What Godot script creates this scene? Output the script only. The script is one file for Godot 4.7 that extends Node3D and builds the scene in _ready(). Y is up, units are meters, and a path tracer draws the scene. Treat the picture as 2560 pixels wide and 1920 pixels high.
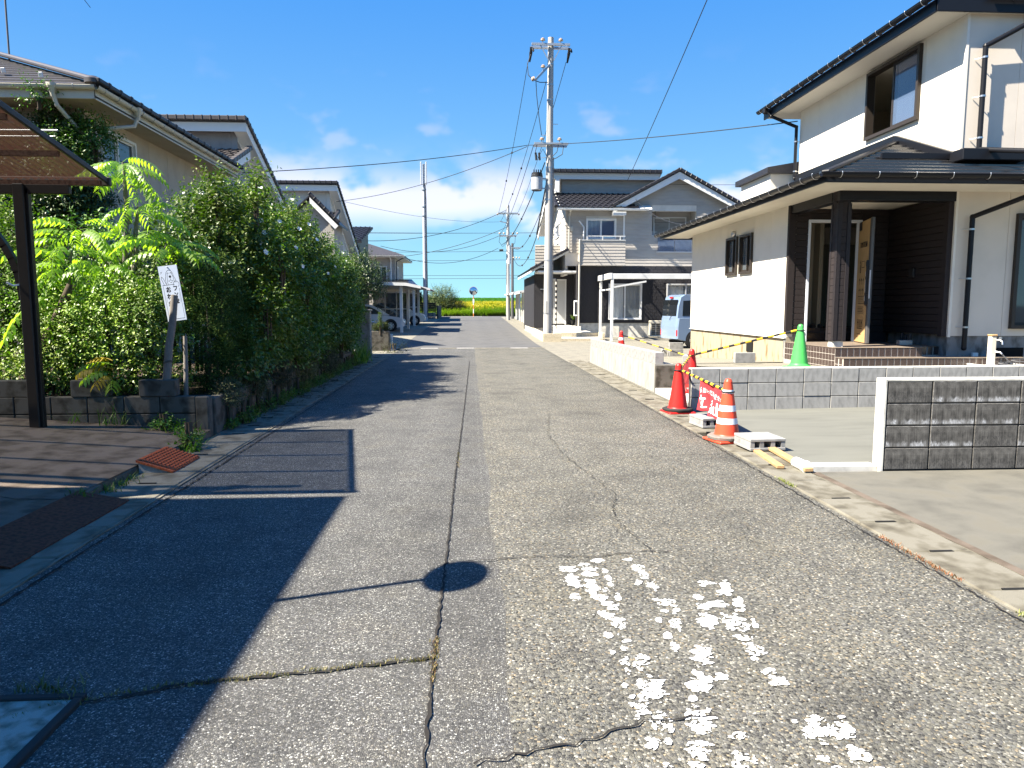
extends Node3D
# A quiet residential street in Japan on a bright morning. World: road runs towards -z, x to the right, metres.

const SUN_RUN := 0.33          # how far the light runs in -z for each metre in +x
const SUN_DROP := 1.20         # how far it drops for each metre in +x
var M := {}
var T := {}
var rng := RandomNumberGenerator.new()
var taken := {}

# ---------------------------------------------------------------- mesh builder
class MB:
	var v := PackedVector3Array()
	var n := PackedVector3Array()
	var u := PackedVector2Array()
	var c := PackedColorArray()
	var ix := PackedInt32Array()
	var col := Color(1, 1, 1)
	var usecol := false
	func vert(p: Vector3, nn: Vector3, uv := Vector2.ZERO) -> int:
		v.append(p); n.append(nn); u.append(uv)
		if usecol: c.append(col)
		return v.size() - 1
	# points counter-clockwise as seen from outside
	func tri(a: Vector3, b: Vector3, d: Vector3) -> void:
		var nn := (b - a).cross(d - a).normalized()
		var i := vert(a, nn, Vector2(0, 0)); vert(b, nn, Vector2(1, 0)); vert(d, nn, Vector2(0.5, 1))
		ix.append_array([i, i + 2, i + 1])
	func quad(a: Vector3, b: Vector3, d: Vector3, e: Vector3, s := Vector2(1, 1), o := Vector2.ZERO) -> void:
		var nn := (d - a).cross(e - b).normalized()
		var i := vert(a, nn, o + Vector2(0, s.y)); vert(b, nn, o + s); vert(d, nn, o + Vector2(s.x, 0)); vert(e, nn, o)
		ix.append_array([i, i + 2, i + 1, i, i + 3, i + 2])
	# a flat sheet whose UVs are metres in x and z
	func sheet(a: Vector3, b: Vector3, d: Vector3, e: Vector3) -> void:
		var nn := (d - a).cross(e - b).normalized()
		var i := v.size()
		for p in [a, b, d, e]: vert(p, nn, Vector2(p.x, p.z))
		ix.append_array([i, i + 2, i + 1, i, i + 3, i + 2])
	func box(ctr: Vector3, s: Vector3, bas := Basis.IDENTITY, bev := 0.0) -> void:
		var h := s * 0.5
		if bev <= 0.0:
			var q := []
			for k in 8: q.append(ctr + bas * Vector3(h.x if k & 1 else -h.x, h.y if k & 2 else -h.y, h.z if k & 4 else -h.z))
			quad(q[4], q[5], q[7], q[6]); quad(q[1], q[0], q[2], q[3]); quad(q[5], q[1], q[3], q[7])
			quad(q[0], q[4], q[6], q[2]); quad(q[6], q[7], q[3], q[2]); quad(q[0], q[1], q[5], q[4])
			return
		var b: float = minf(bev, minf(h.x, minf(h.y, h.z)) * 0.9)
		var fp := func(ax: int, sx: float, sy: float, sz: float) -> Vector3:
			var p := Vector3(sx * (h.x - (0.0 if ax == 0 else b)), sy * (h.y - (0.0 if ax == 1 else b)), sz * (h.z - (0.0 if ax == 2 else b)))
			return ctr + bas * p
		for s1 in [-1.0, 1.0]:
			if s1 > 0:
				quad(fp.call(2, -1.0, -1.0, s1), fp.call(2, 1.0, -1.0, s1), fp.call(2, 1.0, 1.0, s1), fp.call(2, -1.0, 1.0, s1))
				quad(fp.call(0, s1, -1.0, 1.0), fp.call(0, s1, -1.0, -1.0), fp.call(0, s1, 1.0, -1.0), fp.call(0, s1, 1.0, 1.0))
				quad(fp.call(1, -1.0, s1, 1.0), fp.call(1, 1.0, s1, 1.0), fp.call(1, 1.0, s1, -1.0), fp.call(1, -1.0, s1, -1.0))
			else:
				quad(fp.call(2, 1.0, -1.0, s1), fp.call(2, -1.0, -1.0, s1), fp.call(2, -1.0, 1.0, s1), fp.call(2, 1.0, 1.0, s1))
				quad(fp.call(0, s1, -1.0, -1.0), fp.call(0, s1, -1.0, 1.0), fp.call(0, s1, 1.0, 1.0), fp.call(0, s1, 1.0, -1.0))
				quad(fp.call(1, -1.0, s1, -1.0), fp.call(1, 1.0, s1, -1.0), fp.call(1, 1.0, s1, 1.0), fp.call(1, -1.0, s1, 1.0))
		for s1 in [-1.0, 1.0]:
			for s2 in [-1.0, 1.0]:
				edge(fp.call(0, s1, s2, -1.0), fp.call(0, s1, s2, 1.0), fp.call(1, s1, s2, 1.0), fp.call(1, s1, s2, -1.0), ctr)
				edge(fp.call(0, s1, -1.0, s2), fp.call(0, s1, 1.0, s2), fp.call(2, s1, 1.0, s2), fp.call(2, s1, -1.0, s2), ctr)
				edge(fp.call(1, -1.0, s1, s2), fp.call(1, 1.0, s1, s2), fp.call(2, 1.0, s1, s2), fp.call(2, -1.0, s1, s2), ctr)
				for s3 in [-1.0, 1.0]:
					var a: Vector3 = fp.call(0, s1, s2, s3); var d: Vector3 = fp.call(1, s1, s2, s3); var e: Vector3 = fp.call(2, s1, s2, s3)
					if (d - a).cross(e - a).dot(a - ctr) > 0: tri(a, d, e)
					else: tri(a, e, d)
	func edge(a: Vector3, b: Vector3, d: Vector3, e: Vector3, ctr: Vector3) -> void:
		if (b - a).cross(d - a).dot((a + d) * 0.5 - ctr) > 0: quad(a, b, d, e)
		else: quad(e, d, b, a)
	# box by its corners
	func bx(x0: float, x1: float, y0: float, y1: float, z0: float, z1: float, bev := 0.0) -> void:
		box(Vector3(x0 + x1, y0 + y1, z0 + z1) * 0.5, Vector3(absf(x1 - x0), absf(y1 - y0), absf(z1 - z0)), Basis.IDENTITY, bev)
	func bar(a: Vector3, b: Vector3, w: float, h: float, up := Vector3.UP, bev := 0.0) -> void:
		var z := (b - a)
		var l := z.length()
		z = z.normalized()
		var x := up.cross(z).normalized()
		if x.length() < 0.5: x = Vector3.RIGHT
		box((a + b) * 0.5, Vector3(w, h, l), Basis(x, z.cross(x), z), bev)
	func cyl(a: Vector3, b: Vector3, ra: float, rb := -1.0, k := 10, caps := true) -> void:
		if rb < 0: rb = ra
		var ax := (b - a).normalized()
		var s := ax.cross(Vector3.UP if absf(ax.y) < 0.9 else Vector3.RIGHT).normalized()
		var t := ax.cross(s)
		var i0 := v.size()
		for j in k + 1:
			var an := TAU * j / k
			var d := s * cos(an) + t * sin(an)
			vert(a + d * ra, d, Vector2(float(j) / k, 1)); vert(b + d * rb, d, Vector2(float(j) / k, 0))
		for j in k:
			var i := i0 + j * 2
			ix.append_array([i, i + 3, i + 2, i, i + 1, i + 3])
		if caps:
			for e in [[a, ra, -ax], [b, rb, ax]]:
				if e[1] < 0.0005: continue
				var ci := vert(e[0], e[2], Vector2(0.5, 0.5))
				for j in k + 1:
					var an := TAU * j / k
					var d := s * cos(an) + t * sin(an)
					vert(e[0] + d * e[1], e[2], Vector2(0.5 + 0.5 * cos(an), 0.5 + 0.5 * sin(an)))
				for j in k:
					if e[2] == ax: ix.append_array([ci, ci + 2 + j, ci + 1 + j])
					else: ix.append_array([ci, ci + 1 + j, ci + 2 + j])
	func tube(pts: Array, r: float, k := 6, r2 := -1.0) -> void:
		if r2 < 0: r2 = r
		var m := pts.size()
		var i0 := v.size()
		var s := Vector3.ZERO
		for q in m:
			var ax: Vector3 = (pts[mini(q + 1, m - 1)] - pts[maxi(q - 1, 0)]).normalized()
			if q == 0: s = ax.cross(Vector3.UP if absf(ax.y) < 0.9 else Vector3.RIGHT).normalized()
			s = (s - ax * s.dot(ax)).normalized()
			var t := ax.cross(s)
			var rr := lerpf(r, r2, float(q) / (m - 1))
			for j in k + 1:
				var an := TAU * j / k
				var d := s * cos(an) + t * sin(an)
				vert(pts[q] + d * rr, d, Vector2(float(j) / k, float(q) / (m - 1)))
		for q in m - 1:
			for j in k:
				var i := i0 + q * (k + 1) + j
				var i2 := i + k + 1
				ix.append_array([i, i2 + 1, i + 1, i, i2, i2 + 1])
	# profile: array of Vector2(r, y), bottom to top
	func lathe(pr: Array, at: Vector3, k := 20, bas := Basis.IDENTITY) -> void:
		for q in pr.size() - 1:
			var a: Vector2 = pr[q]; var b: Vector2 = pr[q + 1]
			var nr := Vector2(b.y - a.y, a.x - b.x).normalized()
			var i0 := v.size()
			for j in k + 1:
				var an := TAU * j / k
				var d := Vector3(cos(an), 0, sin(an))
				var nn: Vector3 = bas * (d * nr.x + Vector3.UP * nr.y)
				vert(at + bas * (d * a.x + Vector3.UP * a.y), nn, Vector2(float(j) / k, a.y)); vert(at + bas * (d * b.x + Vector3.UP * b.y), nn, Vector2(float(j) / k, b.y))
			for j in k:
				var i := i0 + j * 2
				ix.append_array([i, i + 2, i + 3, i, i + 3, i + 1])
	# a polygon (counter-clockwise seen from the side of the extrusion's end) swept along ext
	func prism(poly: Array, ext: Vector3) -> void:
		var m := poly.size()
		var cen := Vector3.ZERO
		for p in poly: cen += p
		cen /= m
		var nn := Vector3.ZERO
		for k in m: nn += (poly[k] - cen).cross(poly[(k + 1) % m] - cen)
		var pl := poly.duplicate()
		if nn.dot(ext) < 0: pl.reverse()
		var o := ext.normalized()
		# caps by ear clipping through 2D
		var bx_: Vector3 = (pl[1] - pl[0]).normalized()
		var nrm := nn.normalized() if nn.dot(ext) > 0 else -nn.normalized()
		var by_ := nrm.cross(bx_)
		var p2 := PackedVector2Array()
		for p in pl: p2.append(Vector2((p - pl[0]).dot(bx_), (p - pl[0]).dot(by_)))
		var tr := Geometry2D.triangulate_polygon(p2)
		for k in range(0, tr.size(), 3):
			var a: Vector3 = pl[tr[k]]; var b: Vector3 = pl[tr[k + 1]]; var d: Vector3 = pl[tr[k + 2]]
			if (b - a).cross(d - a).dot(nrm) < 0:
				var s := b; b = d; d = s
			tri(a + ext, b + ext, d + ext); tri(a, d, b)
		for k in m:
			quad(pl[k], pl[(k + 1) % m], pl[(k + 1) % m] + ext, pl[k] + ext)
	func mesh() -> ArrayMesh:
		var a := []
		a.resize(Mesh.ARRAY_MAX)
		a[Mesh.ARRAY_VERTEX] = v; a[Mesh.ARRAY_NORMAL] = n; a[Mesh.ARRAY_TEX_UV] = u; a[Mesh.ARRAY_INDEX] = ix
		if usecol: a[Mesh.ARRAY_COLOR] = c
		var m := ArrayMesh.new()
		m.add_surface_from_arrays(Mesh.PRIMITIVE_TRIANGLES, a)
		return m

# ---------------------------------------------------------------- objects
func numbered(nm: String) -> String:
	if not taken.has(nm):
		taken[nm] = 0
		return nm
	taken[nm] += 1
	return "%s_%03d" % [nm, taken[nm]]

func tag(o: Node, label := "", category := "", group := "", kind := "") -> Node:
	if label: o.set_meta("label", label)
	if category: o.set_meta("category", category)
	if group: o.set_meta("group", group)
	if kind: o.set_meta("kind", kind)
	return o

func thing(nm: String, label: String, category: String, at := Vector3.ZERO, turn := 0.0, group := "") -> Node3D:
	var o := Node3D.new()
	o.name = numbered(nm)
	add_child(o)
	o.position = at
	o.rotation.y = turn
	tag(o, label, category, group)
	return o

func part(nm: String, mb, mt, par: Node) -> MeshInstance3D:
	var o := MeshInstance3D.new()
	o.name = nm
	o.mesh = mb.mesh() if mb is MB else mb
	o.material_override = mt
	par.add_child(o, true)
	return o

func solo(nm: String, mb, mt, label: String, category: String, group := "") -> MeshInstance3D:
	var o := part(numbered(nm), mb, mt, self)
	tag(o, label, category, group)
	return o

func struct(nm: String, mb, mt, par: Node = self) -> MeshInstance3D:
	var o := part(numbered(nm) if par == self else nm, mb, mt, par)
	o.set_meta("kind", "structure")
	return o

func stuff(nm: String, mb, mt, par: Node) -> MeshInstance3D:
	var o := part(nm, mb, mt, par)
	o.set_meta("kind", "stuff")
	return o

func dup(o: Node3D, at: Vector3, turn: float, label: String) -> Node3D:
	var r: Node3D = o.duplicate()
	var base := String(o.name)
	var re := RegEx.create_from_string("_\\d{3}$")
	r.name = numbered(re.sub(base, ""))
	add_child(r)
	r.position = at
	r.rotation.y = turn
	r.set_meta("label", label)
	return r

func multi(nm: String, mesh: Mesh, mt: Material, xf: Array, cols, par: Node) -> MultiMeshInstance3D:
	var mm := MultiMesh.new()
	mm.transform_format = MultiMesh.TRANSFORM_3D
	mm.use_colors = cols != null
	mm.mesh = mesh
	mm.instance_count = xf.size()
	for i in xf.size():
		mm.set_instance_transform(i, xf[i])
		if cols != null: mm.set_instance_color(i, cols[i])
	var o := MultiMeshInstance3D.new()
	o.name = nm
	o.multimesh = mm
	o.material_override = mt
	par.add_child(o, true)
	o.set_meta("kind", "stuff")
	return o

# ---------------------------------------------------------------- materials
func lin(r: float, g: float, b: float, a := 1.0) -> Color:
	var k := Color(r, g, b).linear_to_srgb()
	k.a = a
	return k

func mat(nm: String, r: float, g: float, b: float, rough := 0.8, o := {}) -> StandardMaterial3D:
	var m := StandardMaterial3D.new()
	m.resource_name = nm
	m.albedo_color = lin(r, g, b)
	m.roughness = rough
	m.metallic_specular = o.get("spec", 0.4)
	m.metallic = o.get("metal", 0.0)
	if o.has("tex"):
		m.albedo_texture = T[o.tex]
		if not o.get("uv", false):
			m.uv1_triplanar = true
			m.uv1_world_triplanar = true
		var s: float = o.get("s", 1.0)
		m.uv1_scale = o.get("s3", Vector3(s, s, s))
	if o.has("bump"):
		m.heightmap_enabled = true
		m.heightmap_texture = T[o.bump]
		m.heightmap_scale = o.get("bh", 0.5)
		if not o.has("tex") and not o.get("uv", false):
			m.uv1_triplanar = true
			m.uv1_world_triplanar = true
			var s2: float = o.get("s", 1.0)
			m.uv1_scale = Vector3(s2, s2, s2)
	if o.has("detail"):
		m.detail_enabled = true
		m.detail_albedo = T[o.detail]
		m.detail_blend_mode = BaseMaterial3D.BLEND_MODE_MUL
		m.detail_uv_layer = BaseMaterial3D.DETAIL_UV_2
		m.uv2_triplanar = true
		m.uv2_world_triplanar = true
		var ds: float = o.get("ds", 0.2)
		m.uv2_scale = o.get("ds3", Vector3(ds, ds, ds))
	if o.has("back"):
		m.backlight_enabled = true
		m.backlight = o.back
	if o.has("coat"):
		m.clearcoat_enabled = true
		m.clearcoat = o.coat
		m.clearcoat_roughness = 0.08
	if o.has("vc"): m.vertex_color_use_as_albedo = true
	M[nm] = m
	return m

func glass(nm: String, r: float, g: float, b: float, a: float) -> StandardMaterial3D:
	var m := StandardMaterial3D.new()
	m.resource_name = nm
	m.albedo_color = lin(r, g, b, a)
	m.transparency = BaseMaterial3D.TRANSPARENCY_ALPHA
	m.roughness = 0.03
	m.metallic_specular = 0.7
	M[nm] = m
	return m

func noise(freq: float, sd: int, kind := FastNoiseLite.TYPE_SIMPLEX_SMOOTH, oct := 4) -> FastNoiseLite:
	var f := FastNoiseLite.new()
	f.noise_type = kind
	f.frequency = freq
	f.seed = sd
	f.fractal_octaves = oct
	if oct <= 1: f.fractal_type = FastNoiseLite.FRACTAL_NONE
	return f

func ramp(stops: Array) -> Gradient:
	var g := Gradient.new()
	var offs := PackedFloat32Array()
	var cs := PackedColorArray()
	for s in stops:
		offs.append(s[0])
		cs.append(s[1] if s[1] is Color else lin(s[1], s[1], s[1]))
	g.offsets = offs
	g.colors = cs
	return g

func ntex(nm: String, size: int, f: FastNoiseLite, stops: Array, seamless := true) -> void:
	var t := NoiseTexture2D.new()
	t.width = size
	t.height = size
	t.noise = f
	t.seamless = seamless
	t.seamless_blend_skirt = 0.12
	t.color_ramp = ramp(stops)
	T[nm] = t

# exposed stones in binder: every stone a colour of its own, darker gaps; tileable
func stones(nm: String, size: int, per: int, sd: int, cols: Array, gap: float, binder: Color) -> void:
	var r := RandomNumberGenerator.new()
	r.seed = sd
	var px := []
	for k in per * per: px.append([Vector2(r.randf(), r.randf()), cols[r.randi() % cols.size()], r.randf_range(0.72, 1.12), r.randf()])
	var im := Image.create_empty(size, size, false, Image.FORMAT_RGB8)
	var hm := Image.create_empty(size, size, false, Image.FORMAT_RGB8)
	var cell := float(size) / per
	for y in size:
		var gy := int(y / cell)
		for x in size:
			var gx := int(x / cell)
			var p := Vector2(x / cell, y / cell)
			var d1 := 9.0
			var d2 := 9.0
			var best: Array
			for oy in [-1, 0, 1]:
				for ox in [-1, 0, 1]:
					var q: Array = px[posmod(gy + oy, per) * per + posmod(gx + ox, per)]
					var d: float = (Vector2(gx + ox, gy + oy) + q[0] - p).length_squared()
					if d < d1:
						d2 = d1; d1 = d; best = q
					elif d < d2: d2 = d
			var e := sqrt(d2) - sqrt(d1)
			var k: Color = best[1] * best[2]
			var t := smoothstep(0.0, gap, e)
			if best[3] > 0.86: t *= 0.35
			k = binder.lerp(k, t)
			im.set_pixel(x, y, k)
			var h: float = t * (0.55 + 0.45 * best[3])
			hm.set_pixel(x, y, Color(h, h, h))
	T[nm] = ImageTexture.create_from_image(im)
	T[nm + "_h"] = ImageTexture.create_from_image(hm)

func g_(a: float) -> Color: return lin(a, a, a)

func make_materials() -> void:
	stones("asphalt_left", 768, 108, 11, [lin(0.11, 0.11, 0.106), lin(0.15, 0.148, 0.14), lin(0.19, 0.188, 0.175), g_(0.08), lin(0.20, 0.19, 0.165), g_(0.07), g_(0.13), g_(0.22), lin(0.44, 0.44, 0.41)], 0.30, g_(0.052))
	stones("asphalt_right", 768, 84, 23, [g_(0.11), lin(0.17, 0.162, 0.138), g_(0.05), lin(0.24, 0.20, 0.14), lin(0.155, 0.158, 0.152), lin(0.12, 0.12, 0.112), lin(0.36, 0.35, 0.31), g_(0.03), lin(0.15, 0.147, 0.13), g_(0.075), lin(0.21, 0.205, 0.185)], 0.24, lin(0.125, 0.122, 0.103))
	ntex("mottle", 512, noise(0.008, 3, FastNoiseLite.TYPE_SIMPLEX_SMOOTH, 6), [[0.0, 0.62], [0.35, 0.86], [0.62, 1.0], [1.0, 1.0]])
	ntex("soft", 256, noise(0.01, 31, FastNoiseLite.TYPE_SIMPLEX_SMOOTH, 4), [[0.0, 0.84], [0.5, 0.95], [1.0, 1.0]])
	ntex("faint", 256, noise(0.012, 32, FastNoiseLite.TYPE_SIMPLEX_SMOOTH, 4), [[0.0, 0.93], [0.5, 0.98], [1.0, 1.0]])
	ntex("drips", 512, noise(0.010, 35, FastNoiseLite.TYPE_SIMPLEX, 6), [[0.0, lin(0.42, 0.28, 0.17)], [0.22, lin(0.70, 0.56, 0.40)], [0.36, lin(0.95, 0.92, 0.86)], [0.5, 1.0], [1.0, 1.0]])
	ntex("grime", 512, noise(0.012, 5, FastNoiseLite.TYPE_SIMPLEX_SMOOTH, 6), [[0.0, lin(0.30, 0.28, 0.25)], [0.38, lin(0.72, 0.70, 0.66)], [0.6, 1.0], [1.0, 1.0]])
	ntex("patch", 512, noise(0.011, 8, FastNoiseLite.TYPE_SIMPLEX_SMOOTH, 5), [[0.0, lin(0.70, 0.70, 0.71)], [0.42, 0.92], [0.6, 1.0], [0.78, lin(1.0, 0.99, 0.96)], [1.0, lin(1.0, 0.98, 0.93)]])
	ntex("grain", 512, noise(0.12, 9, FastNoiseLite.TYPE_SIMPLEX, 3), [[0.0, 0.35], [0.5, 0.8], [1.0, 1.0]])
	ntex("specks", 512, noise(0.22, 12, FastNoiseLite.TYPE_CELLULAR, 1), [[0.0, 0.45], [0.35, 0.85], [1.0, 1.0]])
	ntex("stucco", 256, noise(0.06, 14, FastNoiseLite.TYPE_SIMPLEX, 3), [[0.0, 0.5], [1.0, 1.0]])
	ntex("wood", 256, noise(0.02, 15, FastNoiseLite.TYPE_SIMPLEX_SMOOTH, 5), [[0.0, 0.45], [0.4, 0.8], [0.55, 0.6], [1.0, 1.0]])
	ntex("rust", 512, noise(0.02, 16, FastNoiseLite.TYPE_SIMPLEX, 6), [[0.0, lin(0.25, 0.18, 0.15)], [0.4, lin(0.75, 0.6, 0.5)], [0.7, 1.0], [1.0, lin(1.0, 0.85, 0.7)]])
	M["road_left"] = mat("road_left", 0.98, 0.97, 0.94, 0.9, {"vc": true, "tex": "asphalt_left", "uv": true, "s": 1.30, "bump": "asphalt_left_h", "bh": 0.35, "detail": "patch", "ds": 0.33})
	M["road_right"] = mat("road_right", 0.98, 0.965, 0.93, 0.9, {"vc": true, "tex": "asphalt_right", "uv": true, "s": 1.12, "bump": "asphalt_right_h", "bh": 0.45, "detail": "patch", "ds": 0.27})
	mat("road_far", 0.115, 0.114, 0.112, 0.9, {"tex": "specks", "s": 1.6, "bump": "specks", "bh": 0.3, "detail": "patch", "ds": 0.2})
	mat("concrete", 0.150, 0.142, 0.117, 0.9, {"tex": "specks", "s": 2.6, "bump": "specks", "bh": 0.25, "detail": "patch", "ds": 0.4})
	mat("concrete_lid", 0.205, 0.190, 0.150, 0.92, {"tex": "specks", "s": 3.2, "bump": "specks", "bh": 0.35, "detail": "grime", "ds": 0.55})
	mat("concrete_new", 0.150, 0.150, 0.128, 0.75, {"tex": "soft", "s3": Vector3(0.35, 0.35, 1.6), "bump": "grain", "bh": 0.05, "detail": "soft", "ds3": Vector3(0.12, 0.12, 0.5)})
	mat("concrete_white", 0.62, 0.60, 0.54, 0.85, {"tex": "mottle", "s": 0.9, "bump": "grain", "bh": 0.08})
	mat("concrete_yard", 0.245, 0.228, 0.182, 0.9, {"tex": "specks", "s": 2.6, "bump": "specks", "bh": 0.2, "detail": "patch", "ds": 0.4})
	mat("concrete_pale", 0.31, 0.30, 0.275, 0.85, {"tex": "mottle", "s3": Vector3(0.7, 0.5, 0.7), "bump": "grain", "bh": 0.1})
	mat("cover_concrete", 0.42, 0.40, 0.34, 0.9, {"tex": "specks", "s": 5.0, "bump": "specks", "bh": 0.3, "detail": "grime", "ds": 1.5})
	mat("foundation", 0.31, 0.265, 0.19, 0.88, {"tex": "drips", "s3": Vector3(0.75, 0.22, 0.75), "bump": "grain", "bh": 0.08})
	mat("foundation_grey", 0.22, 0.22, 0.215, 0.88, {"tex": "grime", "s3": Vector3(0.8, 0.5, 0.8), "bump": "grain", "bh": 0.08})
	mat("slab_old", 0.165, 0.13, 0.10, 0.95, {"tex": "specks", "s": 2.0, "bump": "specks", "bh": 0.8, "detail": "grime", "ds": 0.5})
	mat("wall_old", 0.095, 0.088, 0.075, 0.95, {"tex": "grime", "s3": Vector3(0.9, 0.9, 0.9), "bump": "grain", "bh": 0.15})
	mat("block_new", 0.31, 0.305, 0.29, 0.9, {"tex": "mottle", "s3": Vector3(2.2, 1.1, 2.2), "bump": "grain", "bh": 0.08})
	mat("block_pale", 0.27, 0.268, 0.26, 0.9, {"tex": "mottle", "s": 1.6, "bump": "grain", "bh": 0.1})
	mat("mortar", 0.045, 0.044, 0.043, 0.95)
	mat("mortar_pale", 0.35, 0.34, 0.32, 0.95)
	mat("earth", 0.055, 0.040, 0.026, 0.98, {"tex": "mottle", "s": 1.2, "bump": "grain", "bh": 1.0})
	mat("ground_far", 0.075, 0.10, 0.035, 0.98, {"tex": "mottle", "s": 0.2})
	mat("field_green", 0.06, 0.15, 0.022, 0.98, {"tex": "mottle", "s": 0.12})
	mat("road_paint", 0.80, 0.80, 0.78, 0.8)
	mat("crack", 0.018, 0.016, 0.014, 0.98)
	mat("hollow", 0.006, 0.006, 0.006, 0.98)
	mat("moss", 0.11, 0.115, 0.035, 0.95, {"vc": true})
	# houses
	mat("white_siding", 0.76, 0.71, 0.62, 0.75, {"tex": "faint", "s": 0.5, "bump": "stucco", "bh": 0.05})
	mat("beige_siding", 0.66, 0.59, 0.50, 0.75, {"tex": "faint", "s": 0.5, "bump": "stucco", "bh": 0.05})
	mat("soffit", 0.66, 0.62, 0.53, 0.8, {"tex": "faint", "s": 0.4})
	mat("black_metal", 0.009, 0.0095, 0.012, 0.36, {"spec": 0.35})
	mat("black_roof", 0.018, 0.018, 0.020, 0.22, {"spec": 0.75})
	mat("brown_board", 0.032, 0.024, 0.024, 0.75, {"tex": "wood", "s3": Vector3(1.2, 7.0, 1.2), "bump": "wood", "bh": 0.12})
	mat("brown_trim", 0.018, 0.014, 0.015, 0.6)
	mat("steel", 0.55, 0.56, 0.58, 0.3, {"metal": 0.9})
	mat("galvanized", 0.42, 0.44, 0.46, 0.42, {"metal": 0.7, "tex": "soft", "s": 1.0})
	mat("sash_brown", 0.035, 0.028, 0.023, 0.4)
	mat("sash_white", 0.70, 0.70, 0.69, 0.4)
	mat("sash_silver", 0.50, 0.50, 0.49, 0.4)
	glass("pane", 0.62, 0.72, 0.80, 0.14)
	glass("pane_dark", 0.06, 0.07, 0.08, 0.72)
	glass("car_glass", 0.010, 0.012, 0.014, 0.86)
	glass("pane_blue", 0.12, 0.17, 0.27, 0.55)
	mat("curtain_white", 0.62, 0.62, 0.60, 0.9)
	mat("curtain_grey", 0.20, 0.20, 0.19, 0.9)
	mat("room", 0.30, 0.27, 0.21, 0.9)
	mat("room_dark", 0.06, 0.05, 0.045, 0.9)
	mat("brown_tile", 0.062, 0.043, 0.038, 0.22, {"spec": 0.55, "tex": "mottle", "s": 5.0})
	mat("grout", 0.36, 0.33, 0.29, 0.9)
	mat("paving_tile", 0.17, 0.135, 0.105, 0.7, {"tex": "mottle", "s": 2.0})
	mat("cardboard", 0.46, 0.30, 0.135, 0.85, {"tex": "soft", "s": 1.5})
	mat("tape_film", 0.06, 0.056, 0.055, 0.5, {"spec": 0.7})
	mat("masking", 0.62, 0.66, 0.72, 0.7)
	mat("grey_siding", 0.40, 0.37, 0.33, 0.8, {"tex": "soft", "s3": Vector3(0.4, 2.0, 0.4)})
	mat("pale_siding", 0.60, 0.57, 0.51, 0.8, {"tex": "soft", "s": 0.7})
	mat("charcoal_tile", 0.030, 0.029, 0.033, 0.7, {"tex": "mottle", "s": 3.0, "bump": "stucco", "bh": 0.1})
	mat("kawara", 0.022, 0.022, 0.028, 0.48, {"spec": 0.4, "tex": "mottle", "s": 2.5})
	mat("kawara_brown", 0.060, 0.052, 0.050, 0.42, {"spec": 0.5, "tex": "mottle", "s": 2.5})
	mat("white_trim", 0.72, 0.72, 0.70, 0.5)
	mat("white_metal", 0.66, 0.66, 0.64, 0.4, {"tex": "soft", "s": 0.5})
	mat("lavender_stucco", 0.33, 0.315, 0.315, 0.85, {"tex": "soft", "s": 0.7, "bump": "stucco", "bh": 0.3})
	mat("beige_stucco", 0.42, 0.36, 0.29, 0.85, {"tex": "soft", "s": 0.6, "bump": "stucco", "bh": 0.15})
	mat("tan_soffit", 0.40, 0.345, 0.26, 0.85, {"tex": "soft", "s": 0.35})
	mat("house_far", 0.40, 0.37, 0.33, 0.85, {"tex": "soft", "s": 0.5})
	mat("roof_dull", 0.050, 0.046, 0.046, 0.5, {"tex": "mottle", "s": 1.0})
	mat("gutter_cream", 0.50, 0.47, 0.40, 0.45, {"tex": "soft", "s": 0.7})
	mat("solar", 0.02, 0.03, 0.07, 0.08, {"spec": 0.8})
	# carport near
	mat("bronze", 0.022, 0.017, 0.014, 0.45, {"tex": "soft", "s": 2.0})
	var pc := mat("poly_roof", 0.20, 0.10, 0.075, 0.35, {"back": Color(0.19, 0.125, 0.10)})
	pc.transparency = BaseMaterial3D.TRANSPARENCY_ALPHA
	pc.albedo_color = lin(0.070, 0.052, 0.045, 0.81)
	mat("purlin", 0.10, 0.052, 0.036, 0.8, {"tex": "rust", "s": 2.0})
	mat("rusty_red", 0.34, 0.088, 0.032, 0.8, {"tex": "rust", "s": 3.0, "bump": "grain", "bh": 0.1})
	mat("rusty_brown", 0.105, 0.034, 0.018, 0.85, {"tex": "rust", "s": 2.2, "bump": "grain", "bh": 0.2})
	# street things
	mat("cone_red", 0.68, 0.022, 0.018, 0.42, {"tex": "soft", "s": 3.0})
	mat("cone_orange", 0.72, 0.075, 0.035, 0.42, {"tex": "soft", "s": 3.0})
	mat("cone_green", 0.07, 0.42, 0.09, 0.4, {"tex": "soft", "s": 3.0})
	mat("reflective", 0.66, 0.68, 0.70, 0.35)
	mat("rubber", 0.025, 0.024, 0.023, 0.8)
	mat("stripe_yellow", 0.70, 0.42, 0.025, 0.45)
	mat("stripe_black", 0.015, 0.015, 0.018, 0.45)
	mat("timber", 0.52, 0.33, 0.16, 0.85, {"tex": "wood", "s3": Vector3(5.0, 5.0, 0.9)})
	mat("timber_grey", 0.24, 0.215, 0.19, 0.95, {"tex": "wood", "s3": Vector3(9.0, 1.0, 9.0), "bump": "wood", "bh": 0.5})
	mat("pvc", 0.68, 0.68, 0.65, 0.4)
	mat("cream_plastic", 0.60, 0.55, 0.45, 0.5)
	mat("pole_concrete", 0.40, 0.39, 0.37, 0.85, {"tex": "soft", "s3": Vector3(0.8, 0.15, 0.8)})
	mat("porcelain", 0.40, 0.30, 0.22, 0.25)
	mat("transformer_grey", 0.36, 0.38, 0.40, 0.45)
	mat("wire", 0.022, 0.024, 0.026, 0.6)
	mat("wire_grey", 0.10, 0.10, 0.105, 0.5)
	mat("tower_grey", 0.45, 0.46, 0.48, 0.5)
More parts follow.
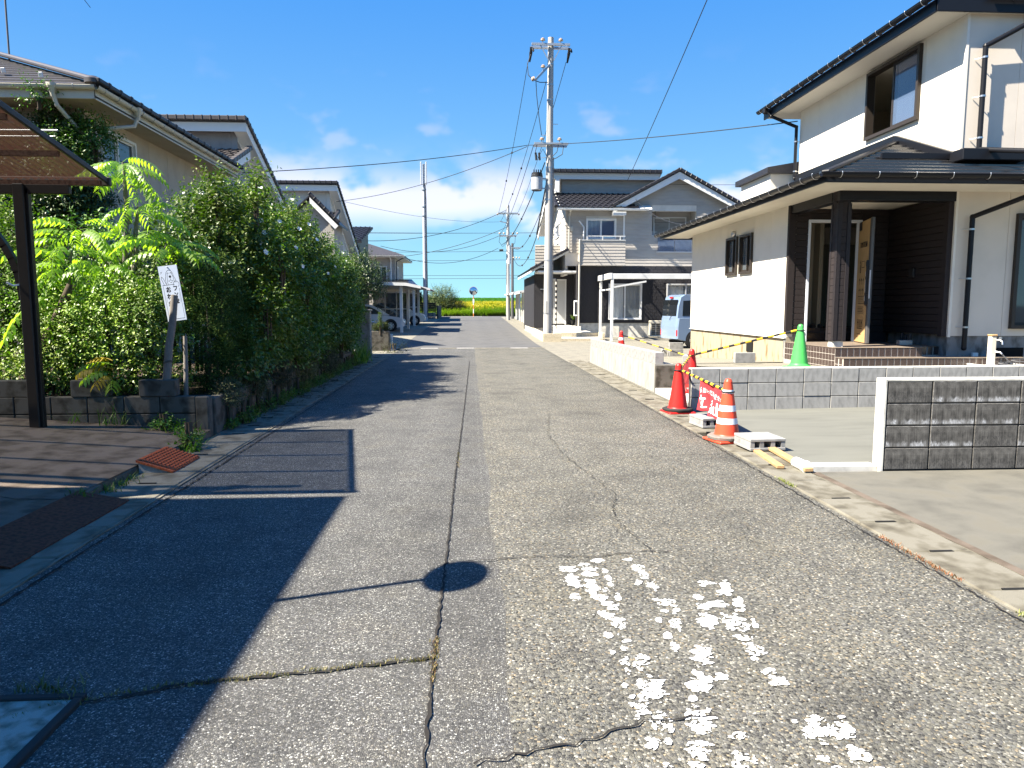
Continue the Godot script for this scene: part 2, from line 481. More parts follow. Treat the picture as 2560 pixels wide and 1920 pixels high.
	mat("orange_pole", 0.60, 0.20, 0.06, 0.5)
	mat("mirror_face", 0.75, 0.78, 0.80, 0.03, {"metal": 1.0})
	mat("silver_paint", 0.62, 0.64, 0.66, 0.25, {"coat": 1.0})
	mat("cream_paint", 0.66, 0.65, 0.58, 0.25, {"coat": 1.0})
	mat("pink_paint", 0.52, 0.46, 0.45, 0.25, {"coat": 1.0})
	mat("blue_paint", 0.17, 0.235, 0.34, 0.28, {"coat": 1.0})
	mat("plastic_black", 0.02, 0.02, 0.022, 0.5)
	mat("tyre", 0.018, 0.018, 0.018, 0.85)
	mat("alloy", 0.55, 0.55, 0.57, 0.3, {"metal": 0.8})
	mat("lamp_red", 0.45, 0.02, 0.02, 0.2)
	mat("lamp_clear", 0.70, 0.72, 0.74, 0.08)
	mat("brick_cream", 0.52, 0.45, 0.32, 0.85, {"tex": "mottle", "s": 3.0})
	# plants
	mat("leaf", 1.0, 1.0, 1.0, 0.42, {"vc": true, "spec": 0.45, "back": Color(0.62, 0.80, 0.20)})
	mat("leaf_glossy", 1.0, 1.0, 1.0, 0.42, {"vc": true, "spec": 0.55, "back": Color(0.42, 0.58, 0.14)})
	mat("leaf_dull", 1.0, 1.0, 1.0, 0.75, {"vc": true, "spec": 0.2, "back": Color(0.3, 0.4, 0.1)})
	mat("frond_green", 0.125, 0.20, 0.028, 0.42, {"back": Color(0.66, 0.84, 0.17), "spec": 0.45})
	mat("frond_yellow", 0.24, 0.19, 0.025, 0.5, {"back": Color(0.9, 0.8, 0.2)})
	mat("petal", 0.80, 0.80, 0.76, 0.7, {"back": Color(0.5, 0.5, 0.48)})
	mat("bark", 0.10, 0.075, 0.052, 0.95, {"tex": "wood", "s": 3.0})
	mat("bark_grey", 0.20, 0.18, 0.155, 0.95, {"tex": "wood", "s": 3.0})

# ---------------------------------------------------------------- walls, windows, roofs
# a wall in the plane x = at (ax 0, u is z) or z = at (ax 2, u is x), its face towards sgn; holes are [u0, u1, y0, y1]
func ubox(mb: MB, ax: int, at: float, sgn: float, d0: float, d1: float, u0: float, u1: float, y0: float, y1: float, bev := 0.0) -> void:
	var a := at + sgn * d0
	var b := at + sgn * d1
	if ax == 0: mb.bx(minf(a, b), maxf(a, b), y0, y1, u0, u1, bev)
	else: mb.bx(u0, u1, y0, y1, minf(a, b), maxf(a, b), bev)

func wall(mb: MB, ax: int, at: float, sgn: float, thick: float, u0: float, u1: float, y0: float, y1: float, holes := []) -> void:
	var us := [u0, u1]
	for h in holes:
		for e in [h[0], h[1]]:
			if e > u0 and e < u1 and not us.has(e): us.append(e)
	us.sort()
	for k in us.size() - 1:
		var a: float = us[k]
		var b: float = us[k + 1]
		var m := (a + b) * 0.5
		var spans := [[y0, y1]]
		for h in holes:
			if h[0] < m and h[1] > m:
				var nx := []
				for s in spans:
					if h[2] > s[0]: nx.append([s[0], minf(h[2], s[1])])
					if h[3] < s[1]: nx.append([maxf(h[3], s[0]), s[1]])
				spans = nx
		for s in spans:
			if s[1] - s[0] > 0.001: ubox(mb, ax, at, sgn, -thick, 0.0, a, b, s[0], s[1])

# lapped boards in the same plane
func boards(mb: MB, ax: int, at: float, sgn: float, u0: float, u1: float, y0: float, y1: float, pitch: float, holes := [], proud := 0.022) -> void:
	var y := y0
	while y < y1 - 0.01:
		var ye := minf(y + pitch, y1)
		var cuts := [[u0, u1]]
		for h in holes:
			if h[2] < ye - 0.01 and h[3] > y + 0.01:
				var nx := []
				for s in cuts:
					if h[0] > s[0]: nx.append([s[0], minf(h[0], s[1])])
					if h[1] < s[1]: nx.append([maxf(h[1], s[0]), s[1]])
				cuts = nx
		for s in cuts:
			if s[1] - s[0] < 0.01: continue
			var o := Vector3(sgn, 0, 0) if ax == 0 else Vector3(0, 0, sgn)
			var pa := Vector3(at, y, s[0]) if ax == 0 else Vector3(s[0], y, at)
			var pb := Vector3(at, y, s[1]) if ax == 0 else Vector3(s[1], y, at)
			var up := Vector3(0, ye - y, 0)
			mb.prism([pa, pa + o * proud, pa + o * proud + up * 0.12, pa + o * (proud * 0.35) + up, pa + up], pb - pa)
		y += pitch

# sliding window: frame > sashes, panes; returns the frame
func window(par: Node, ax: int, at: float, sgn: float, u0: float, u1: float, y0: float, y1: float, fm: String, gm: String, leaves := 2, open := 0, fw := 0.045, proud := 0.03) -> MeshInstance3D:
	var f := MB.new()
	for e in [[u0, u0 + fw, y0, y1], [u1 - fw, u1, y0, y1], [u0 + fw, u1 - fw, y0, y0 + fw], [u0 + fw, u1 - fw, y1 - fw, y1]]:
		ubox(f, ax, at, sgn, -0.09, proud, e[0], e[1], e[2], e[3])
	var o := part("window", f, M[fm], par)
	var w := (u1 - u0 - fw * 2) / leaves
	for k in leaves:
		var a := u0 + fw + w * k
		var b := a + w
		if open != 0:
			if open == 1 and k == 0: a += w * 0.93; b = a + w
			if open == 2 and k == leaves - 1: a -= w * 0.93; b = a + w
		var d := -0.02 - 0.03 * (k % 2)
		var s := MB.new()
		var sw := fw * 0.75
		for e in [[a, a + sw, y0 + fw, y1 - fw], [b - sw, b, y0 + fw, y1 - fw], [a + sw, b - sw, y0 + fw, y0 + fw + sw], [a + sw, b - sw, y1 - fw - sw, y1 - fw]]:
			ubox(s, ax, at, sgn, d - 0.012, d + 0.012, e[0], e[1], e[2], e[3])
		part("sash", s, M[fm], o)
		var g := MB.new()
		ubox(g, ax, at, sgn, d - 0.003, d + 0.003, a + sw, b - sw, y0 + fw + sw, y1 - fw - sw)
		part("pane", flat_pane(ax, at + sgn * d, sgn, a + sw, b - sw, y0 + fw + sw, y1 - fw - sw), M[gm], o)
	return o

func flat_pane(ax: int, at: float, sgn: float, u0: float, u1: float, y0: float, y1: float) -> MB:
	var g := MB.new()
	var p := []
	for e in [[u0, y0], [u1, y0], [u1, y1], [u0, y1]]: p.append(Vector3(at, e[1], e[0]) if ax == 0 else Vector3(e[0], e[1], at))
	if (ax == 2) == (sgn > 0): g.quad(p[0], p[1], p[2], p[3])
	else: g.quad(p[3], p[2], p[1], p[0])
	return g

func curtain(par: Node, ax: int, at: float, u0: float, u1: float, y0: float, y1: float, mt: String) -> void:
	var g := MB.new()
	var k := int((u1 - u0) / 0.05)
	for i in k:
		var a := u0 + (u1 - u0) * i / k
		var b := u0 + (u1 - u0) * (i + 1) / k
		var da := 0.03 * sin(i * 1.9) + 0.012 * sin(i * 4.3)
		var db := 0.03 * sin((i + 1) * 1.9) + 0.012 * sin((i + 1) * 4.3)
		if ax == 0: g.quad(Vector3(at + da, y0, b), Vector3(at + da, y0, a), Vector3(at + da, y1, a), Vector3(at + db, y1, b))
		else: g.quad(Vector3(a, y0, at + da), Vector3(b, y0, at + db), Vector3(b, y1, at + db), Vector3(a, y1, at + da))
	part("curtain", g, M[mt], par)

# a slab through four points (counter-clockwise from above), thick downwards
func slab(mb: MB, a: Vector3, b: Vector3, d: Vector3, e: Vector3, t: float) -> void:
	var o := Vector3(0, -t, 0)
	mb.quad(a, b, d, e)
	mb.quad(e + o, d + o, b + o, a + o)
	mb.quad(a + o, b + o, b, a); mb.quad(b + o, d + o, d, b); mb.quad(d + o, e + o, e, d); mb.quad(e + o, a + o, a, e)

# interlocking roof tiles over a slope: from eave edge a-b upwards by the vector up; the verge vector may lean
func roof_tiles(a: Vector3, b: Vector3, up: Vector3, w: float, l: float) -> MB:
	var mb := MB.new()
	var along := (b - a)
	var nc := int(along.length() / w)
	var nr := int(up.length() / l)
	var ux := along / nc
	var uy := up / nr
	var nn := along.cross(up).normalized()
	if nn.y < 0: nn = -nn
	for r in nr:
		for k in nc:
			var p := a + ux * (k + (0.5 if r % 2 else 0.0)) + uy * r
			if r % 2 and k == nc - 1: continue
			var t := 0.030
			var q0 := p + nn * t; var q1 := p + ux * 0.80 + nn * t; var q2 := p + ux * 0.80 + uy * 1.05 + nn * 0.004; var q3 := p + uy * 1.05 + nn * 0.004
			mb.quad(q0, q1, q2, q3)
			mb.quad(p, p + ux * 0.8, q1, q0)
			# raised roll on the side
			var s0 := p + ux * 0.80; var s1 := p + ux
			mb.quad(s0 + nn * (t + 0.03), s1 + nn * (t + 0.03), s1 + uy * 1.05 + nn * 0.03, s0 + uy * 1.05 + nn * 0.03)
			mb.quad(s0, s1, s1 + nn * (t + 0.03), s0 + nn * (t + 0.03))
			mb.quad(s0 + nn * t, s0 + nn * (t + 0.03), s0 + uy * 1.05 + nn * 0.03, s0 + uy * 1.05)
			mb.quad(s1 + nn * (t + 0.03), s1 + nn * 0.0, s1 + uy * 1.05, s1 + uy * 1.05 + nn * 0.03)
	return mb

# a row of cap tiles along a line
func caps(par: Node, nm: String, a: Vector3, b: Vector3, w: float, h: float, pitch: float, mt: String) -> void:
	var k := maxi(1, int((b - a).length() / pitch))
	var d := (b - a) / k
	var src: Mesh = null
	for i in k:
		var p := a + d * i
		if src == null:
			var mb := MB.new()
			mb.bar(Vector3.ZERO, d * 1.0, w, h, Vector3.UP, 0.02)
			mb.bar(d * 0.80, d * 1.02, w + 0.025, h + 0.025, Vector3.UP, 0.02)
			src = mb.mesh()
		part(nm, src, M[mt], par).position = p

# the street is level as far as the crossing and climbs a little beyond it
func gy(z: float) -> float:
	return 0.45 * clampf((-28.0 - z) / 44.0, 0.0, 1.0)

func strip(mb: MB, xa: float, xb: float, z0: float, z1: float, dy: float, xa2 := 999.0, xb2 := 999.0) -> void:
	# a sheet from z0 (near) to z1 (far) that follows the street's profile
	var zs := [z0]
	for k in [-28.0, -50.0, -72.0]:
		if k < z0 and k > z1: zs.append(k)
	zs.append(z1)
	for k in zs.size() - 1:
		var t0: float = (zs[k] - z0) / (z1 - z0)
		var t1: float = (zs[k + 1] - z0) / (z1 - z0)
		var la := xa if xa2 > 900 else xa2
		var lb := xb if xb2 > 900 else xb2
		mb.sheet(Vector3(lerpf(xa, la, t0), gy(zs[k]) + dy, zs[k]), Vector3(lerpf(xb, lb, t0), gy(zs[k]) + dy, zs[k]), Vector3(lerpf(xb, lb, t1), gy(zs[k + 1]) + dy, zs[k + 1]), Vector3(lerpf(xa, la, t1), gy(zs[k + 1]) + dy, zs[k + 1]))

func make_sky() -> void:
	var cam := Camera3D.new()
	cam.name = "camera"
	cam.fov = 56.145
	cam.near = 0.05
	cam.far = 2500.0
	cam.position = Vector3(0, 1.5, 0)
	cam.rotation_degrees = Vector3(-6.183, -3.319, 0)
	add_child(cam)
	cam.current = true
	var W := 3072
	var im := Image.create_empty(W, W / 2, false, Image.FORMAT_RGBAF)
	im.fill(Color(1, 1, 1, 0))
	var f := noise(1.0, 41, FastNoiseLite.TYPE_SIMPLEX_SMOOTH, 6)
	var f2 := noise(1.0, 77, FastNoiseLite.TYPE_SIMPLEX_SMOOTH, 3)
	for y in range(int(W / 2 * 0.33), int(W / 2 * 0.498)):
		var el := 90.0 - (y + 0.5) / (W / 2.0) * 180.0
		for x in W:
			var az := (x + 0.5) / W * TAU
			# long flat banks of cloud low over the horizon, thin wisps above
			var w := f2.get_noise_3d(cos(az) * 3.0, el * 0.05, sin(az) * 3.0) * 1.4
			var nn := f.get_noise_3d(cos(az) * 9.0, (el + w) * 0.30, sin(az) * 9.0)
			var band := exp(-pow((el - 8.3 - w * 1.2) / 2.3, 2.0))
			var deg := az * 57.29578
			if deg > 180: deg -= 360
			var bias := 0.04 + 0.36 * exp(-pow((deg + 5.0) / 11.0, 2.0)) + 0.26 * exp(-pow((deg - 21.0) / 5.5, 2.0))
			var a := smoothstep(0.0, 0.42, nn * 0.9 + bias * 1.9 + band * 0.42 - 0.52) * band
			a = maxf(a, 0.30 * smoothstep(0.22, 0.6, nn) * exp(-pow((el - 12.0) / 3.5, 2.0)))
			if a > 0.002: im.set_pixel(x, y, Color(1, 1, 1, clampf(a * 1.15, 0, 1)))
	var sm := ProceduralSkyMaterial.new()
	var k := 0.256
	sm.sky_top_color = Color(0.020 * k, 0.275 * k, 0.95 * k).linear_to_srgb()
	sm.sky_horizon_color = Color(0.52 * k, 1.0 * k, 1.12 * k).linear_to_srgb()
	sm.sky_curve = 0.15
	sm.ground_bottom_color = Color(0.10 * k, 0.10 * k, 0.09 * k).linear_to_srgb()
	sm.ground_horizon_color = Color(0.25 * k, 0.28 * k, 0.28 * k).linear_to_srgb()
	sm.sky_cover = ImageTexture.create_from_image(im)
	sm.sky_cover_modulate = Color(0.66 * k, 0.34 * k, 0.18 * k).linear_to_srgb()
	var sky := Sky.new()
	sky.sky_material = sm
	var env := Environment.new()
	env.background_mode = Environment.BG_SKY
	env.sky = sky
	env.tonemap_mode = Environment.TONE_MAPPER_LINEAR
	env.tonemap_exposure = 3.9
	env.sdfgi_enabled = true
	env.ssao_enabled = true
	env.ssil_enabled = true
	var we := WorldEnvironment.new()
	we.name = "world_environment"
	we.environment = env
	add_child(we)
	var sun := DirectionalLight3D.new()
	sun.name = "sun"
	sun.light_energy = 1.6
	sun.light_color = Color(1.0, 0.965, 0.90)
	sun.light_angular_distance = 0.5
	sun.shadow_enabled = true
	add_child(sun)
	sun.look_at_from_position(Vector3.ZERO, Vector3(1.0, -SUN_DROP, -SUN_RUN))

func make_ground() -> void:
	var g := MB.new()
	g.sheet(Vector3(-80, -0.06, 30), Vector3(80, -0.06, 30), Vector3(80, -0.06, -28), Vector3(-80, -0.06, -28))
	g.sheet(Vector3(-80, -0.06, -28), Vector3(80, -0.06, -28), Vector3(80, 0.37, -72), Vector3(-80, 0.37, -72))
	g.sheet(Vector3(-300, 0.37, -72), Vector3(300, 0.37, -72), Vector3(300, 0.37, -76), Vector3(-300, 0.37, -76))
	struct("ground", g, M["earth"])
	var fl := MB.new()
	# the crop field rises gently to a low crest
	var zs := [-76.0, -110.0, -170.0, -260.0, -420.0, -900.0]
	var ys := [0.37, 0.75, 2.0, 3.6, 4.6, 4.6]
	for k in 5:
		fl.sheet(Vector3(-300 - k * 200, ys[k], zs[k]), Vector3(300 + k * 200, ys[k], zs[k]), Vector3(300 + (k + 1) * 200, ys[k + 1], zs[k + 1]), Vector3(-300 - (k + 1) * 200, ys[k + 1], zs[k + 1]))
	struct("field", fl, M["field_green"])
	var a := MB.new()
	lane(a, -2.43, 0.24, 0.0, 14, 61)
	struct("road", a, M["road_left"])
	# the coarser, more worn lane laid against it with a slightly wavering joint
	var b := MB.new()
	var xs := []
	for k in 41: xs.append(0.15 + 0.018 * sin(k * 1.7) + 0.012 * sin(k * 3.9))
	for k in 40:
		var z0 := 6.0 - k * 0.79
		b.col = Color(0.97, 0.97, 0.97)
		b.usecol = true
		b.sheet(Vector3(xs[k], 0.004, z0), Vector3(0.30, 0.004, z0), Vector3(0.30, 0.004, z0 - 0.79), Vector3(xs[k + 1], 0.004, z0 - 0.79))
	lane(b, 0.30, 2.66, 0.004, 14, 63)
	struct("road_lane", b, M["road_right"])
	var c := MB.new()
	strip(c, -2.55, 2.62, -25.6, -72.0, 0.0, -2.7, 3.0)
	c.sheet(Vector3(-60, 0.446, -72), Vector3(60, 0.446, -72), Vector3(60, 0.446, -75.5), Vector3(-60, 0.446, -75.5))
	# the side street between the corner lots
	c.sheet(Vector3(2.62, -0.002, -19.2), Vector3(40, -0.002, -19.2), Vector3(40, -0.002, -20.6), Vector3(2.62, -0.002, -20.6))
	struct("side_road", c, M["road_far"])
	# pale paving of the frontages beyond the crossing
	var p := MB.new()
	strip(p, -9.5, -2.55, -25.0, -71.0, 0.004, -9.5, -2.7)
	strip(p, 2.62, 12.0, -19.0, -29.6, 0.006)
	strip(p, 2.62, 9.0, -29.6, -71.0, 0.006, 3.0, 9.0)
	p.sheet(Vector3(-9.5, 0.004, -20.2), Vector3(-2.43, 0.004, -20.2), Vector3(-2.43, 0.004, -25.0), Vector3(-9.5, 0.004, -25.0))
	struct("pavement", p, M["concrete_yard"])
	# drain across the street at the crossing: a concrete beam in segments
	var d0 := thing("drain_strip", "pale concrete drain strip laid across the road at the crossing", "drain")
	for k in 8:
		var d := MB.new()
		d.bx(-2.4 + k * 0.64, -1.78 + k * 0.64, -0.05, 0.012, -25.86, -25.62, 0.008)
		part("drain_slab", d, M["concrete_pale" if k in [1, 3, 6] else "concrete_lid"], d0)
	# worn edge line at the far end
	var el := MB.new()
	el.sheet(Vector3(-1.9, 0.452, -71.2), Vector3(1.2, 0.452, -71.2), Vector3(1.2, 0.452, -71.5), Vector3(-1.9, 0.452, -71.5))
	struct("road_marking", el, M["road_paint"])
	# driveway on the near right: old brushed concrete
	var q := MB.new()
	q.sheet(Vector3(3.10, 0.006, 5), Vector3(14, 0.006, 5), Vector3(14, 0.006, -6.22), Vector3(3.10, 0.006, -6.22))
	struct("driveway", q, M["concrete"])
	# freshly poured concrete between the two block walls
	var nc := MB.new()
	nc.sheet(Vector3(3.02, 0.014, -6.38), Vector3(14, 0.10, -6.38), Vector3(14, 0.10, -10.4), Vector3(3.02, 0.014, -10.1))
	struct("driveway", nc, M["concrete_new"])
	lids()
	road_wear()

# a lane in small cells whose wear (polished tracks, grime by the gutter, stains) is a tint of its own
func lane(mb: MB, x0: float, x1: float, y: float, nx: int, sd: int) -> void:
	var f := noise(0.55, sd, FastNoiseLite.TYPE_SIMPLEX, 4)
	var f2 := noise(2.2, sd + 1, FastNoiseLite.TYPE_SIMPLEX, 3)
	mb.usecol = true
	var nz := 150
	var base := mb.v.size()
	for j in nz + 1:
		var t := float(j) / nz
		var z := 6.0 - 31.6 * t
		for i in nx + 1:
			var x := lerpf(x0, x1, float(i) / nx)
			var w := 0.98 + 0.20 * f.get_noise_2d(x, z * 0.45) + 0.10 * f2.get_noise_2d(x, z * 0.6)
			w += 0.05 * exp(-pow((absf(x) - 0.95) / 0.35, 2.0))
			w -= 0.22 * smoothstep(0.45, 0.0, 2.66 - absf(x) + 0.12 * f2.get_noise_2d(z, 3.0)) * (0.7 + 0.8 * f.get_noise_2d(z * 0.8, x + 9.0))
			w = clampf(w, 0.6, 1.15)
			mb.col = Color(w, w * 0.998, w * 0.99)
			mb.vert(Vector3(x, y, z), Vector3.UP, Vector2(x, z))
	for j in nz:
		for i in nx:
			var k := base + j * (nx + 1) + i
			mb.ix.append_array([k, k + nx + 1, k + nx + 2, k, k + nx + 2, k + 1])

func lids() -> void:
	var lid_mesh: Array = []
	for v in 3:
		var mb := MB.new()
		mb.bx(-0.19, 0.19, -0.06, 0.012 + 0.002 * v, -0.298, 0.298, 0.010)
		lid_mesh.append(mb.mesh())
	var slot := MB.new()
	slot.bx(-0.07, 0.07, -0.05, 0.0165, -0.014, 0.014)
	var sm := slot.mesh()
	var wide := MB.new()
	wide.bx(-0.26, 0.26, -0.06, 0.012, -0.298, 0.298, 0.010)
	var wm := wide.mesh()
	var gr := thing("street_gutter", "row of concrete gutter lids along the sunny right edge of the road", "gutter")
	for k in 36:
		var z := 1.6 - k * 0.6
		if absf(z + 7.95) < 0.3: continue
		var o := part("gutter_lid", lid_mesh[k % 3], M["concrete_lid"], gr)
		o.position = Vector3(2.865, rng.randf_range(-0.004, 0.004), z)
		o.rotation.z = rng.randf_range(-0.006, 0.006)
		part("lid_slot", sm, M["hollow"], o).position = Vector3(0, 0, 0.3)
	var box_ := MB.new()
	box_.bx(2.66, 2.675, -0.3, 0.006, -19.5, 5.0)
	box_.bx(3.06, 3.10, -0.3, 0.010, -19.5, 5.0)
	part("gutter_side", box_, M["concrete_lid"], gr)
	var gl := thing("street_gutter", "row of concrete gutter lids along the shaded left edge of the road", "gutter")
	for k in 40:
		var z := 1.4 - k * 0.6
		var o := part("gutter_lid", wm, M["concrete_lid"], gl)
		o.position = Vector3(-2.72, rng.randf_range(-0.006, 0.004), z)
		part("lid_slot", sm, M["hollow"], o).position = Vector3(0, 0, 0.3)
	var e := MB.new()
	e.bx(-2.452, -2.432, -0.3, 0.010, -22, 3)
	part("gutter_side", e, M["concrete_lid"], gl)
	# strip of dirt and dead weed along the far side of the right gutter
	var dm := MB.new()
	dm.sheet(Vector3(3.055, 0.011, 5), Vector3(3.11, 0.011, 5), Vector3(3.13, 0.011, -6.2), Vector3(3.06, 0.011, -6.2))
	struct("soil", dm, M["slab_old"])

func crack(mb: MB, pts: Array, w: float, amp: float, y := 0.008) -> void:
	# a ragged dark line
	var path := []
	for k in pts.size() - 1:
		var n := maxi(2, int((pts[k + 1] - pts[k]).length() / 0.035))
		for i in n: path.append(pts[k].lerp(pts[k + 1], float(i) / n))
	path.append(pts[-1])
	var pl := Vector3.ZERO
	var pr := Vector3.ZERO
	for k in path.size():
		var d: Vector2 = (path[mini(k + 1, path.size() - 1)] - path[maxi(k - 1, 0)]).normalized()
		var s := Vector2(-d.y, d.x)
		var c: Vector2 = path[k] + s * rng.randf_range(-amp, amp)
		var h := w * rng.randf_range(0.35, 1.3) * 0.5
		var l := Vector3(c.x + s.x * h, y, c.y + s.y * h)
		var r := Vector3(c.x - s.x * h, y, c.y - s.y * h)
		if k > 0:
			if (pr - pl).cross(l - pl).y > 0: mb.sheet(pl, pr, r, l)
			else: mb.sheet(pr, pl, l, r)
		pl = l
		pr = r

func road_wear() -> void:
	var c := MB.new()
	crack(c, [Vector2(-0.165, -1.2), Vector2(-0.16, -2.3), Vector2(-0.165, -3.0), Vector2(-0.15, -4.2), Vector2(-0.14, -6.4), Vector2(-0.10, -10), Vector2(-0.02, -19.7)], 0.014, 0.006, 0.008)
	crack(c, [Vector2(-0.16, -2.95), Vector2(-0.6, -2.86), Vector2(-1.1, -2.80), Vector2(-1.5, -2.66), Vector2(-1.85, -2.60)], 0.020, 0.010)
	crack(c, [Vector2(-0.02, -4.1), Vector2(0.35, -4.16), Vector2(0.75, -4.13), Vector2(1.05, -4.22), Vector2(1.2, -4.2)], 0.010, 0.012, 0.012)
	crack(c, [Vector2(-0.05, -6.9), Vector2(0.6, -6.95), Vector2(1.4, -6.9), Vector2(2.1, -7.0), Vector2(2.66, -7.05)], 0.009, 0.014, 0.012)
	crack(c, [Vector2(0.0, -2.22), Vector2(0.35, -2.3), Vector2(0.62, -2.42), Vector2(0.9, -2.45)], 0.010, 0.012, 0.012)
	crack(c, [Vector2(1.1, -4.2), Vector2(1.0, -4.9), Vector2(1.15, -5.6), Vector2(0.95, -6.9), Vector2(0.9, -8.2), Vector2(1.1, -10.0)], 0.006, 0.018, 0.012)
	crack(c, [Vector2(-2.36, 0.5), Vector2(-2.37, -4), Vector2(-2.36, -9), Vector2(-2.38, -15)], 0.018, 0.006)
	crack(c, [Vector2(2.60, -14), Vector2(2.62, -9), Vector2(2.6, -5.0), Vector2(2.63, -2.0)], 0.012, 0.012, 0.012)
	struct("road_crack", c, M["crack"])
	# worn white paint: what is left of big letters, flake by flake
	var px := 1024
	var im := Image.create_empty(px, px, false, Image.FORMAT_RGBA8)
	im.fill(Color(0.93, 0.93, 0.92, 0.0))
	var x0 := 0.25
	var z0 := -4.35
	var span := 2.6
	var nz := noise(0.045, 51, FastNoiseLite.TYPE_SIMPLEX, 4)
	var nf := noise(0.09, 53, FastNoiseLite.TYPE_SIMPLEX, 3)
	# centre x, centre z, half width, half depth, turn, wear
	for f in flakes():
		var fx: float = (f[0] - x0) / span * px
		var fz: float = (f[1] - z0) / span * px
		var a: float = f[2] / span * px
		var b: float = f[3] / span * px
		var cs := cos(f[4])
		var sn := sin(f[4])
		var ext := int(maxf(a, b) * 1.4) + 2
		for y in range(maxi(0, int(fz) - ext), mini(px, int(fz) + ext)):
			for x in range(maxi(0, int(fx) - ext), mini(px, int(fx) + ext)):
				var dx := x - fx
				var dy := y - fz
				var p := (dx * cs + dy * sn) / a
				var q := (-dx * sn + dy * cs) / b
				var r := pow(absf(p), 2.6) + pow(absf(q), 2.6)
				if r + nz.get_noise_2d(x * 0.7, y) * 1.7 < 0.82 and nf.get_noise_2d(x, y) < f[5] - 0.10:
					im.set_pixel(x, y, Color(0.93, 0.93, 0.92, 1.0))
	var pm := StandardMaterial3D.new()
	pm.resource_name = "worn_paint"
	pm.albedo_texture = ImageTexture.create_from_image(im)
	pm.transparency = BaseMaterial3D.TRANSPARENCY_ALPHA_SCISSOR
	pm.alpha_scissor_threshold = 0.5
	pm.roughness = 0.8
	var s := MB.new()
	s.quad(Vector3(x0, 0.009, z0 + span), Vector3(x0 + span, 0.009, z0 + span), Vector3(x0 + span, 0.009, z0), Vector3(x0, 0.009, z0))
	struct("road_marking", s, pm)

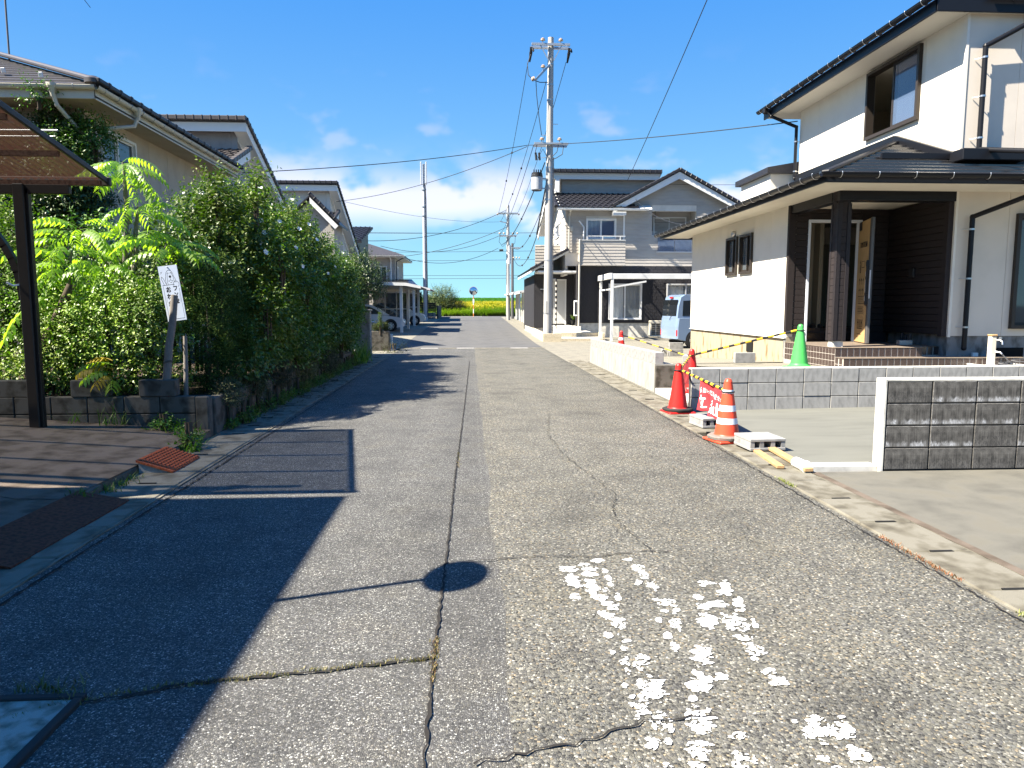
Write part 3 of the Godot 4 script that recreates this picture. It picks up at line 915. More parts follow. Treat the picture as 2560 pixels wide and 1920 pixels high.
func flakes() -> Array:
	return [
		[0.55, -3.94, 0.056, 0.046, 1.87, 0.50], [0.74, -4.07, 0.035, 0.031, 2.58, 0.50], [0.65, -4.01, 0.033, 0.026, 3.04, 0.50], [0.67, -3.93, 0.042, 0.035, 2.95, 0.40], [0.66, -3.86, 0.044, 0.034, 3.04, 0.50], [0.75, -3.80, 0.127, 0.016, 1.60, 0.50],
		[0.55, -3.77, 0.090, 0.043, -1.73, 0.30], [0.64, -3.69, 0.086, 0.038, 1.70, 0.40], [0.71, -3.64, 0.031, 0.021, 1.87, 0.20], [0.53, -3.55, 0.038, 0.031, 1.92, 0.50], [0.66, -3.52, 0.103, 0.036, -1.78, 0.40], [0.75, -3.53, 0.045, 0.015, 1.75, 0.50],
		[0.70, -3.42, 0.053, 0.030, 1.57, 0.30], [0.64, -3.35, 0.042, 0.025, -1.88, 0.40], [0.69, -3.26, 0.076, 0.040, -1.83, 0.30], [0.62, -3.12, 0.034, 0.017, 1.72, 0.60], [0.67, -3.12, 0.015, 0.009, 1.86, 0.60], [0.69, -3.05, 0.021, 0.014, 3.06, 0.40],
		[0.66, -2.99, 0.027, 0.018, -1.69, 0.30], [0.61, -2.96, 0.030, 0.011, 1.79, 0.20], [0.71, -2.86, 0.063, 0.030, 1.85, 0.10], [0.64, -2.86, 0.040, 0.020, 1.79, 0.30], [0.74, -2.89, 0.026, 0.011, 1.85, 0.60], [0.64, -2.79, 0.027, 0.013, 1.84, 0.10],
		[0.95, -3.94, 0.072, 0.037, 1.58, 0.10], [0.96, -3.86, 0.045, 0.024, -1.58, 0.30], [0.92, -4.08, 0.029, 0.022, 3.00, 0.20], [0.95, -3.79, 0.026, 0.019, 2.98, 0.30], [0.90, -3.72, 0.033, 0.019, 1.89, 0.30], [0.97, -3.68, 0.065, 0.031, -1.47, 0.20],
		[0.98, -3.46, 0.057, 0.041, -2.63, 0.20], [1.00, -3.35, 0.031, 0.017, 1.95, 0.60], [0.95, -3.36, 0.022, 0.018, 2.59, 0.50], [0.89, -3.26, 0.040, 0.015, 1.89, 0.40], [0.96, -3.22, 0.048, 0.030, 1.73, 0.20], [0.96, -3.15, 0.024, 0.007, 1.88, 0.30],
		[0.89, -3.09, 0.046, 0.019, 1.91, 0.60], [0.89, -2.98, 0.038, 0.021, 1.85, 0.60], [1.26, -3.69, 0.050, 0.031, 3.01, 0.30], [1.35, -3.63, 0.093, 0.029, 1.82, 0.60], [1.16, -3.51, 0.039, 0.025, 2.07, 0.30], [1.29, -3.56, 0.045, 0.018, 1.93, 0.40],
		[1.20, -3.41, 0.078, 0.038, 2.84, 0.40], [1.34, -3.41, 0.080, 0.027, 1.89, 0.60], [1.12, -3.23, 0.077, 0.042, 1.87, 0.45], [1.24, -3.21, 0.089, 0.057, 1.67, 0.35], [1.33, -3.18, 0.058, 0.012, 1.80, 0.60], [1.22, -3.05, 0.044, 0.036, 3.10, 0.20],
		[1.23, -2.95, 0.068, 0.041, -1.47, 0.10], [1.20, -2.86, 0.025, 0.014, 2.13, 0.40], [0.99, -2.90, 0.086, 0.045, 1.92, 0.45], [0.91, -2.68, 0.084, 0.049, 2.03, 0.55], [1.00, -2.72, 0.028, 0.022, -2.71, 0.50], [1.22, -2.74, 0.031, 0.025, 2.73, 0.40],
		[1.22, -2.67, 0.038, 0.035, -3.07, 0.50], [0.70, -2.64, 0.092, 0.054, 1.78, 0.42], [0.60, -2.67, 0.027, 0.010, 1.81, 0.50], [0.61, -2.59, 0.023, 0.013, 1.87, 0.50], [0.62, -2.51, 0.046, 0.027, -1.80, 0.30], [0.68, -2.43, 0.061, 0.037, -1.56, 0.05],
		[0.70, -2.37, 0.030, 0.011, 1.88, 0.50], [0.60, -2.45, 0.019, 0.009, 1.85, 0.30], [0.84, -2.56, 0.021, 0.017, 1.95, 0.60], [0.82, -2.42, 0.079, 0.050, 1.95, 0.45], [0.93, -2.32, 0.040, 0.019, 3.11, 0.20], [0.61, -2.29, 0.042, 0.022, 1.95, 0.40],
		[0.67, -2.30, 0.023, 0.012, 1.92, 0.60], [0.76, -2.26, 0.050, 0.038, -2.84, 0.35], [0.75, -2.21, 0.028, 0.023, 1.73, 0.40], [0.88, -2.21, 0.030, 0.015, 2.05, 0.40], [0.92, -2.19, 0.033, 0.027, 1.87, 0.40], [0.73, -2.17, 0.033, 0.020, 3.03, 0.50],
		[0.64, -2.17, 0.023, 0.015, 3.03, 0.50], [0.87, -2.16, 0.023, 0.019, -3.07, 0.40], [1.22, -2.34, 0.077, 0.043, 2.13, 0.50], [1.30, -2.33, 0.055, 0.038, 2.20, 0.45], [1.16, -2.39, 0.015, 0.010, 2.58, 0.50], [1.34, -2.41, 0.015, 0.009, 2.77, 0.50],
		[1.29, -2.20, 0.045, 0.037, 2.10, 0.45], [1.16, -2.18, 0.021, 0.018, 2.01, 0.50], [1.17, -2.13, 0.022, 0.008, 3.12, 0.40], [1.30, -2.12, 0.027, 0.005, -3.10, 0.40]]

# ---------------------------------------------------------------- the left side, near
func bevel_block(w: float, h: float, d: float, bev := 0.008) -> Mesh:
	var b := MB.new()
	b.box(Vector3(0, h * 0.5, 0), Vector3(w, h, d), Basis.IDENTITY, bev)
	return b.mesh()

func left_near() -> void:
	# raised old concrete forecourt
	var s := MB.new()
	var h := func(x: float) -> float: return 0.085 + 0.072 * (-2.98 - x)
	var xs := [-2.98, -4.0, -5.2, -7.0, -12.0]
	for k in 4:
		var a: float = xs[k]
		var b: float = xs[k + 1]
		s.sheet(Vector3(b, h.call(b), 4), Vector3(a, h.call(a), 4), Vector3(a, h.call(a), -8.36), Vector3(b, h.call(b), -8.36))
	for k in 60:
		var za := 4.0 - k * 0.206
		var zb := za - 0.206
		var o0 := 0.012 * sin(k * 2.3) + 0.008 * sin(k * 5.1)
		var o1 := 0.012 * sin((k + 1) * 2.3) + 0.008 * sin((k + 1) * 5.1)
		s.sheet(Vector3(-2.955 + o0, -0.06, za), Vector3(-2.955 + o1, -0.06, zb), Vector3(-2.975 + o1, 0.068, zb), Vector3(-2.975 + o0, 0.068, za))
		s.sheet(Vector3(-2.975 + o0, 0.068, za), Vector3(-2.975 + o1, 0.068, zb), Vector3(-3.0, 0.0866, zb), Vector3(-3.0, 0.0866, za))
	struct("driveway", s, M["slab_old"])
	var ck := MB.new()
	crack(ck, [Vector2(-3.0, -5.35), Vector2(-3.3, -5.3), Vector2(-3.8, -5.45), Vector2(-4.5, -5.4)], 0.012, 0.01, 0.0)
	for i in ck.v.size():
		ck.v[i].y = h.call(ck.v[i].x) + 0.003
	struct("driveway_crack", ck, M["crack"])
	# rusty ramp plates in the gutter
	var p := thing("ramp_plate", "long dark brown rusty steel ramp plate sloping from forecourt to road", "ramp plate")
	var m := MB.new()
	m.prism([Vector3(-3.0, 0.098, -4.12), Vector3(-2.62, 0.022, -4.12), Vector3(-2.62, 0.010, -4.12), Vector3(-3.0, 0.086, -4.12)], Vector3(0, 0, -1.44))
	part("plate", m, M["rusty_brown"], p)
	for z in [-4.16, -5.52]:
		var e := MB.new()
		e.prism([Vector3(-2.98, 0.084, z), Vector3(-2.98, 0.012, z), Vector3(-2.66, 0.012, z), Vector3(-2.66, 0.02, z)], Vector3(0, 0, 0.03))
		part("side_rib", e, M["rusty_brown"], p)
	var q := thing("ramp_plate", "small orange rusty grooved ramp plate beside the corner of the old block wall", "ramp plate")
	var m2 := MB.new()
	m2.prism([Vector3(-2.98, 0.135, -6.48), Vector3(-2.66, 0.032, -6.48), Vector3(-2.66, 0.014, -6.48), Vector3(-2.98, 0.115, -6.48)], Vector3(0, 0, -0.64))
	part("plate", m2, M["rusty_red"], q)
	var st := MB.new()
	var sd := Vector3(0.32, -0.103, 0).normalized()
	var up := Vector3(0.103, 0.32, 0).normalized()
	for i in 9:
		for k in 11:
			var c := Vector3(-2.965, 0.1305, -6.50) + sd * (0.012 + i * 0.036) + Vector3(0, 0, -0.035 - k * 0.056)
			st.box(c + up * 0.004, Vector3(0.022, 0.008, 0.040), Basis(sd, up, Vector3(0, 0, 1)), 0.003)
	stuff("tread_pattern", st, M["rusty_red"], q)
	for z in [-6.52, -7.08]:
		var e := MB.new()
		e.prism([Vector3(-2.965, 0.112, z), Vector3(-2.965, 0.012, z), Vector3(-2.70, 0.012, z), Vector3(-2.70, 0.026, z)], Vector3(0, 0, 0.02))
		part("side_rib", e, M["block_new"], q)
	# utility cover at the lower left corner
	var u := thing("utility_cover", "speckled concrete utility cover with dark metal rim set in the asphalt", "manhole cover")
	var ub := MB.new()
	ub.bx(-2.02, -1.515, -0.05, 0.012, -2.685, -2.02)
	part("cover", ub, M["cover_concrete"], u)
	for e in [[-2.05, -1.48, -2.72, -2.685], [-1.515, -1.48, -2.685, -2.02], [-2.05, -2.02, -2.685, -2.02], [-2.05, -1.48, -2.02, -1.985]]:
		var r := MB.new()
		r.bx(e[0], e[1], -0.05, 0.022, e[2], e[3], 0.004)
		part("rim", r, M["rubber"], u)
	var lug := MB.new()
	lug.bx(-1.86, -1.74, -0.05, 0.0135, -2.42, -2.36, 0.002)
	part("lifting_slot", lug, M["hollow"], u)
	old_wall()
	carport_near()
	neighbour()
	# the sign whose round shadow lies on the road
	var hm := 3.4
	var foot := Vector3(-0.12 - hm / SUN_DROP, 0, -3.9 + hm / SUN_DROP * SUN_RUN)
	var sg := thing("round_mirror", "round mirror on a slim pole at the left edge of the road", "traffic mirror", foot)
	var pl := MB.new()
	pl.cyl(Vector3(0, -0.05, 0), Vector3(0, hm + 0.1, 0), 0.022, 0.022, 10)
	part("pole", pl, M["galvanized"], sg)
	var dk := MB.new()
	dk.cyl(Vector3(0.045, hm, 0), Vector3(0.03, hm, 0), 0.215, 0.215, 32)
	part("mirror_glass", dk, M["mirror_face"], sg)
	var bk := MB.new()
	bk.cyl(Vector3(0.03, hm, 0), Vector3(0.0, hm, 0), 0.225, 0.10, 32)
	part("housing", bk, M["orange_pole"], sg)

func old_wall() -> void:
	# low old block wall: front run across, then a rendered run along the street
	var w := thing("block_wall", "low dark weathered block wall holding up the overgrown garden, with three loose upper blocks", "wall")
	var core := MB.new()
	core.bx(-9.0, -3.05, -0.3, 0.46, -8.50, -8.38)
	core.bx(-3.12, -3.00, -0.3, 0.40, -18.6, -8.50)
	part("mortar", core, M["mortar"], w)
	var bm := bevel_block(0.387, 0.188, 0.13, 0.006)
	for r in 2:
		for k in 15:
			var x := -3.34 - k * 0.40
			var o := part("block", bm, M["wall_old"], w)
			o.position = Vector3(x, 0.08 + r * 0.2 + 0.004, -8.42 + rng.randf_range(-0.004, 0.004))
	var cap := MB.new()
	cap.bx(-3.143, -3.0, -0.05, 0.47, -8.50, -8.352, 0.01)
	part("corner_pillar", cap, M["wall_old"], w)
	# run along the street in long cast pieces, sinking slightly
	for k in 5:
		var z := -8.51 - k * 2.0
		var m := MB.new()
		m.bx(-3.11, -2.975 + 0.012 * sin(k * 2.0), -0.05, 0.44 - k * 0.02, z - 1.985, z, 0.012)
		part("wall_section", m, M["wall_old"], w)
	for x in [-3.56, -4.31, -5.17, -6.2]:
		var o := part("upper_block", bevel_block(0.40, 0.19, 0.15, 0.008), M["wall_old"], w)
		o.position = Vector3(x, 0.475, -8.43 + rng.randf_range(-0.01, 0.01))
		o.rotation.y = rng.randf_range(-0.03, 0.03)
	var so := MB.new()
	so.sheet(Vector3(-14, 0.42, -8.5), Vector3(-3.1, 0.42, -8.5), Vector3(-3.1, 0.36, -20.4), Vector3(-14, 0.36, -20.4))
	struct("garden_soil", so, M["earth"])
	# stakes
	var st := thing("wooden_stake", "crooked grey weathered wooden stake in front of the dog sign", "stake")
	var s := MB.new()
	s.tube([Vector3(-3.50, 0.47, -8.43), Vector3(-3.46, 0.80, -8.43), Vector3(-3.435, 1.05, -8.44), Vector3(-3.39, 1.3, -8.45), Vector3(-3.355, 1.62, -8.46)], 0.048, 9, 0.038)
	s.cyl(Vector3(-3.357, 1.60, -8.46), Vector3(-3.352, 1.625, -8.46), 0.038, 0.030, 9)
	part("stake", s, M["timber_grey"], st)
	var wr := MB.new()
	for k in 2:
		var ring := []
		for i in 13: ring.append(Vector3(-3.452, 0.86 + 0.012 * k + 0.01 * sin(i), -8.43) + Vector3(cos(i * TAU / 12), 0, sin(i * TAU / 12)) * 0.049)
		wr.tube(ring, 0.003, 4)
	part("wire_tie", wr, M["wire"], st)
	var s2 := MB.new()
	s2.tube([Vector3(-3.36, 0.40, -8.66), Vector3(-3.345, 0.8, -8.66), Vector3(-3.34, 1.15, -8.67)], 0.028, 7, 0.024)
	solo("wooden_stake", s2, M["timber_grey"], "thin straight weathered stake half hidden in leaves right of the sign", "stake")
	var s3 := MB.new()
	s3.tube([Vector3(-5.35, 0.40, -8.75), Vector3(-5.1, 0.9, -8.8), Vector3(-4.72, 1.75, -8.9)], 0.055, 8, 0.045)
	solo("leaning_log", s3, M["bark"], "leaning bare log behind the carport post at the far left", "log")
	dog_sign()

# strokes drawn with a round brush; points are in 0..1 of a box
func stroke(im: Image, box_: Rect2, pts: Array, w: float, k: Color) -> void:
	var prev := Vector2.INF
	for p in pts:
		var q := box_.position + Vector2(p[0], p[1]) * box_.size
		if prev != Vector2.INF:
			var n := int((q - prev).length() / (w * 0.3)) + 1
			for i in n + 1:
				var c := prev.lerp(q, float(i) / n)
				for y in range(int(c.y - w), int(c.y + w) + 1):
					for x in range(int(c.x - w), int(c.x + w) + 1):
						if x >= 0 and y >= 0 and x < im.get_width() and y < im.get_height() and Vector2(x, y).distance_squared_to(c) <= w * w: im.set_pixel(x, y, k)
		prev = q

func arc(cx: float, cy: float, rx: float, ry: float, a0: float, a1: float) -> Array:
	var o := []
	for i in 17:
		var a := deg_to_rad(lerpf(a0, a1, i / 16.0))
		o.append([cx + rx * cos(a), cy + ry * sin(a)])
	return o

func glyph(g: String) -> Array:
	match g:
		"fu": return [[[0.12, 0.18], [0.86, 0.18], [0.8, 0.5], [0.55, 0.8], [0.3, 0.92]]]
		"n": return [[[0.15, 0.22], [0.4, 0.38]], [[0.15, 0.9], [0.5, 0.75], [0.88, 0.3]]]
		"wo": return [[[0.15, 0.22], [0.85, 0.2]], [[0.5, 0.05], [0.3, 0.45], [0.6, 0.5], [0.6, 0.75]], [[0.85, 0.42], [0.4, 0.7], [0.45, 0.92], [0.85, 0.92]]]
		"o": return [[[0.1, 0.28], [0.65, 0.25]], [[0.38, 0.05], [0.38, 0.85], [0.12, 0.85], [0.15, 0.65], [0.5, 0.48], [0.85, 0.6], [0.85, 0.85], [0.6, 0.92]], [[0.72, 0.12], [0.92, 0.28]]]
		"ne": return [[[0.3, 0.05], [0.3, 0.95]], [[0.05, 0.3], [0.42, 0.25], [0.08, 0.75], [0.5, 0.35], [0.75, 0.3], [0.9, 0.5], [0.85, 0.85], [0.65, 0.9], [0.6, 0.75], [0.95, 0.92]]]
		"ga": return [[[0.08, 0.35], [0.6, 0.3], [0.62, 0.6], [0.5, 0.9], [0.35, 0.8]], [[0.4, 0.08], [0.1, 0.9]], [[0.7, 0.35], [0.82, 0.6]], [[0.78, 0.05], [0.85, 0.18]], [[0.9, 0.02], [0.97, 0.14]]]
		"i": return [[[0.18, 0.2], [0.2, 0.7], [0.32, 0.85], [0.42, 0.7]], [[0.72, 0.28], [0.85, 0.65]]]
		"tatsu": return [[[0.5, 0.02], [0.5, 0.2]], [[0.12, 0.24], [0.88, 0.24]], [[0.3, 0.36], [0.38, 0.8]], [[0.7, 0.34], [0.58, 0.84]], [[0.05, 0.9], [0.95, 0.9]]]
		"hito": return [[[0.42, 0.08], [0.5, 0.2], [0.35, 0.65], [0.05, 0.95]], [[0.5, 0.2], [0.65, 0.65], [0.95, 0.95]]]
		"kin": return [[[0.05, 0.16], [0.46, 0.16]], [[0.25, 0.02], [0.25, 0.46]], [[0.25, 0.18], [0.05, 0.42]], [[0.54, 0.16], [0.96, 0.16]], [[0.75, 0.02], [0.75, 0.46]], [[0.75, 0.18], [0.97, 0.42]], [[0.28, 0.54], [0.72, 0.54]], [[0.08, 0.68], [0.92, 0.68]], [[0.5, 0.68], [0.5, 0.96]], [[0.3, 0.76], [0.12, 0.94]], [[0.7, 0.76], [0.88, 0.94]]]
		"shi": return [[[0.48, 0.06], [0.48, 0.9]], [[0.48, 0.42], [0.86, 0.42]], [[0.2, 0.38], [0.2, 0.9]], [[0.04, 0.9], [0.96, 0.9]]]
		"ha": return [[[0.15, 0.1], [0.15, 0.9]], [[0.4, 0.3], [0.95, 0.28]], [[0.7, 0.05], [0.7, 0.85], [0.5, 0.9], [0.5, 0.72], [0.95, 0.9]]]
		"tsu": return [[[0.2, 0.5], [0.6, 0.4], [0.85, 0.6], [0.7, 0.85], [0.45, 0.9]]]
		"te": return [[[0.08, 0.2], [0.9, 0.15], [0.5, 0.4], [0.5, 0.75], [0.85, 0.92]]]
		"ka": return [[[0.08, 0.35], [0.6, 0.3], [0.62, 0.6], [0.5, 0.9], [0.35, 0.8]], [[0.4, 0.08], [0.1, 0.9]], [[0.75, 0.3], [0.88, 0.6]]]
		"ra": return [[[0.4, 0.05], [0.6, 0.15]], [[0.3, 0.3], [0.25, 0.65], [0.6, 0.5], [0.85, 0.65], [0.7, 0.9], [0.35, 0.92]]]
		"ke": return [[[0.15, 0.1], [0.15, 0.9]], [[0.4, 0.35], [0.95, 0.32]], [[0.75, 0.08], [0.75, 0.6], [0.55, 0.95]]]
		"ma": return [[[0.15, 0.22], [0.85, 0.22]], [[0.2, 0.45], [0.8, 0.45]], [[0.5, 0.05], [0.5, 0.8], [0.3, 0.9], [0.28, 0.75], [0.85, 0.92]]]
		"se": return [[[0.05, 0.4], [0.95, 0.35]], [[0.7, 0.1], [0.7, 0.6]], [[0.3, 0.15], [0.3, 0.8], [0.85, 0.88]]]
	return []

func dog_sign() -> void:
	var w := 256
	var h := 600
	var im := Image.create_empty(w, h, false, Image.FORMAT_RGB8)
	im.fill(Color(0.90, 0.93, 0.97))
	var k := Color(0.07, 0.07, 0.10)
	var full := Rect2(0, 0, w, h)
	# a plain hand-drawn waving dog behind a panel
	var lines := [arc(0.53, 0.19, 0.20, 0.105, 180, 360), [[0.33, 0.19], [0.28, 0.25], [0.30, 0.32]], [[0.73, 0.19], [0.80, 0.25], [0.82, 0.31]], [[0.44, 0.13], [0.40, 0.20], [0.37, 0.28], [0.38, 0.345]], [[0.64, 0.13], [0.70, 0.20], [0.73, 0.28], [0.76, 0.31]],
		[[0.30, 0.345], [0.18, 0.22], [0.10, 0.19], [0.08, 0.23], [0.18, 0.345]], [[0.08, 0.345], [0.70, 0.345]], arc(0.80, 0.345, 0.15, 0.055, 150, 420), [[0.10, 0.345], [0.10, 0.965], [0.92, 0.965], [0.92, 0.42]],
		arc(0.46, 0.145, 0.045, 0.015, 190, 350), arc(0.62, 0.145, 0.045, 0.015, 190, 350), [[0.55, 0.215], [0.55, 0.255], [0.46, 0.285], [0.42, 0.27]], [[0.55, 0.255], [0.64, 0.285], [0.68, 0.27]], [[0.52, 0.305], [0.60, 0.305]], [[0.10, 0.11], [0.18, 0.105]], [[0.08, 0.135], [0.14, 0.13]]]
	for l in lines: stroke(im, full, l, 2.2, k)
	for i in 5: stroke(im, full, arc(0.55, 0.20, 0.012 + i * 0.010, 0.003 + i * 0.0035, 0, 360), 3.0, k)
	stroke(im, full, arc(0.53, 0.04, 0.012, 0.005, 0, 360), 3.0, k)
	var col := [["fu", 0.37], ["n", 0.48], ["wo", 0.60]]
	for c in col:
		for s in glyph(c[0]): stroke(im, Rect2(w * 0.60, h * c[1], w * 0.22, h * 0.088), s, 5.5, k)
	col = [["o", 0.38], ["ne", 0.50], ["ga", 0.63], ["i", 0.77]]
	for c in col:
		for s in glyph(c[0]): stroke(im, Rect2(w * 0.22, h * c[1], w * 0.24, h * 0.10), s, 5.5, k)
	for y in 16: stroke(im, full, [[0.16, 0.56 + y * 0.006], [0.175, 0.56 + y * 0.006]], 0.8, k)
	for y in 30: stroke(im, full, [[0.86, 0.5 + y * 0.006], [0.875, 0.5 + y * 0.006]], 0.8, k)
	var m := StandardMaterial3D.new()
	m.resource_name = "sign_print"
	m.albedo_texture = ImageTexture.create_from_image(im)
	m.roughness = 0.4
	var t := thing("dog_sign", "white notice board with a drawn waving dog and Japanese writing, tilted in the hedge", "sign", Vector3(-3.405, 1.66, -8.52))
	t.rotation = Vector3(0.02, 0.10, 0.13)
	var b := MB.new()
	b.bx(-0.103, 0.103, -0.33, 0.30, -0.006, 0.0)
	part("board", b, M["white_trim"], t)
	var f := MB.new()
	f.quad(Vector3(-0.103, -0.33, 0.002), Vector3(0.103, -0.33, 0.002), Vector3(0.103, 0.30, 0.002), Vector3(-0.103, 0.30, 0.002))
	part("print", f, m, t)
	var n := MB.new()
	n.cyl(Vector3(0, 0.28, 0), Vector3(0, 0.28, 0.008), 0.006, 0.006, 8)
	part("nail", n, M["steel"], t)

func carport_near() -> void:
	var t := thing("carport", "dark bronze carport with reddish brown corrugated roof at upper left", "carport")
	var z0 := -8.0
	var z1 := -4.85
	var y0 := 2.80
	var sl := 0.19
	var xr := -3.80
	var xl := -8.2
	var Y := func(z: float) -> float: return y0 + sl * (z - z0)
	# corrugated sheets between purlins
	var bays := 4
	for k in bays:
		var za := z0 + 0.06 + (z1 - z0 - 0.12) * k / bays
		var zb := z0 + 0.06 + (z1 - z0 - 0.12) * (k + 1) / bays
		var s := MB.new()
		var n := 240
		for i in n:
			var xa := xl + (xr - 0.015 - xl) * i / n
			var xb := xl + (xr - 0.015 - xl) * (i + 1) / n
			var ha := 0.010 * sin(xa * TAU / 0.076)
			var hb := 0.010 * sin(xb * TAU / 0.076)
			s.quad(Vector3(xa, Y.call(za) + ha, za), Vector3(xa, Y.call(zb) + ha, zb), Vector3(xb, Y.call(zb) + hb, zb), Vector3(xb, Y.call(za) + hb, za))
		part("roof_sheet", s, M["poly_roof"], t)
	for k in bays + 1:
		var z := z0 + 0.06 + (z1 - z0 - 0.12) * k / bays
		var b := MB.new()
		b.bar(Vector3(xl, Y.call(z) - 0.035, z), Vector3(xr - 0.04, Y.call(z) - 0.035, z), 0.035, 0.05)
		part("purlin", b, M["purlin"], t)
	# side beam along the free edge, front and rear trims
	for e in [[Vector3(xr, Y.call(z0) + 0.005, z0), Vector3(xr, Y.call(z1) + 0.005, z1), "edge_beam", 0.03, 0.06], [Vector3(xl, Y.call(z0), z0), Vector3(xr + 0.03, Y.call(z0), z0), "front_trim", 0.06, 0.09], [Vector3(xl, Y.call(z1), z1), Vector3(xr + 0.03, Y.call(z1), z1), "rear_trim", 0.06, 0.09]]:
		var b := MB.new()
		b.bar(e[0], e[1], e[3], e[4], Vector3.UP, 0.008)
		part(e[2], b, M["bronze"], t)
	# posts with their curved arms
	for z in [-7.95, -5.1]:
		var x := -4.66
		var p := MB.new()
		p.bx(x - 0.055, x + 0.055, 0.10, Y.call(z) - 0.05, z - 0.06, z + 0.06, 0.008)
		p.bx(x + 0.056, x + 0.085, 0.10, Y.call(z) - 0.1, z - 0.03, z + 0.03, 0.004)
		part("post", p, M["bronze"], t)
		var b := MB.new()
		b.bar(Vector3(xl, Y.call(z) - 0.10, z), Vector3(x + 0.5, Y.call(z) - 0.10, z), 0.06, 0.10, Vector3.UP, 0.008)
		part("arm_beam", b, M["bronze"], t)
		var pts := []
		for i in 13:
			var a := PI * 0.5 * i / 12
			pts.append(Vector3(x - 1.15 + 1.10 * cos(a), Y.call(z) - 1.25 + 1.12 * sin(a), z))
		var c := MB.new()
		for i in 12: c.bar(pts[i], pts[i + 1] + (pts[i + 1] - pts[i]) * 0.08, 0.07, 0.06, Vector3(0, 0, 1))
		part("curved_brace", c, M["bronze"], t)
	var hook := MB.new()
	hook.tube([Vector3(-4.72, 1.72, -7.90), Vector3(-4.72, 1.71, -7.80), Vector3(-4.78, 1.74, -7.80)], 0.012, 6)
	part("hook", hook, M["pvc"], t)

func neighbour() -> void:
	# stands left of the camera; its eave shades the road
	var eh := 5.0
	var ex := -0.98 - eh / SUN_DROP
	var ez := -5.65 + eh / SUN_DROP * SUN_RUN
	var t := thing("neighbour_house", "two-storey house left of the viewpoint whose eave shades the road", "house")
	var w := MB.new()
	var x1 := ex - 0.5
	wall(w, 0, x1, 1.0, 0.14, ez + 0.5, 8.0, 0.0, eh - 0.05, [[0.5, 2.2, 3.2, 4.4], [4.0, 5.7, 3.2, 4.4]])
	wall(w, 2, ez + 0.5, -1.0, 0.14, -12.5, x1, 0.0, eh - 0.05)
	wall(w, 2, 8.0, 1.0, 0.14, -12.5, x1, 0.0, eh - 0.05)
	wall(w, 0, -12.5, -1.0, 0.14, ez + 0.5, 8.0, 0.0, eh - 0.05)
	part("wall", w, M["beige_stucco"], t)
	window(t, 0, x1, 1.0, 0.5, 2.2, 3.2, 4.4, "sash_silver", "pane_dark")
	window(t, 0, x1, 1.0, 4.0, 5.7, 3.2, 4.4, "sash_silver", "pane_dark")
	var r := MB.new()
	var cx0 := ex - 4.0
	slab(r, Vector3(ex, eh, 8.5), Vector3(ex, eh, ez), Vector3(cx0, eh + 1.6, ez + 4.0), Vector3(cx0, eh + 1.6, 4.5), 0.08)
	slab(r, Vector3(-13, eh, ez), Vector3(-13, eh, 8.5), Vector3(cx0, eh + 1.6, 4.5), Vector3(cx0, eh + 1.6, ez + 4.0), 0.08)
	slab(r, Vector3(ex, eh, ez), Vector3(-13, eh, ez), Vector3(cx0, eh + 1.6, ez + 4.0), Vector3(cx0, eh + 1.6, ez + 4.0), 0.08)
	slab(r, Vector3(-13, eh, 8.5), Vector3(ex, eh, 8.5), Vector3(cx0, eh + 1.6, 4.5), Vector3(cx0, eh + 1.6, 4.5), 0.08)
	r.bx(-12.9, ex - 0.1, eh - 0.12, eh - 0.085, ez + 0.1, 8.4)
	part("roof", r, M["roof_dull"], t)

# ---------------------------------------------------------------- the right side, near
func stained_block(sd: int) -> ImageTexture:
	# a block face with white bloom along its foot, dark streaks and rough top
	var im := Image.create_empty(192, 96, false, Image.FORMAT_RGB8)
	var f := noise(0.02, sd, FastNoiseLite.TYPE_SIMPLEX, 5)
	var f2 := noise(0.10, sd + 9, FastNoiseLite.TYPE_SIMPLEX, 2)
	var f3 := noise(0.25, sd + 3, FastNoiseLite.TYPE_SIMPLEX, 2)
	for x in 192:
		var streak := f2.get_noise_2d(x * 1.6, 3.0 + sd)
		var foot := 0.80 + 0.10 * f.get_noise_2d(x * 2.0, 900.0) + 0.05 * f2.get_noise_2d(x * 4.0, 50.0)
		var strength := clampf(0.55 + 0.8 * f.get_noise_2d(x * 0.9, 300.0 + sd * 7), 0.0, 1.0)
		if sd % 4 == 3: strength *= 0.12
		for y in 96:
			var v := y / 95.0
			var b := 0.068 + 0.042 * f.get_noise_2d(x, y * 0.7) + 0.02 * f3.get_noise_2d(x, y)
			b += 0.03 * streak * smoothstep(0.0, 0.4, v)
			if f3.get_noise_2d(x * 1.2, y * 1.2) > 0.22 and v < 0.3: b += 0.05
			var k := lin(clampf(b * 1.03, 0.02, 0.5), clampf(b * 0.98, 0.02, 0.5), clampf(b * 0.90, 0.02, 0.5))
			var wsh := smoothstep(foot - 0.10, foot + 0.06, v) * smoothstep(1.0, 0.96, v) * strength * (0.75 + 0.5 * f2.get_noise_2d(x * 3.0, y * 0.6))
			k = k.lerp(lin(0.52, 0.53, 0.55), clampf(wsh, 0, 0.9))
			if sd % 4 == 3 and v > 0.5 and f2.get_noise_2d(x * 2.6, y * 0.35 + 77) > 0.38: k = lin(0.03, 0.03, 0.03)
			im.set_pixel(x, y, k)
	return ImageTexture.create_from_image(im)

func face_block(w: float, h: float, d: float) -> Mesh:
	# front face keeps whole-face UVs; the bevel is small
	var b := MB.new()
	b.box(Vector3(0, h * 0.5, 0), Vector3(w, h, d), Basis.IDENTITY, 0.005)
	return b.mesh()

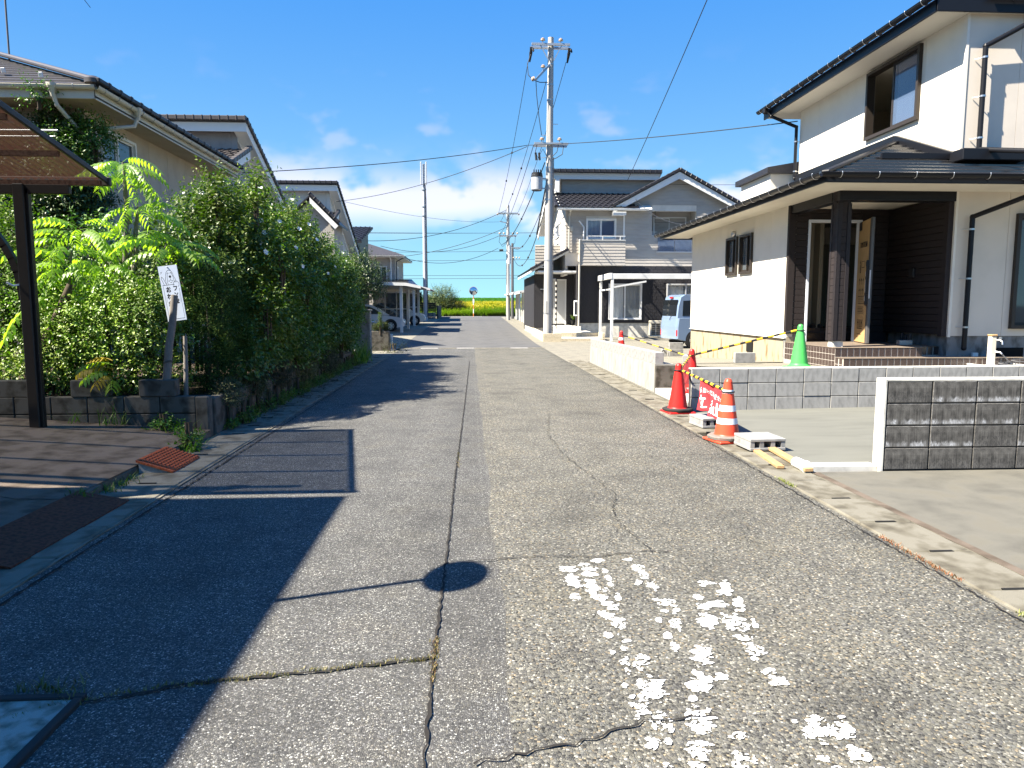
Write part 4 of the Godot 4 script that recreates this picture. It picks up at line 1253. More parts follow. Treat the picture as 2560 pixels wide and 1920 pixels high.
func right_near() -> void:
	var w := thing("block_wall", "near dark block wall with white lime bloom and a bright white rendered end", "wall", Vector3(3.745, 0, -6.25), -0.012)
	var core := MB.new()
	core.bx(0.0, 8.0, -0.3, 0.822, -0.118, -0.022)
	part("mortar", core, M["mortar"], w)
	var fm := face_block(0.405, 0.197, 0.12)
	var mats := []
	for k in 8:
		var m := StandardMaterial3D.new()
		m.resource_name = "stained_block_%d" % k
		m.albedo_texture = stained_block(20 + k)
		m.roughness = 0.92
		m.heightmap_enabled = false
		mats.append(m)
	for r in 4:
		for k in 16:
			var o := part("block", fm, mats[(r * 5 + k * 3) % 4 + (4 if r > 1 else 0)] if r > 0 else mats[3 if k % 2 else 7], w)
			o.position = Vector3(0.047 + 0.21 + k * 0.415 - 0.03, 0.012 + r * 0.205, -0.062 + rng.randf_range(-0.003, 0.002))
	var cap := MB.new()
	cap.bx(-0.003, 8.0, 0.8225, 0.848, -0.132, 0.0, 0.006)
	part("coping", cap, M["concrete_white"], w)
	var endp := MB.new()
	endp.bx(-0.014, 0.012, -0.1, 0.846, -0.140, 0.002, 0.004)
	part("rendered_end", endp, M["concrete_white"], w)
	# low white sill across the mouth of the new pour, with a capped pipe
	var sill := MB.new()
	sill.bx(3.06, 3.73, -0.05, 0.045, -6.44, -6.30, 0.008)
	solo("concrete_sill", sill, M["concrete_white"], "low white concrete sill running to the foot of the near dark block wall", "kerb")
	var pp := MB.new()
	pp.cyl(Vector3(3.02, 0.055, -6.42), Vector3(3.02, 0.055, -6.22), 0.05, 0.05, 16)
	pp.cyl(Vector3(3.02, 0.055, -6.23), Vector3(3.02, 0.055, -6.20), 0.058, 0.058, 16)
	solo("drain_pipe", pp, M["pvc"], "white capped drain pipe end beside the timber battens", "pipe")
	# mid block wall, three courses of clean blocks
	var mw := thing("block_wall", "long clean grey block wall of three courses holding up the house yard", "wall", Vector3(3.13, 0, -9.98), 0.035)
	var c2 := MB.new()
	c2.bx(0.0, 10.0, -0.3, 0.60, -0.125, -0.045)
	part("mortar", c2, M["mortar"], mw)
	var bm := bevel_block(0.403, 0.193, 0.11, 0.003)
	var bm2 := bevel_block(0.403, 0.193, 0.11, 0.004)
	for r in 3:
		for k in 22:
			var o := part("block", bm if (k + r) % 3 else bm2, M["block_new"], mw)
			o.position = Vector3(0.205 + k * 0.415, 0.008 + r * 0.203, -0.058 + rng.randf_range(-0.003, 0.003))
	var tr := MB.new()
	tr.bx(-0.004, 10.0, 0.6035, 0.622, -0.135, -0.004, 0.004)
	part("top_screed", tr, M["concrete_white"], mw)
	# pale low wall along the gutter
	var lw := thing("block_wall", "low pale retaining wall with a row of small white blocks on top beside the gutter", "wall")
	var body := MB.new()
	body.prism([Vector3(3.13, -0.3, -12.05), Vector3(3.13, 0.515, -12.05), Vector3(3.13, 0.455, -18.7), Vector3(3.13, -0.3, -18.7)], Vector3(0.34, 0, 0))
	part("rendered_base", body, M["concrete_pale"], lw)
	for k in 17:
		var o := part("block", bevel_block(0.15, 0.20, 0.378, 0.006), M["block_pale"], lw)
		o.position = Vector3(3.215, 0.512 - 0.0036 * k, -12.26 - k * 0.389)
	var fr := MB.new()
	fr.bx(3.135, 3.62, 0.10, 0.50, -12.045, -11.98, 0.006)
	part("end_panel", fr, M["wall_old"], lw)
	var foot := MB.new()
	foot.bx(3.10, 3.26, -0.1, 0.035, -18.9, -11.0, 0.01)
	part("footing", foot, M["concrete"], lw)
	# white step in the gap between the two walls
	var stp := MB.new()
	stp.bx(3.12, 4.3, -0.1, 0.12, -11.95, -10.16, 0.01)
	solo("entry_step", stp, M["concrete_white"], "white concrete step in the gap between pale low wall and block wall", "step")
	# yard behind
	var y := MB.new()
	y.sheet(Vector3(3.25, 0.585, -10.12), Vector3(16, 0.56, -10.55), Vector3(16, 0.50, -11.4), Vector3(4.3, 0.50, -11.4))
	y.sheet(Vector3(4.3, 0.50, -11.4), Vector3(16, 0.50, -11.4), Vector3(16, 0.46, -13.5), Vector3(3.46, 0.40, -13.5))
	y.sheet(Vector3(3.46, 0.40, -13.5), Vector3(6.1, 0.43, -13.5), Vector3(6.1, 0.12, -19.4), Vector3(3.3, 0.10, -19.4))
	struct("yard", y, M["concrete_yard"])
	# hollow blocks and battens on the gutter edge
	var hb := hollow_block("concrete_block", "hollow concrete block lying on the gutter just behind the striped cone", Vector3(2.98, 0.02, -8.72), 0.12)
	dup(hb, Vector3(3.02, 0.03, -7.28), 0.06, "hollow concrete block holding down the battens in front of the striped cone")
	var batten := MB.new()
	batten.bx(-0.035, 0.035, 0, 0.028, -0.62, 0.62, 0.003)
	var b1 := solo("timber_batten", batten, M["timber"], "short raw timber batten on the gutter under the hollow block", "timber", "timber battens")
	b1.position = Vector3(2.90, 0.016, -6.95)
	b1.rotation.y = -0.10
	var b2 := solo("timber_batten", batten.mesh(), M["timber"], "long raw timber batten reaching to the white pipe end", "timber", "timber battens")
	b2.position = Vector3(3.06, 0.03, -6.78)
	b2.rotation = Vector3(0.01, -0.06, 0.05)
	b2.scale = Vector3(1.1, 1.1, 1.0)
	var pit := MB.new()
	pit.bx(2.69, 3.04, -0.05, -0.035, -8.24, -7.66)
	struct("gutter_floor", pit, M["hollow"])
	# plain solid blocks in the yard
	var pb := bevel_block(0.39, 0.19, 0.10, 0.006)
	var spots := [[5.05, 0.455, -13.0, 0.05, "grey block standing alone in the yard before the stained foundation"], [3.72, 0.47, -12.2, 1.2, "grey block at the left edge of the yard beside the red flagged cone"], [5.72, 0.11, -19.75, 0.06, "lower block of the stack in front of the blue van"], [5.72, 0.30, -19.76, 0.02, "upper block of the stack in front of the blue van"], [5.42, 0.11, -19.9, 1.5, "block on end beside the stack near the house corner"]]
	for s in spots:
		var o := solo("concrete_block", pb, M["block_pale"], s[4], "concrete block", "loose blocks in the yard")
		o.position = Vector3(s[0], s[1], s[2])
		o.rotation.y = s[3]
	cones()
	tap_stand()

func hollow_block(nm: String, label: String, at: Vector3, turn: float) -> Node3D:
	var t := thing(nm, label, "concrete block", at, turn, "hollow blocks on the gutter")
	# lies flat: cores open towards the viewer
	var m := MB.new()
	m.bx(-0.19, 0.19, 0.092, 0.12, -0.20, 0.20, 0.004)
	m.bx(-0.19, 0.19, 0.0, 0.028, -0.20, 0.20, 0.004)
	part("shell", m, M["block_pale"], t)
	for x in [-0.165, -0.065, 0.055, 0.165]:
		var wb := MB.new()
		wb.bx(x - 0.022, x + 0.022, 0.029, 0.091, -0.195, 0.195)
		part("web", wb, M["block_pale"], t)
	return t

func cone_lathe(top: float) -> Array:
	var pr := []
	pr.append_array([Vector2(0.175, 0.028), Vector2(0.175, 0.045), Vector2(0.150, 0.060), Vector2(0.132, 0.085)])
	pr.append_array([Vector2(0.047, 0.635 * top), Vector2(0.043, 0.665 * top), Vector2(0.030, 0.69 * top), Vector2(0.001, 0.70 * top)])
	return pr

func make_cone(label: String, mt: String, at: Vector3, weight: String, stripes: Array, base_turn := 0.0) -> Node3D:
	var t := thing("traffic_cone", label, "traffic cone", at, 0.0, "traffic cones round the building site")
	var b := MB.new()
	b.lathe(cone_lathe(1.0), Vector3.ZERO, 28)
	part("cone", b, M[mt], t)
	var f := MB.new()
	f.box(Vector3(0, 0.014, 0), Vector3(0.38, 0.028, 0.38), Basis(Vector3.UP, base_turn), 0.008)
	part("base", f, M[mt], t)
	if weight:
		var w := MB.new()
		w.lathe([Vector2(0.20, 0.03), Vector2(0.21, 0.034), Vector2(0.215, 0.06), Vector2(0.205, 0.072), Vector2(0.142, 0.074)], Vector3.ZERO, 8, Basis(Vector3.UP, 0.39 + base_turn))
		part("weight_ring", w, M[weight], t)
	for s in stripes:
		var g := MB.new()
		var r0 := lerpf(0.132, 0.047, (s[0] - 0.085) / 0.55) + 0.0015
		var r1 := lerpf(0.132, 0.047, (s[1] - 0.085) / 0.55) + 0.0015
		g.lathe([Vector2(r0, s[0]), Vector2(r1, s[1])], Vector3.ZERO, 28)
		part("reflective_band", g, M["reflective"], t)
	return t

func ring_clip(t: Node3D, y: float, r: float) -> void:
	var g := MB.new()
	var pts := []
	for i in 17: pts.append(Vector3(cos(i * TAU / 16) * r, y, sin(i * TAU / 16) * r))
	g.tube(pts, 0.008, 6)
	part("bar_ring", g, M["stripe_black"], t)

func striped_bar(label: String, a: Vector3, b: Vector3, n: int) -> Node3D:
	var t := thing("cone_bar", label, "barrier bar", a, 0.0, "yellow and black bars between the cones")
	var d := (b - a) / n
	for k in n:
		var m := MB.new()
		m.cyl(d * k, d * (k + 1), 0.017, 0.017, 10)
		part("bar_segment", m, M["stripe_black" if k % 2 == 0 else "stripe_yellow"], t)
	return t

func cones() -> void:
	var s := make_cone("orange cone with white reflective bands standing on the gutter nearest the viewer", "cone_orange", Vector3(2.83, 0.012, -7.72), "timber_grey", [[0.20, 0.265], [0.34, 0.405], [0.535, 0.575]], 0.2)
	ring_clip(s, 0.55, 0.066)
	var r := make_cone("plain red cone with black weight at the foot of the pale wall gap", "cone_red", Vector3(2.90, 0.012, -9.85), "rubber", [], 0.1)
	ring_clip(r, 0.60, 0.062)
	var r2 := make_cone("red cone behind the block wall with banner hanging from its bar", "cone_red", Vector3(3.55, 0.12, -11.35), "", [], 0.0)
	ring_clip(r2, 0.60, 0.062)
	var g := make_cone("bright green cone in the yard before the tiled porch steps", "cone_green", Vector3(5.18, 0.52, -11.05), "", [], 0.0)
	ring_clip(g, 0.60, 0.060)
	var far := make_cone("small distant orange cone at the edge of the parking lot behind the pale wall", "cone_red", Vector3(4.55, 0.06, -21.5), "", [[0.42, 0.5]], 0.0)
	ring_clip(far, 0.6, 0.06)
	striped_bar("yellow and black bar from the red flagged cone to the green cone", Vector3(3.61, 0.73, -11.35), Vector3(5.12, 1.12, -11.06), 18)
	striped_bar("yellow and black bar sloping from red flagged cone down to the plain red cone", Vector3(3.52, 0.72, -11.30), Vector3(2.95, 0.63, -9.92), 14)
	striped_bar("yellow and black bar carrying the red banner between plain and striped cones", Vector3(2.92, 0.615, -9.80), Vector3(2.83, 0.565, -7.79), 18)
	striped_bar("fallen yellow and black bar at the distant orange cone", Vector3(4.6, 0.62, -21.45), Vector3(5.9, 0.12, -18.2), 12)
	# keep-out banner with its print
	var w := 640
	var h := 300
	var im := Image.create_empty(w, h, false, Image.FORMAT_RGB8)
	im.fill(lin(0.62, 0.035, 0.045))
	var k := Color(0.96, 0.93, 0.93)
	var q := 0
	for c in ["ka", "ra", "ha", "i", "tsu", "te", "ha", "i", "ke", "ma", "se", "n"]:
		for l in glyph(c): stroke(im, Rect2(20 + q * 51, 60, 40, 52), l, 4.0, k)
		q += 1
	q = 0
	for c in ["tatsu", "hito", "kin", "shi"]:
		for l in glyph(c): stroke(im, Rect2(44 + q * 145, 140, 118, 135), l, 8.5, k)
		q += 1
	var bm := StandardMaterial3D.new()
	bm.resource_name = "banner_print"
	bm.albedo_texture = ImageTexture.create_from_image(im)
	bm.roughness = 0.75
	bm.backlight_enabled = true
	bm.backlight = Color(0.55, 0.1, 0.1)
	var bt := thing("banner", "red keep-out banner with white Japanese writing hung from the near bar", "banner")
	bt.add_child(cloth(Vector3(2.885, 0.60, -8.85), Vector3(2.835, 0.567, -7.90), 0.38, bm), true)
	var bt2 := thing("banner", "faded pink banner hanging crumpled from the bar before the red flagged cone", "banner")
	var bm2 := mat("banner_faded", 0.62, 0.16, 0.16, 0.8, {"back": Color(0.7, 0.25, 0.25)})
	bt2.add_child(cloth(Vector3(3.49, 0.71, -11.22), Vector3(3.10, 0.655, -10.3), 0.40, bm2), true)

func cloth(a: Vector3, b: Vector3, drop: float, m: Material) -> MeshInstance3D:
	var g := MB.new()
	var nx := 22
	var ny := 8
	var side := (b - a).cross(Vector3.UP).normalized()
	var P := func(i: int, j: int) -> Vector3:
		var t := float(i) / nx
		var v := float(j) / ny
		var p := a.lerp(b, t) + Vector3(0, -0.02, 0)
		p += side * (0.035 * sin(t * 9.0 + v * 2.0) + 0.02 * sin(t * 21.0 - v * 3.0)) * (0.25 + v)
		p.y -= drop * v * (1.0 - 0.10 * sin(t * PI)) + 0.012 * sin(t * 14.0) * v
		return p
	for j in ny + 1:
		for i in nx + 1:
			var p: Vector3 = P.call(i, j)
			var du: Vector3 = P.call(mini(i + 1, nx), j) - P.call(maxi(i - 1, 0), j)
			var dv: Vector3 = P.call(i, mini(j + 1, ny)) - P.call(i, maxi(j - 1, 0))
			g.vert(p, dv.cross(du).normalized(), Vector2(float(i) / nx, float(j) / ny))
	for j in ny:
		for i in nx:
			var k := j * (nx + 1) + i
			g.ix.append_array([k, k + 1, k + nx + 2, k, k + nx + 2, k + nx + 1])
	var o := MeshInstance3D.new()
	o.name = "cloth"
	o.mesh = g.mesh()
	o.material_override = m
	return o

func tap_stand() -> void:
	var t := thing("tap_stand", "cream garden tap pillar with hose in a shallow basin by the house", "tap", Vector3(8.35, 0.50, -11.08))
	var b := MB.new()
	b.bx(-0.045, 0.045, 0, 0.52, -0.045, 0.045, 0.01)
	part("pillar", b, M["cream_plastic"], t)
	var c := MB.new()
	c.bx(-0.055, 0.055, 0.52, 0.55, -0.055, 0.055, 0.01)
	part("cap", c, M["timber"], t)
	var p := MB.new()
	p.tube([Vector3(0.03, 0.46, 0.05), Vector3(0.06, 0.46, 0.10), Vector3(0.07, 0.44, 0.13), Vector3(0.07, 0.39, 0.14)], 0.014, 8)
	p.tube([Vector3(0.03, 0.27, 0.05), Vector3(0.07, 0.27, 0.10), Vector3(0.09, 0.24, 0.12)], 0.014, 8)
	p.cyl(Vector3(0.06, 0.48, 0.10), Vector3(0.06, 0.51, 0.10), 0.025, 0.02, 8)
	part("tap", p, M["steel"], t)
	var ba := MB.new()
	ba.bx(-0.30, 0.46, 0, 0.05, -0.20, 0.28, 0.015)
	ba.bx(-0.30, 0.46, 0.05, 0.075, 0.25, 0.28, 0.006)
	ba.bx(-0.30, -0.27, 0.05, 0.075, -0.20, 0.25, 0.006)
	ba.bx(0.43, 0.46, 0.05, 0.075, -0.20, 0.25, 0.006)
	part("basin", ba, M["pvc"], t)
	var h := MB.new()
	var pts := []
	for i in 30:
		var a := i * 0.55
		pts.append(Vector3(0.10 + 0.16 * cos(a) + i * 0.018, 0.07 + 0.004 * i, 0.12 + 0.09 * sin(a)))
	h.tube([Vector3(0.09, 0.24, 0.12), Vector3(0.16, 0.15, 0.15), Vector3(0.24, 0.09, 0.18)] + pts, 0.008, 6)
	part("hose", h, M["wire_grey"], t)

# ---------------------------------------------------------------- the white house under renovation
func white_house() -> void:
	var t := thing("white_house", "white two-storey house under renovation with black metal roofs and dark porch", "house")
	var XL := 6.0      # road-facing wall of the single-storey wing
	var XU := 8.0      # road-facing wall of the upper storey
	var ZF := -11.65   # front
	var ZB := -13.42   # back of the porch
	var ZE := -19.4    # far end of the wing
	var SF := 3.37     # lower soffit
	var FT := 0.92     # top of the foundation
	var win := [[-16.70, -16.02, 2.20, 3.05], [-15.86, -15.16, 2.20, 3.05]]
	# foundation
	var fo := MB.new()
	fo.bx(XL + 0.02, XL + 0.16, -0.2, FT, ZE, ZB, 0.0)
	part("foundation", fo, M["foundation"], t)
	var vent := MB.new()
	vent.bx(XL - 0.004, XL + 0.02, 0.52, 0.74, -15.35, -15.02)
	part("foundation_vent", vent, M["hollow"], t)
	var fo2 := MB.new()
	fo2.bx(XU, 20.0, -0.2, FT + 0.1, ZF - 0.16, ZF - 0.02)
	fo2.bx(XU + 0.02, XU + 0.16, -0.2, FT + 0.1, ZB, ZF - 0.17)
	part("foundation", fo2, M["foundation_grey"], t)
	var v2 := MB.new()
	v2.bx(8.72, 9.35, 0.55, 0.80, ZF - 0.05, ZF - 0.012)
	part("foundation_vent", v2, M["hollow"], t)
	# road-facing wall: siding panels with open joints over a backing wall
	var bk := MB.new()
	wall(bk, 0, XL + 0.03, -1.0, 0.10, ZE + 0.02, ZB, FT, SF, win)
	wall(bk, 2, ZE + 0.03, -1.0, 0.10, XL + 0.04, 18.0, -0.2, SF)
	part("wall", bk, M["beige_siding"], t)
	var cuts := [ZE, -18.5, -17.6, -16.72, -15.10, -14.28, ZB]
	for k in 6:
		var m := MB.new()
		wall(m, 0, XL, -1.0, 0.024, cuts[k] + 0.003, cuts[k + 1] - 0.003, FT - 0.02, SF, win)
		part("siding_panel", m, M["white_siding"], t)
	var gp := MB.new()
	gp.bx(XL - 0.03, XL + 0.03, FT - 0.035, FT - 0.022, ZE - 0.01, ZB)
	part("drip_edge", gp, M["white_trim"], t)
	for w in win: window(t, 0, XL, -1.0, w[0], w[1], w[2], w[3], "sash_brown", "pane", 2, 0, 0.05, 0.05)
	var sc := MB.new()
	sc.bx(XL + 0.09, XL + 0.10, 2.2, 3.05, -15.5, -15.2)
	part("window_screen", sc, M["curtain_white"], t)
	var hood := MB.new()
	hood.lathe([Vector2(0.075, 0.0), Vector2(0.075, 0.03), Vector2(0.06, 0.075), Vector2(0.001, 0.095)], Vector3(XL - 0.0, 3.12, -16.25), 14, Basis(Vector3(0, 0, 1), PI / 2))
	part("vent_hood", hood, M["steel"], t)
	# upper storey
	var uw := [[-14.52, -12.80, 4.80, 6.10]]
	var top := 6.16
	var zu := -17.55
	var b2 := MB.new()
	wall(b2, 0, XU + 0.03, -1.0, 0.10, zu + 0.02, ZF - 0.02, 3.5, top, uw)
	wall(b2, 2, ZF - 0.03, 1.0, 0.10, XU + 0.04, 20.0, FT, top, [[9.04, 10.75, 1.12, 3.02], [11.5, 13.2, 4.8, 6.0]])
	wall(b2, 2, zu + 0.03, -1.0, 0.10, XU + 0.04, 20.0, 3.0, top)
	part("wall", b2, M["beige_siding"], t)
	cuts = [zu, -16.6, -15.7, -14.60, -12.72, ZF]
	for k in 5:
		var m := MB.new()
		wall(m, 0, XU, -1.0, 0.024, cuts[k] + 0.003, cuts[k + 1] - (0.003 if k < 4 else 0.0), 3.6, top, uw)
		part("siding_panel", m, M["white_siding"], t)
	window(t, 0, XU, -1.0, uw[0][0], uw[0][1], uw[0][2], uw[0][3], "sash_brown", "pane_blue", 2, 1, 0.06, 0.07)
	var xs := [XU, 8.92, 9.84, 10.76, 11.68, 12.6, 13.5, 14.4, 15.3, 16.2]
	for k in 9:
		for e in [[FT + 0.08, 3.56], [3.85, top]]:
			var m := MB.new()
			wall(m, 2, ZF, 1.0, 0.024, xs[k] + (0.003 if k else 0.012), xs[k + 1] - 0.003, e[0], e[1], [[9.04, 10.75, 1.12, 3.02], [11.5, 13.2, 4.8, 6.0]])
			part("siding_panel", m, M["beige_siding"], t)
	window(t, 2, ZF, 1.0, 9.04, 10.75, 1.12, 3.02, "sash_brown", "pane_dark", 2, 0, 0.06, 0.07)
	window(t, 2, ZF, 1.0, 11.5, 13.2, 4.8, 6.0, "sash_brown", "pane_dark", 2, 0, 0.06, 0.07)
	var cr := MB.new()
	cr.bx(XU - 0.012, XU + 0.03, 3.6, top, ZF - 0.03, ZF + 0.012)
	cr.bx(XU - 0.012, XU + 0.03, FT + 0.06, SF + 0.1, ZF - 0.03, ZF + 0.012)
	part("corner_trim", cr, M["white_siding"], t)
	var d := MB.new()
	d.cyl(Vector3(XU - 0.012, 5.05, -15.9), Vector3(XU + 0.01, 5.05, -15.9), 0.05, 0.05, 14)
	part("duct_cap", d, M["white_siding"], t)
	# inside: floors, ceiling and inner walls so that it is dim behind the openings
	var inn := MB.new()
	inn.bx(XL + 0.2, 19.8, 0.95, 1.0, ZE + 0.2, ZB - 0.75)
	inn.bx(XU + 0.2, 19.8, 0.95, 1.0, ZB - 0.75, ZF - 0.2)
	inn.bx(XL + 0.2, 7.75, 0.55, 0.80, ZB - 0.745, ZB - 0.04)
	part("floor", inn, M["room_dark"], t)
	var iw := MB.new()
	iw.bx(7.0, 7.08, 1.0, 3.35, -17.5, -14.25)
	iw.bx(11.0, 11.1, 3.9, 6.1, -17.4, -11.9)
	iw.bx(XL + 0.2, 12.0, 1.0, 3.35, -17.6, -17.5)
	iw.bx(6.62, 6.98, 1.0, 3.3, -14.6, -14.45)
	part("inner_wall", iw, M["room"], t)
	var lt := MB.new()
	lt.bx(10.93, 10.995, 5.35, 5.42, -17.4, -11.9)
	part("inner_rail", lt, M["brown_trim"], t)
	var ce := MB.new()
	ce.bx(XL + 0.15, 19.9, 3.40, 3.48, ZE + 0.1, ZB)
	ce.bx(XU + 0.15, 19.9, 3.40, 3.48, ZB, ZF - 0.15)
	ce.bx(XU + 0.15, 19.9, 6.17, 6.22, zu + 0.1, ZF - 0.1)
	part("ceiling", ce, M["room"], t)
	porch(t, XL, XU, ZF, ZB, SF)
	roofs(t, XL, XU, ZF, ZB, ZE, SF, zu, top)

func porch(t: Node3D, XL: float, XU: float, ZF: float, ZB: float, SF: float) -> void:
	var PT := 0.82   # porch floor
	var yd := 0.50
	# backing of the dark walls, with the doorway
	var b := MB.new()
	wall(b, 2, ZB - 0.02, 1.0, 0.10, XL + 0.01, XU, PT - 0.3, SF, [[6.395, 7.345, PT, 3.065]])
	wall(b, 0, XU - 0.02, -1.0, 0.06, ZB, ZF - 0.03, FTOP, SF)
	part("porch_wall", b, M["brown_trim"], t)
	var fd := MB.new()
	fd.bx(XL + 0.005, 6.35, 0.2, FTOP, ZB - 0.1, ZB - 0.005)
	part("porch_plinth", fd, M["foundation_grey"], t)
	# boards, one by one
	var pitch := 0.114
	var rows := int((SF - FTOP) / pitch)
	var left := MB.new()
	left.bx(-0.12, 0.12, 0, pitch - 0.007, -0.009, 0.009, 0.004)
	var lm := left.mesh()
	for r in rows:
		part("board", lm, M["brown_board"], t).position = Vector3(6.235, FTOP + r * pitch, ZB + 0.002)
	var rt := MB.new()
	rt.bx(-0.009, 0.009, 0, pitch - 0.007, -0.82, 0.82, 0.004)
	var rm := rt.mesh()
	for r in rows:
		part("board", rm, M["brown_board"], t).position = Vector3(XU - 0.088, FTOP + r * pitch, (ZB + ZF) * 0.5 - 0.04)
	var bb := MB.new()
	bb.bx(-0.255, 0.255, 0, pitch - 0.007, -0.009, 0.009, 0.004)
	var bm := bb.mesh()
	for r in rows: part("board", bm, M["brown_board"], t).position = Vector3(7.645, FTOP + r * pitch, ZB + 0.002)
	for r in 2: 
		var ob := MB.new()
		ob.bx(6.352, 7.388, 3.118 + r * pitch, 3.225 + r * pitch, ZB - 0.007, ZB + 0.011, 0.004)
		part("board", ob, M["brown_board"], t)
	var ct := MB.new()
	ct.bx(XL - 0.018, XL + 0.115, FTOP - 0.03, SF, ZB - 0.06, ZB + 0.022, 0.004)
	ct.bx(XU - 0.10, XU - 0.0, FTOP - 0.03, SF, ZF - 0.14, ZF - 0.03, 0.004)
	ct.bx(XL, 6.352, FTOP - 0.045, FTOP - 0.012, ZB - 0.05, ZB + 0.04)
	part("corner_board", ct, M["brown_board"], t)
	# meter or lamp mounts
	var mm := MB.new()
	mm.bx(XU - 0.15, XU - 0.10, 2.0, 2.17, -12.62, -12.48, 0.01)
	part("wall_box", mm, M["plastic_black"], t)
	# doorway, taped frame
	var fr := MB.new()
	for e in [[6.352, 6.40, PT, 3.11], [7.34, 7.388, PT, 3.11], [6.40, 7.34, 3.062, 3.11]]: fr.bx(e[0], e[1], e[2], e[3], ZB - 0.10, ZB + 0.030, 0.004)
	part("door_frame", fr, M["masking"], t)
	# entrance floor and raised hall step with its tiles
	var hs := MB.new()
	hs.bx(XL + 0.2, 7.75, 0.80, 1.06, ZB - 0.90, ZB - 0.76)
	part("hall_step", hs, M["brown_tile"], t)
	# the open door, still in its cardboard and film
	var dl := MB.new()
	dl.box(Vector3(-0.45, 1.11, 0), Vector3(0.90, 2.22, 0.045), Basis.IDENTITY, 0.006)
	var door := part("door", dl, M["cardboard"], t)
	door.position = Vector3(7.34, PT + 0.012, ZB + 0.05)
	door.rotation.y = deg_to_rad(74.0)
	door_print(door)
	# pillar
	var pc := MB.new()
	pc.bx(6.03, 6.23, PT + 0.10, SF, -11.885, -11.675)
	part("pillar", pc, M["brown_trim"], t)
	var ps := MB.new()
	ps.bx(6.045, 6.215, PT - 0.005, PT + 0.10, -11.87, -11.69, 0.004)
	part("pillar_foot", ps, M["concrete_white"], t)
	for r in 22:
		var f := MB.new()
		f.bx(6.085, 6.172, PT + 0.105 + r * pitch, PT + 0.105 + (r + 1) * pitch - 0.006, -11.676, -11.664, 0.003)
		part("pillar_board", f, M["brown_board"], t)
		var g := MB.new()
		g.bx(6.019, 6.031, PT + 0.105 + r * pitch, PT + 0.105 + (r + 1) * pitch - 0.006, -11.84, -11.725, 0.003)
		part("pillar_board", g, M["brown_board"], t)
	for e in [[6.02, 6.083, -11.688, -11.655], [6.174, 6.24, -11.688, -11.655], [6.012, 6.032, -11.722, -11.655], [6.012, 6.032, -11.895, -11.842]]:
		var c := MB.new()
		c.bx(e[0], e[1], PT + 0.10, SF - 0.2, e[2], e[3], 0.003)
		part("pillar_trim", c, M["brown_trim"], t)
	# beams
	var be := MB.new()
	be.bx(XL + 0.02, XU + 0.01, SF - 0.155, SF + 0.01, -11.89, -11.64, 0.004)
	be.bx(XL + 0.01, XL + 0.20, SF - 0.156, SF + 0.009, ZB, -11.88, 0.004)
	part("porch_beam", be, M["black_metal"], t)
	var pcg := MB.new()
	pcg.bx(XL + 0.15, XU, SF - 0.06, SF - 0.03, ZB, -11.85)
	part("porch_ceiling", pcg, M["soffit"], t)
	# tiled steps
	var st := thing("porch_steps", "two brown tiled steps and landing before the dark porch", "steps")
	var core := MB.new()
	core.bx(5.99, 7.47, -0.2, PT - 0.012, ZB, -11.50)
	core.bx(7.47, 9.0, -0.2, PT - 0.014, ZB, -11.90)
	core.bx(5.992, 9.05, -0.2, 0.655, -11.90, -11.22)
	part("grout", core, M["grout"], st)
	var tl := MB.new()
	tl.bx(5.98, 7.485, PT - 0.011, PT, ZB + 0.02, -11.49, 0.003)
	tl.bx(7.487, 8.0, PT - 0.012, PT - 0.001, ZB + 0.1, -11.88, 0.003)
	tl.bx(5.981, 9.06, 0.656, 0.666, -11.48, -11.21, 0.003)
	part("tread", tl, M["paving_tile"], st)
	var tw := 0.104
	var tf := MB.new()
	tf.bx(0.007, tw - 0.007, 0.006, 0.145, -0.008, 0.003, 0.002)
	var tfm := tf.mesh()
	for k in 14: part("tile", tfm, M["brown_tile"], st).position = Vector3(5.985 + k * 0.1065, 0.668, -11.498)
	for k in 29: part("tile", tfm, M["brown_tile"], st).position = Vector3(5.985 + k * 0.1058, 0.505, -11.218)
	for k in 14: part("tile", tfm, M["brown_tile"], st).position = Vector3(7.50 + k * 0.1058, 0.662, -11.90)
	var ts := MB.new()
	ts.bx(0.000, 0.012, 0.006, 0.099, 0.007, tw - 0.007, 0.002)
	var tsm := ts.mesh()
	for r in 4:
		for k in 18:
			var z := ZB + 0.02 + k * 0.1056
			if r == 0 and k < 3: continue
			part("tile", tsm, M["brown_tile"], st).position = Vector3(5.984, PT - 0.004 - (4 - r) * 0.106, z)
	for r in 2:
		for k in 2: part("tile", tsm, M["brown_tile"], st).position = Vector3(5.986, 0.45 + r * 0.106, -11.49 + k * 0.13)
	# stubs of conduit on the landing
	var cs := thing("conduit_stubs", "three black conduit stubs standing on the porch landing by the wall", "pipes", Vector3(7.72, PT, -12.25))
	for k in 3:
		var c := MB.new()
		c.cyl(Vector3(0, 0, -k * 0.12), Vector3(0, 0.20 - 0.03 * (k % 2), -k * 0.12), 0.024, 0.024, 10)
		part("pipe", c, M["plastic_black"], cs)
	var cb := MB.new()
	cb.bx(-0.22, 0.02, 0, 0.085, -0.05, 0.06, 0.006)
	part("clip_block", cb, M["galvanized"], cs)
	var wb := MB.new()
	wb.bx(8.42, 8.52, 0.5, 0.72, ZF - 0.0, ZF + 0.05, 0.006)
	solo("meter_post", wb, M["pvc"], "small white box standing by the foundation right of the porch steps", "box")
	# boots and shoes just inside
	var sh := thing("shoe_row", "row of dark shoes on the step inside the doorway", "shoes", Vector3(6.60, 1.06, ZB - 0.83))
	for k in 5:
		var s := MB.new()
		s.lathe([Vector2(0.055, 0.0), Vector2(0.062, 0.03), Vector2(0.05, 0.07), Vector2(0.001, 0.085)], Vector3(k * 0.16, 0, 0), 10)
		part("shoe", s, M["rubber"], sh)

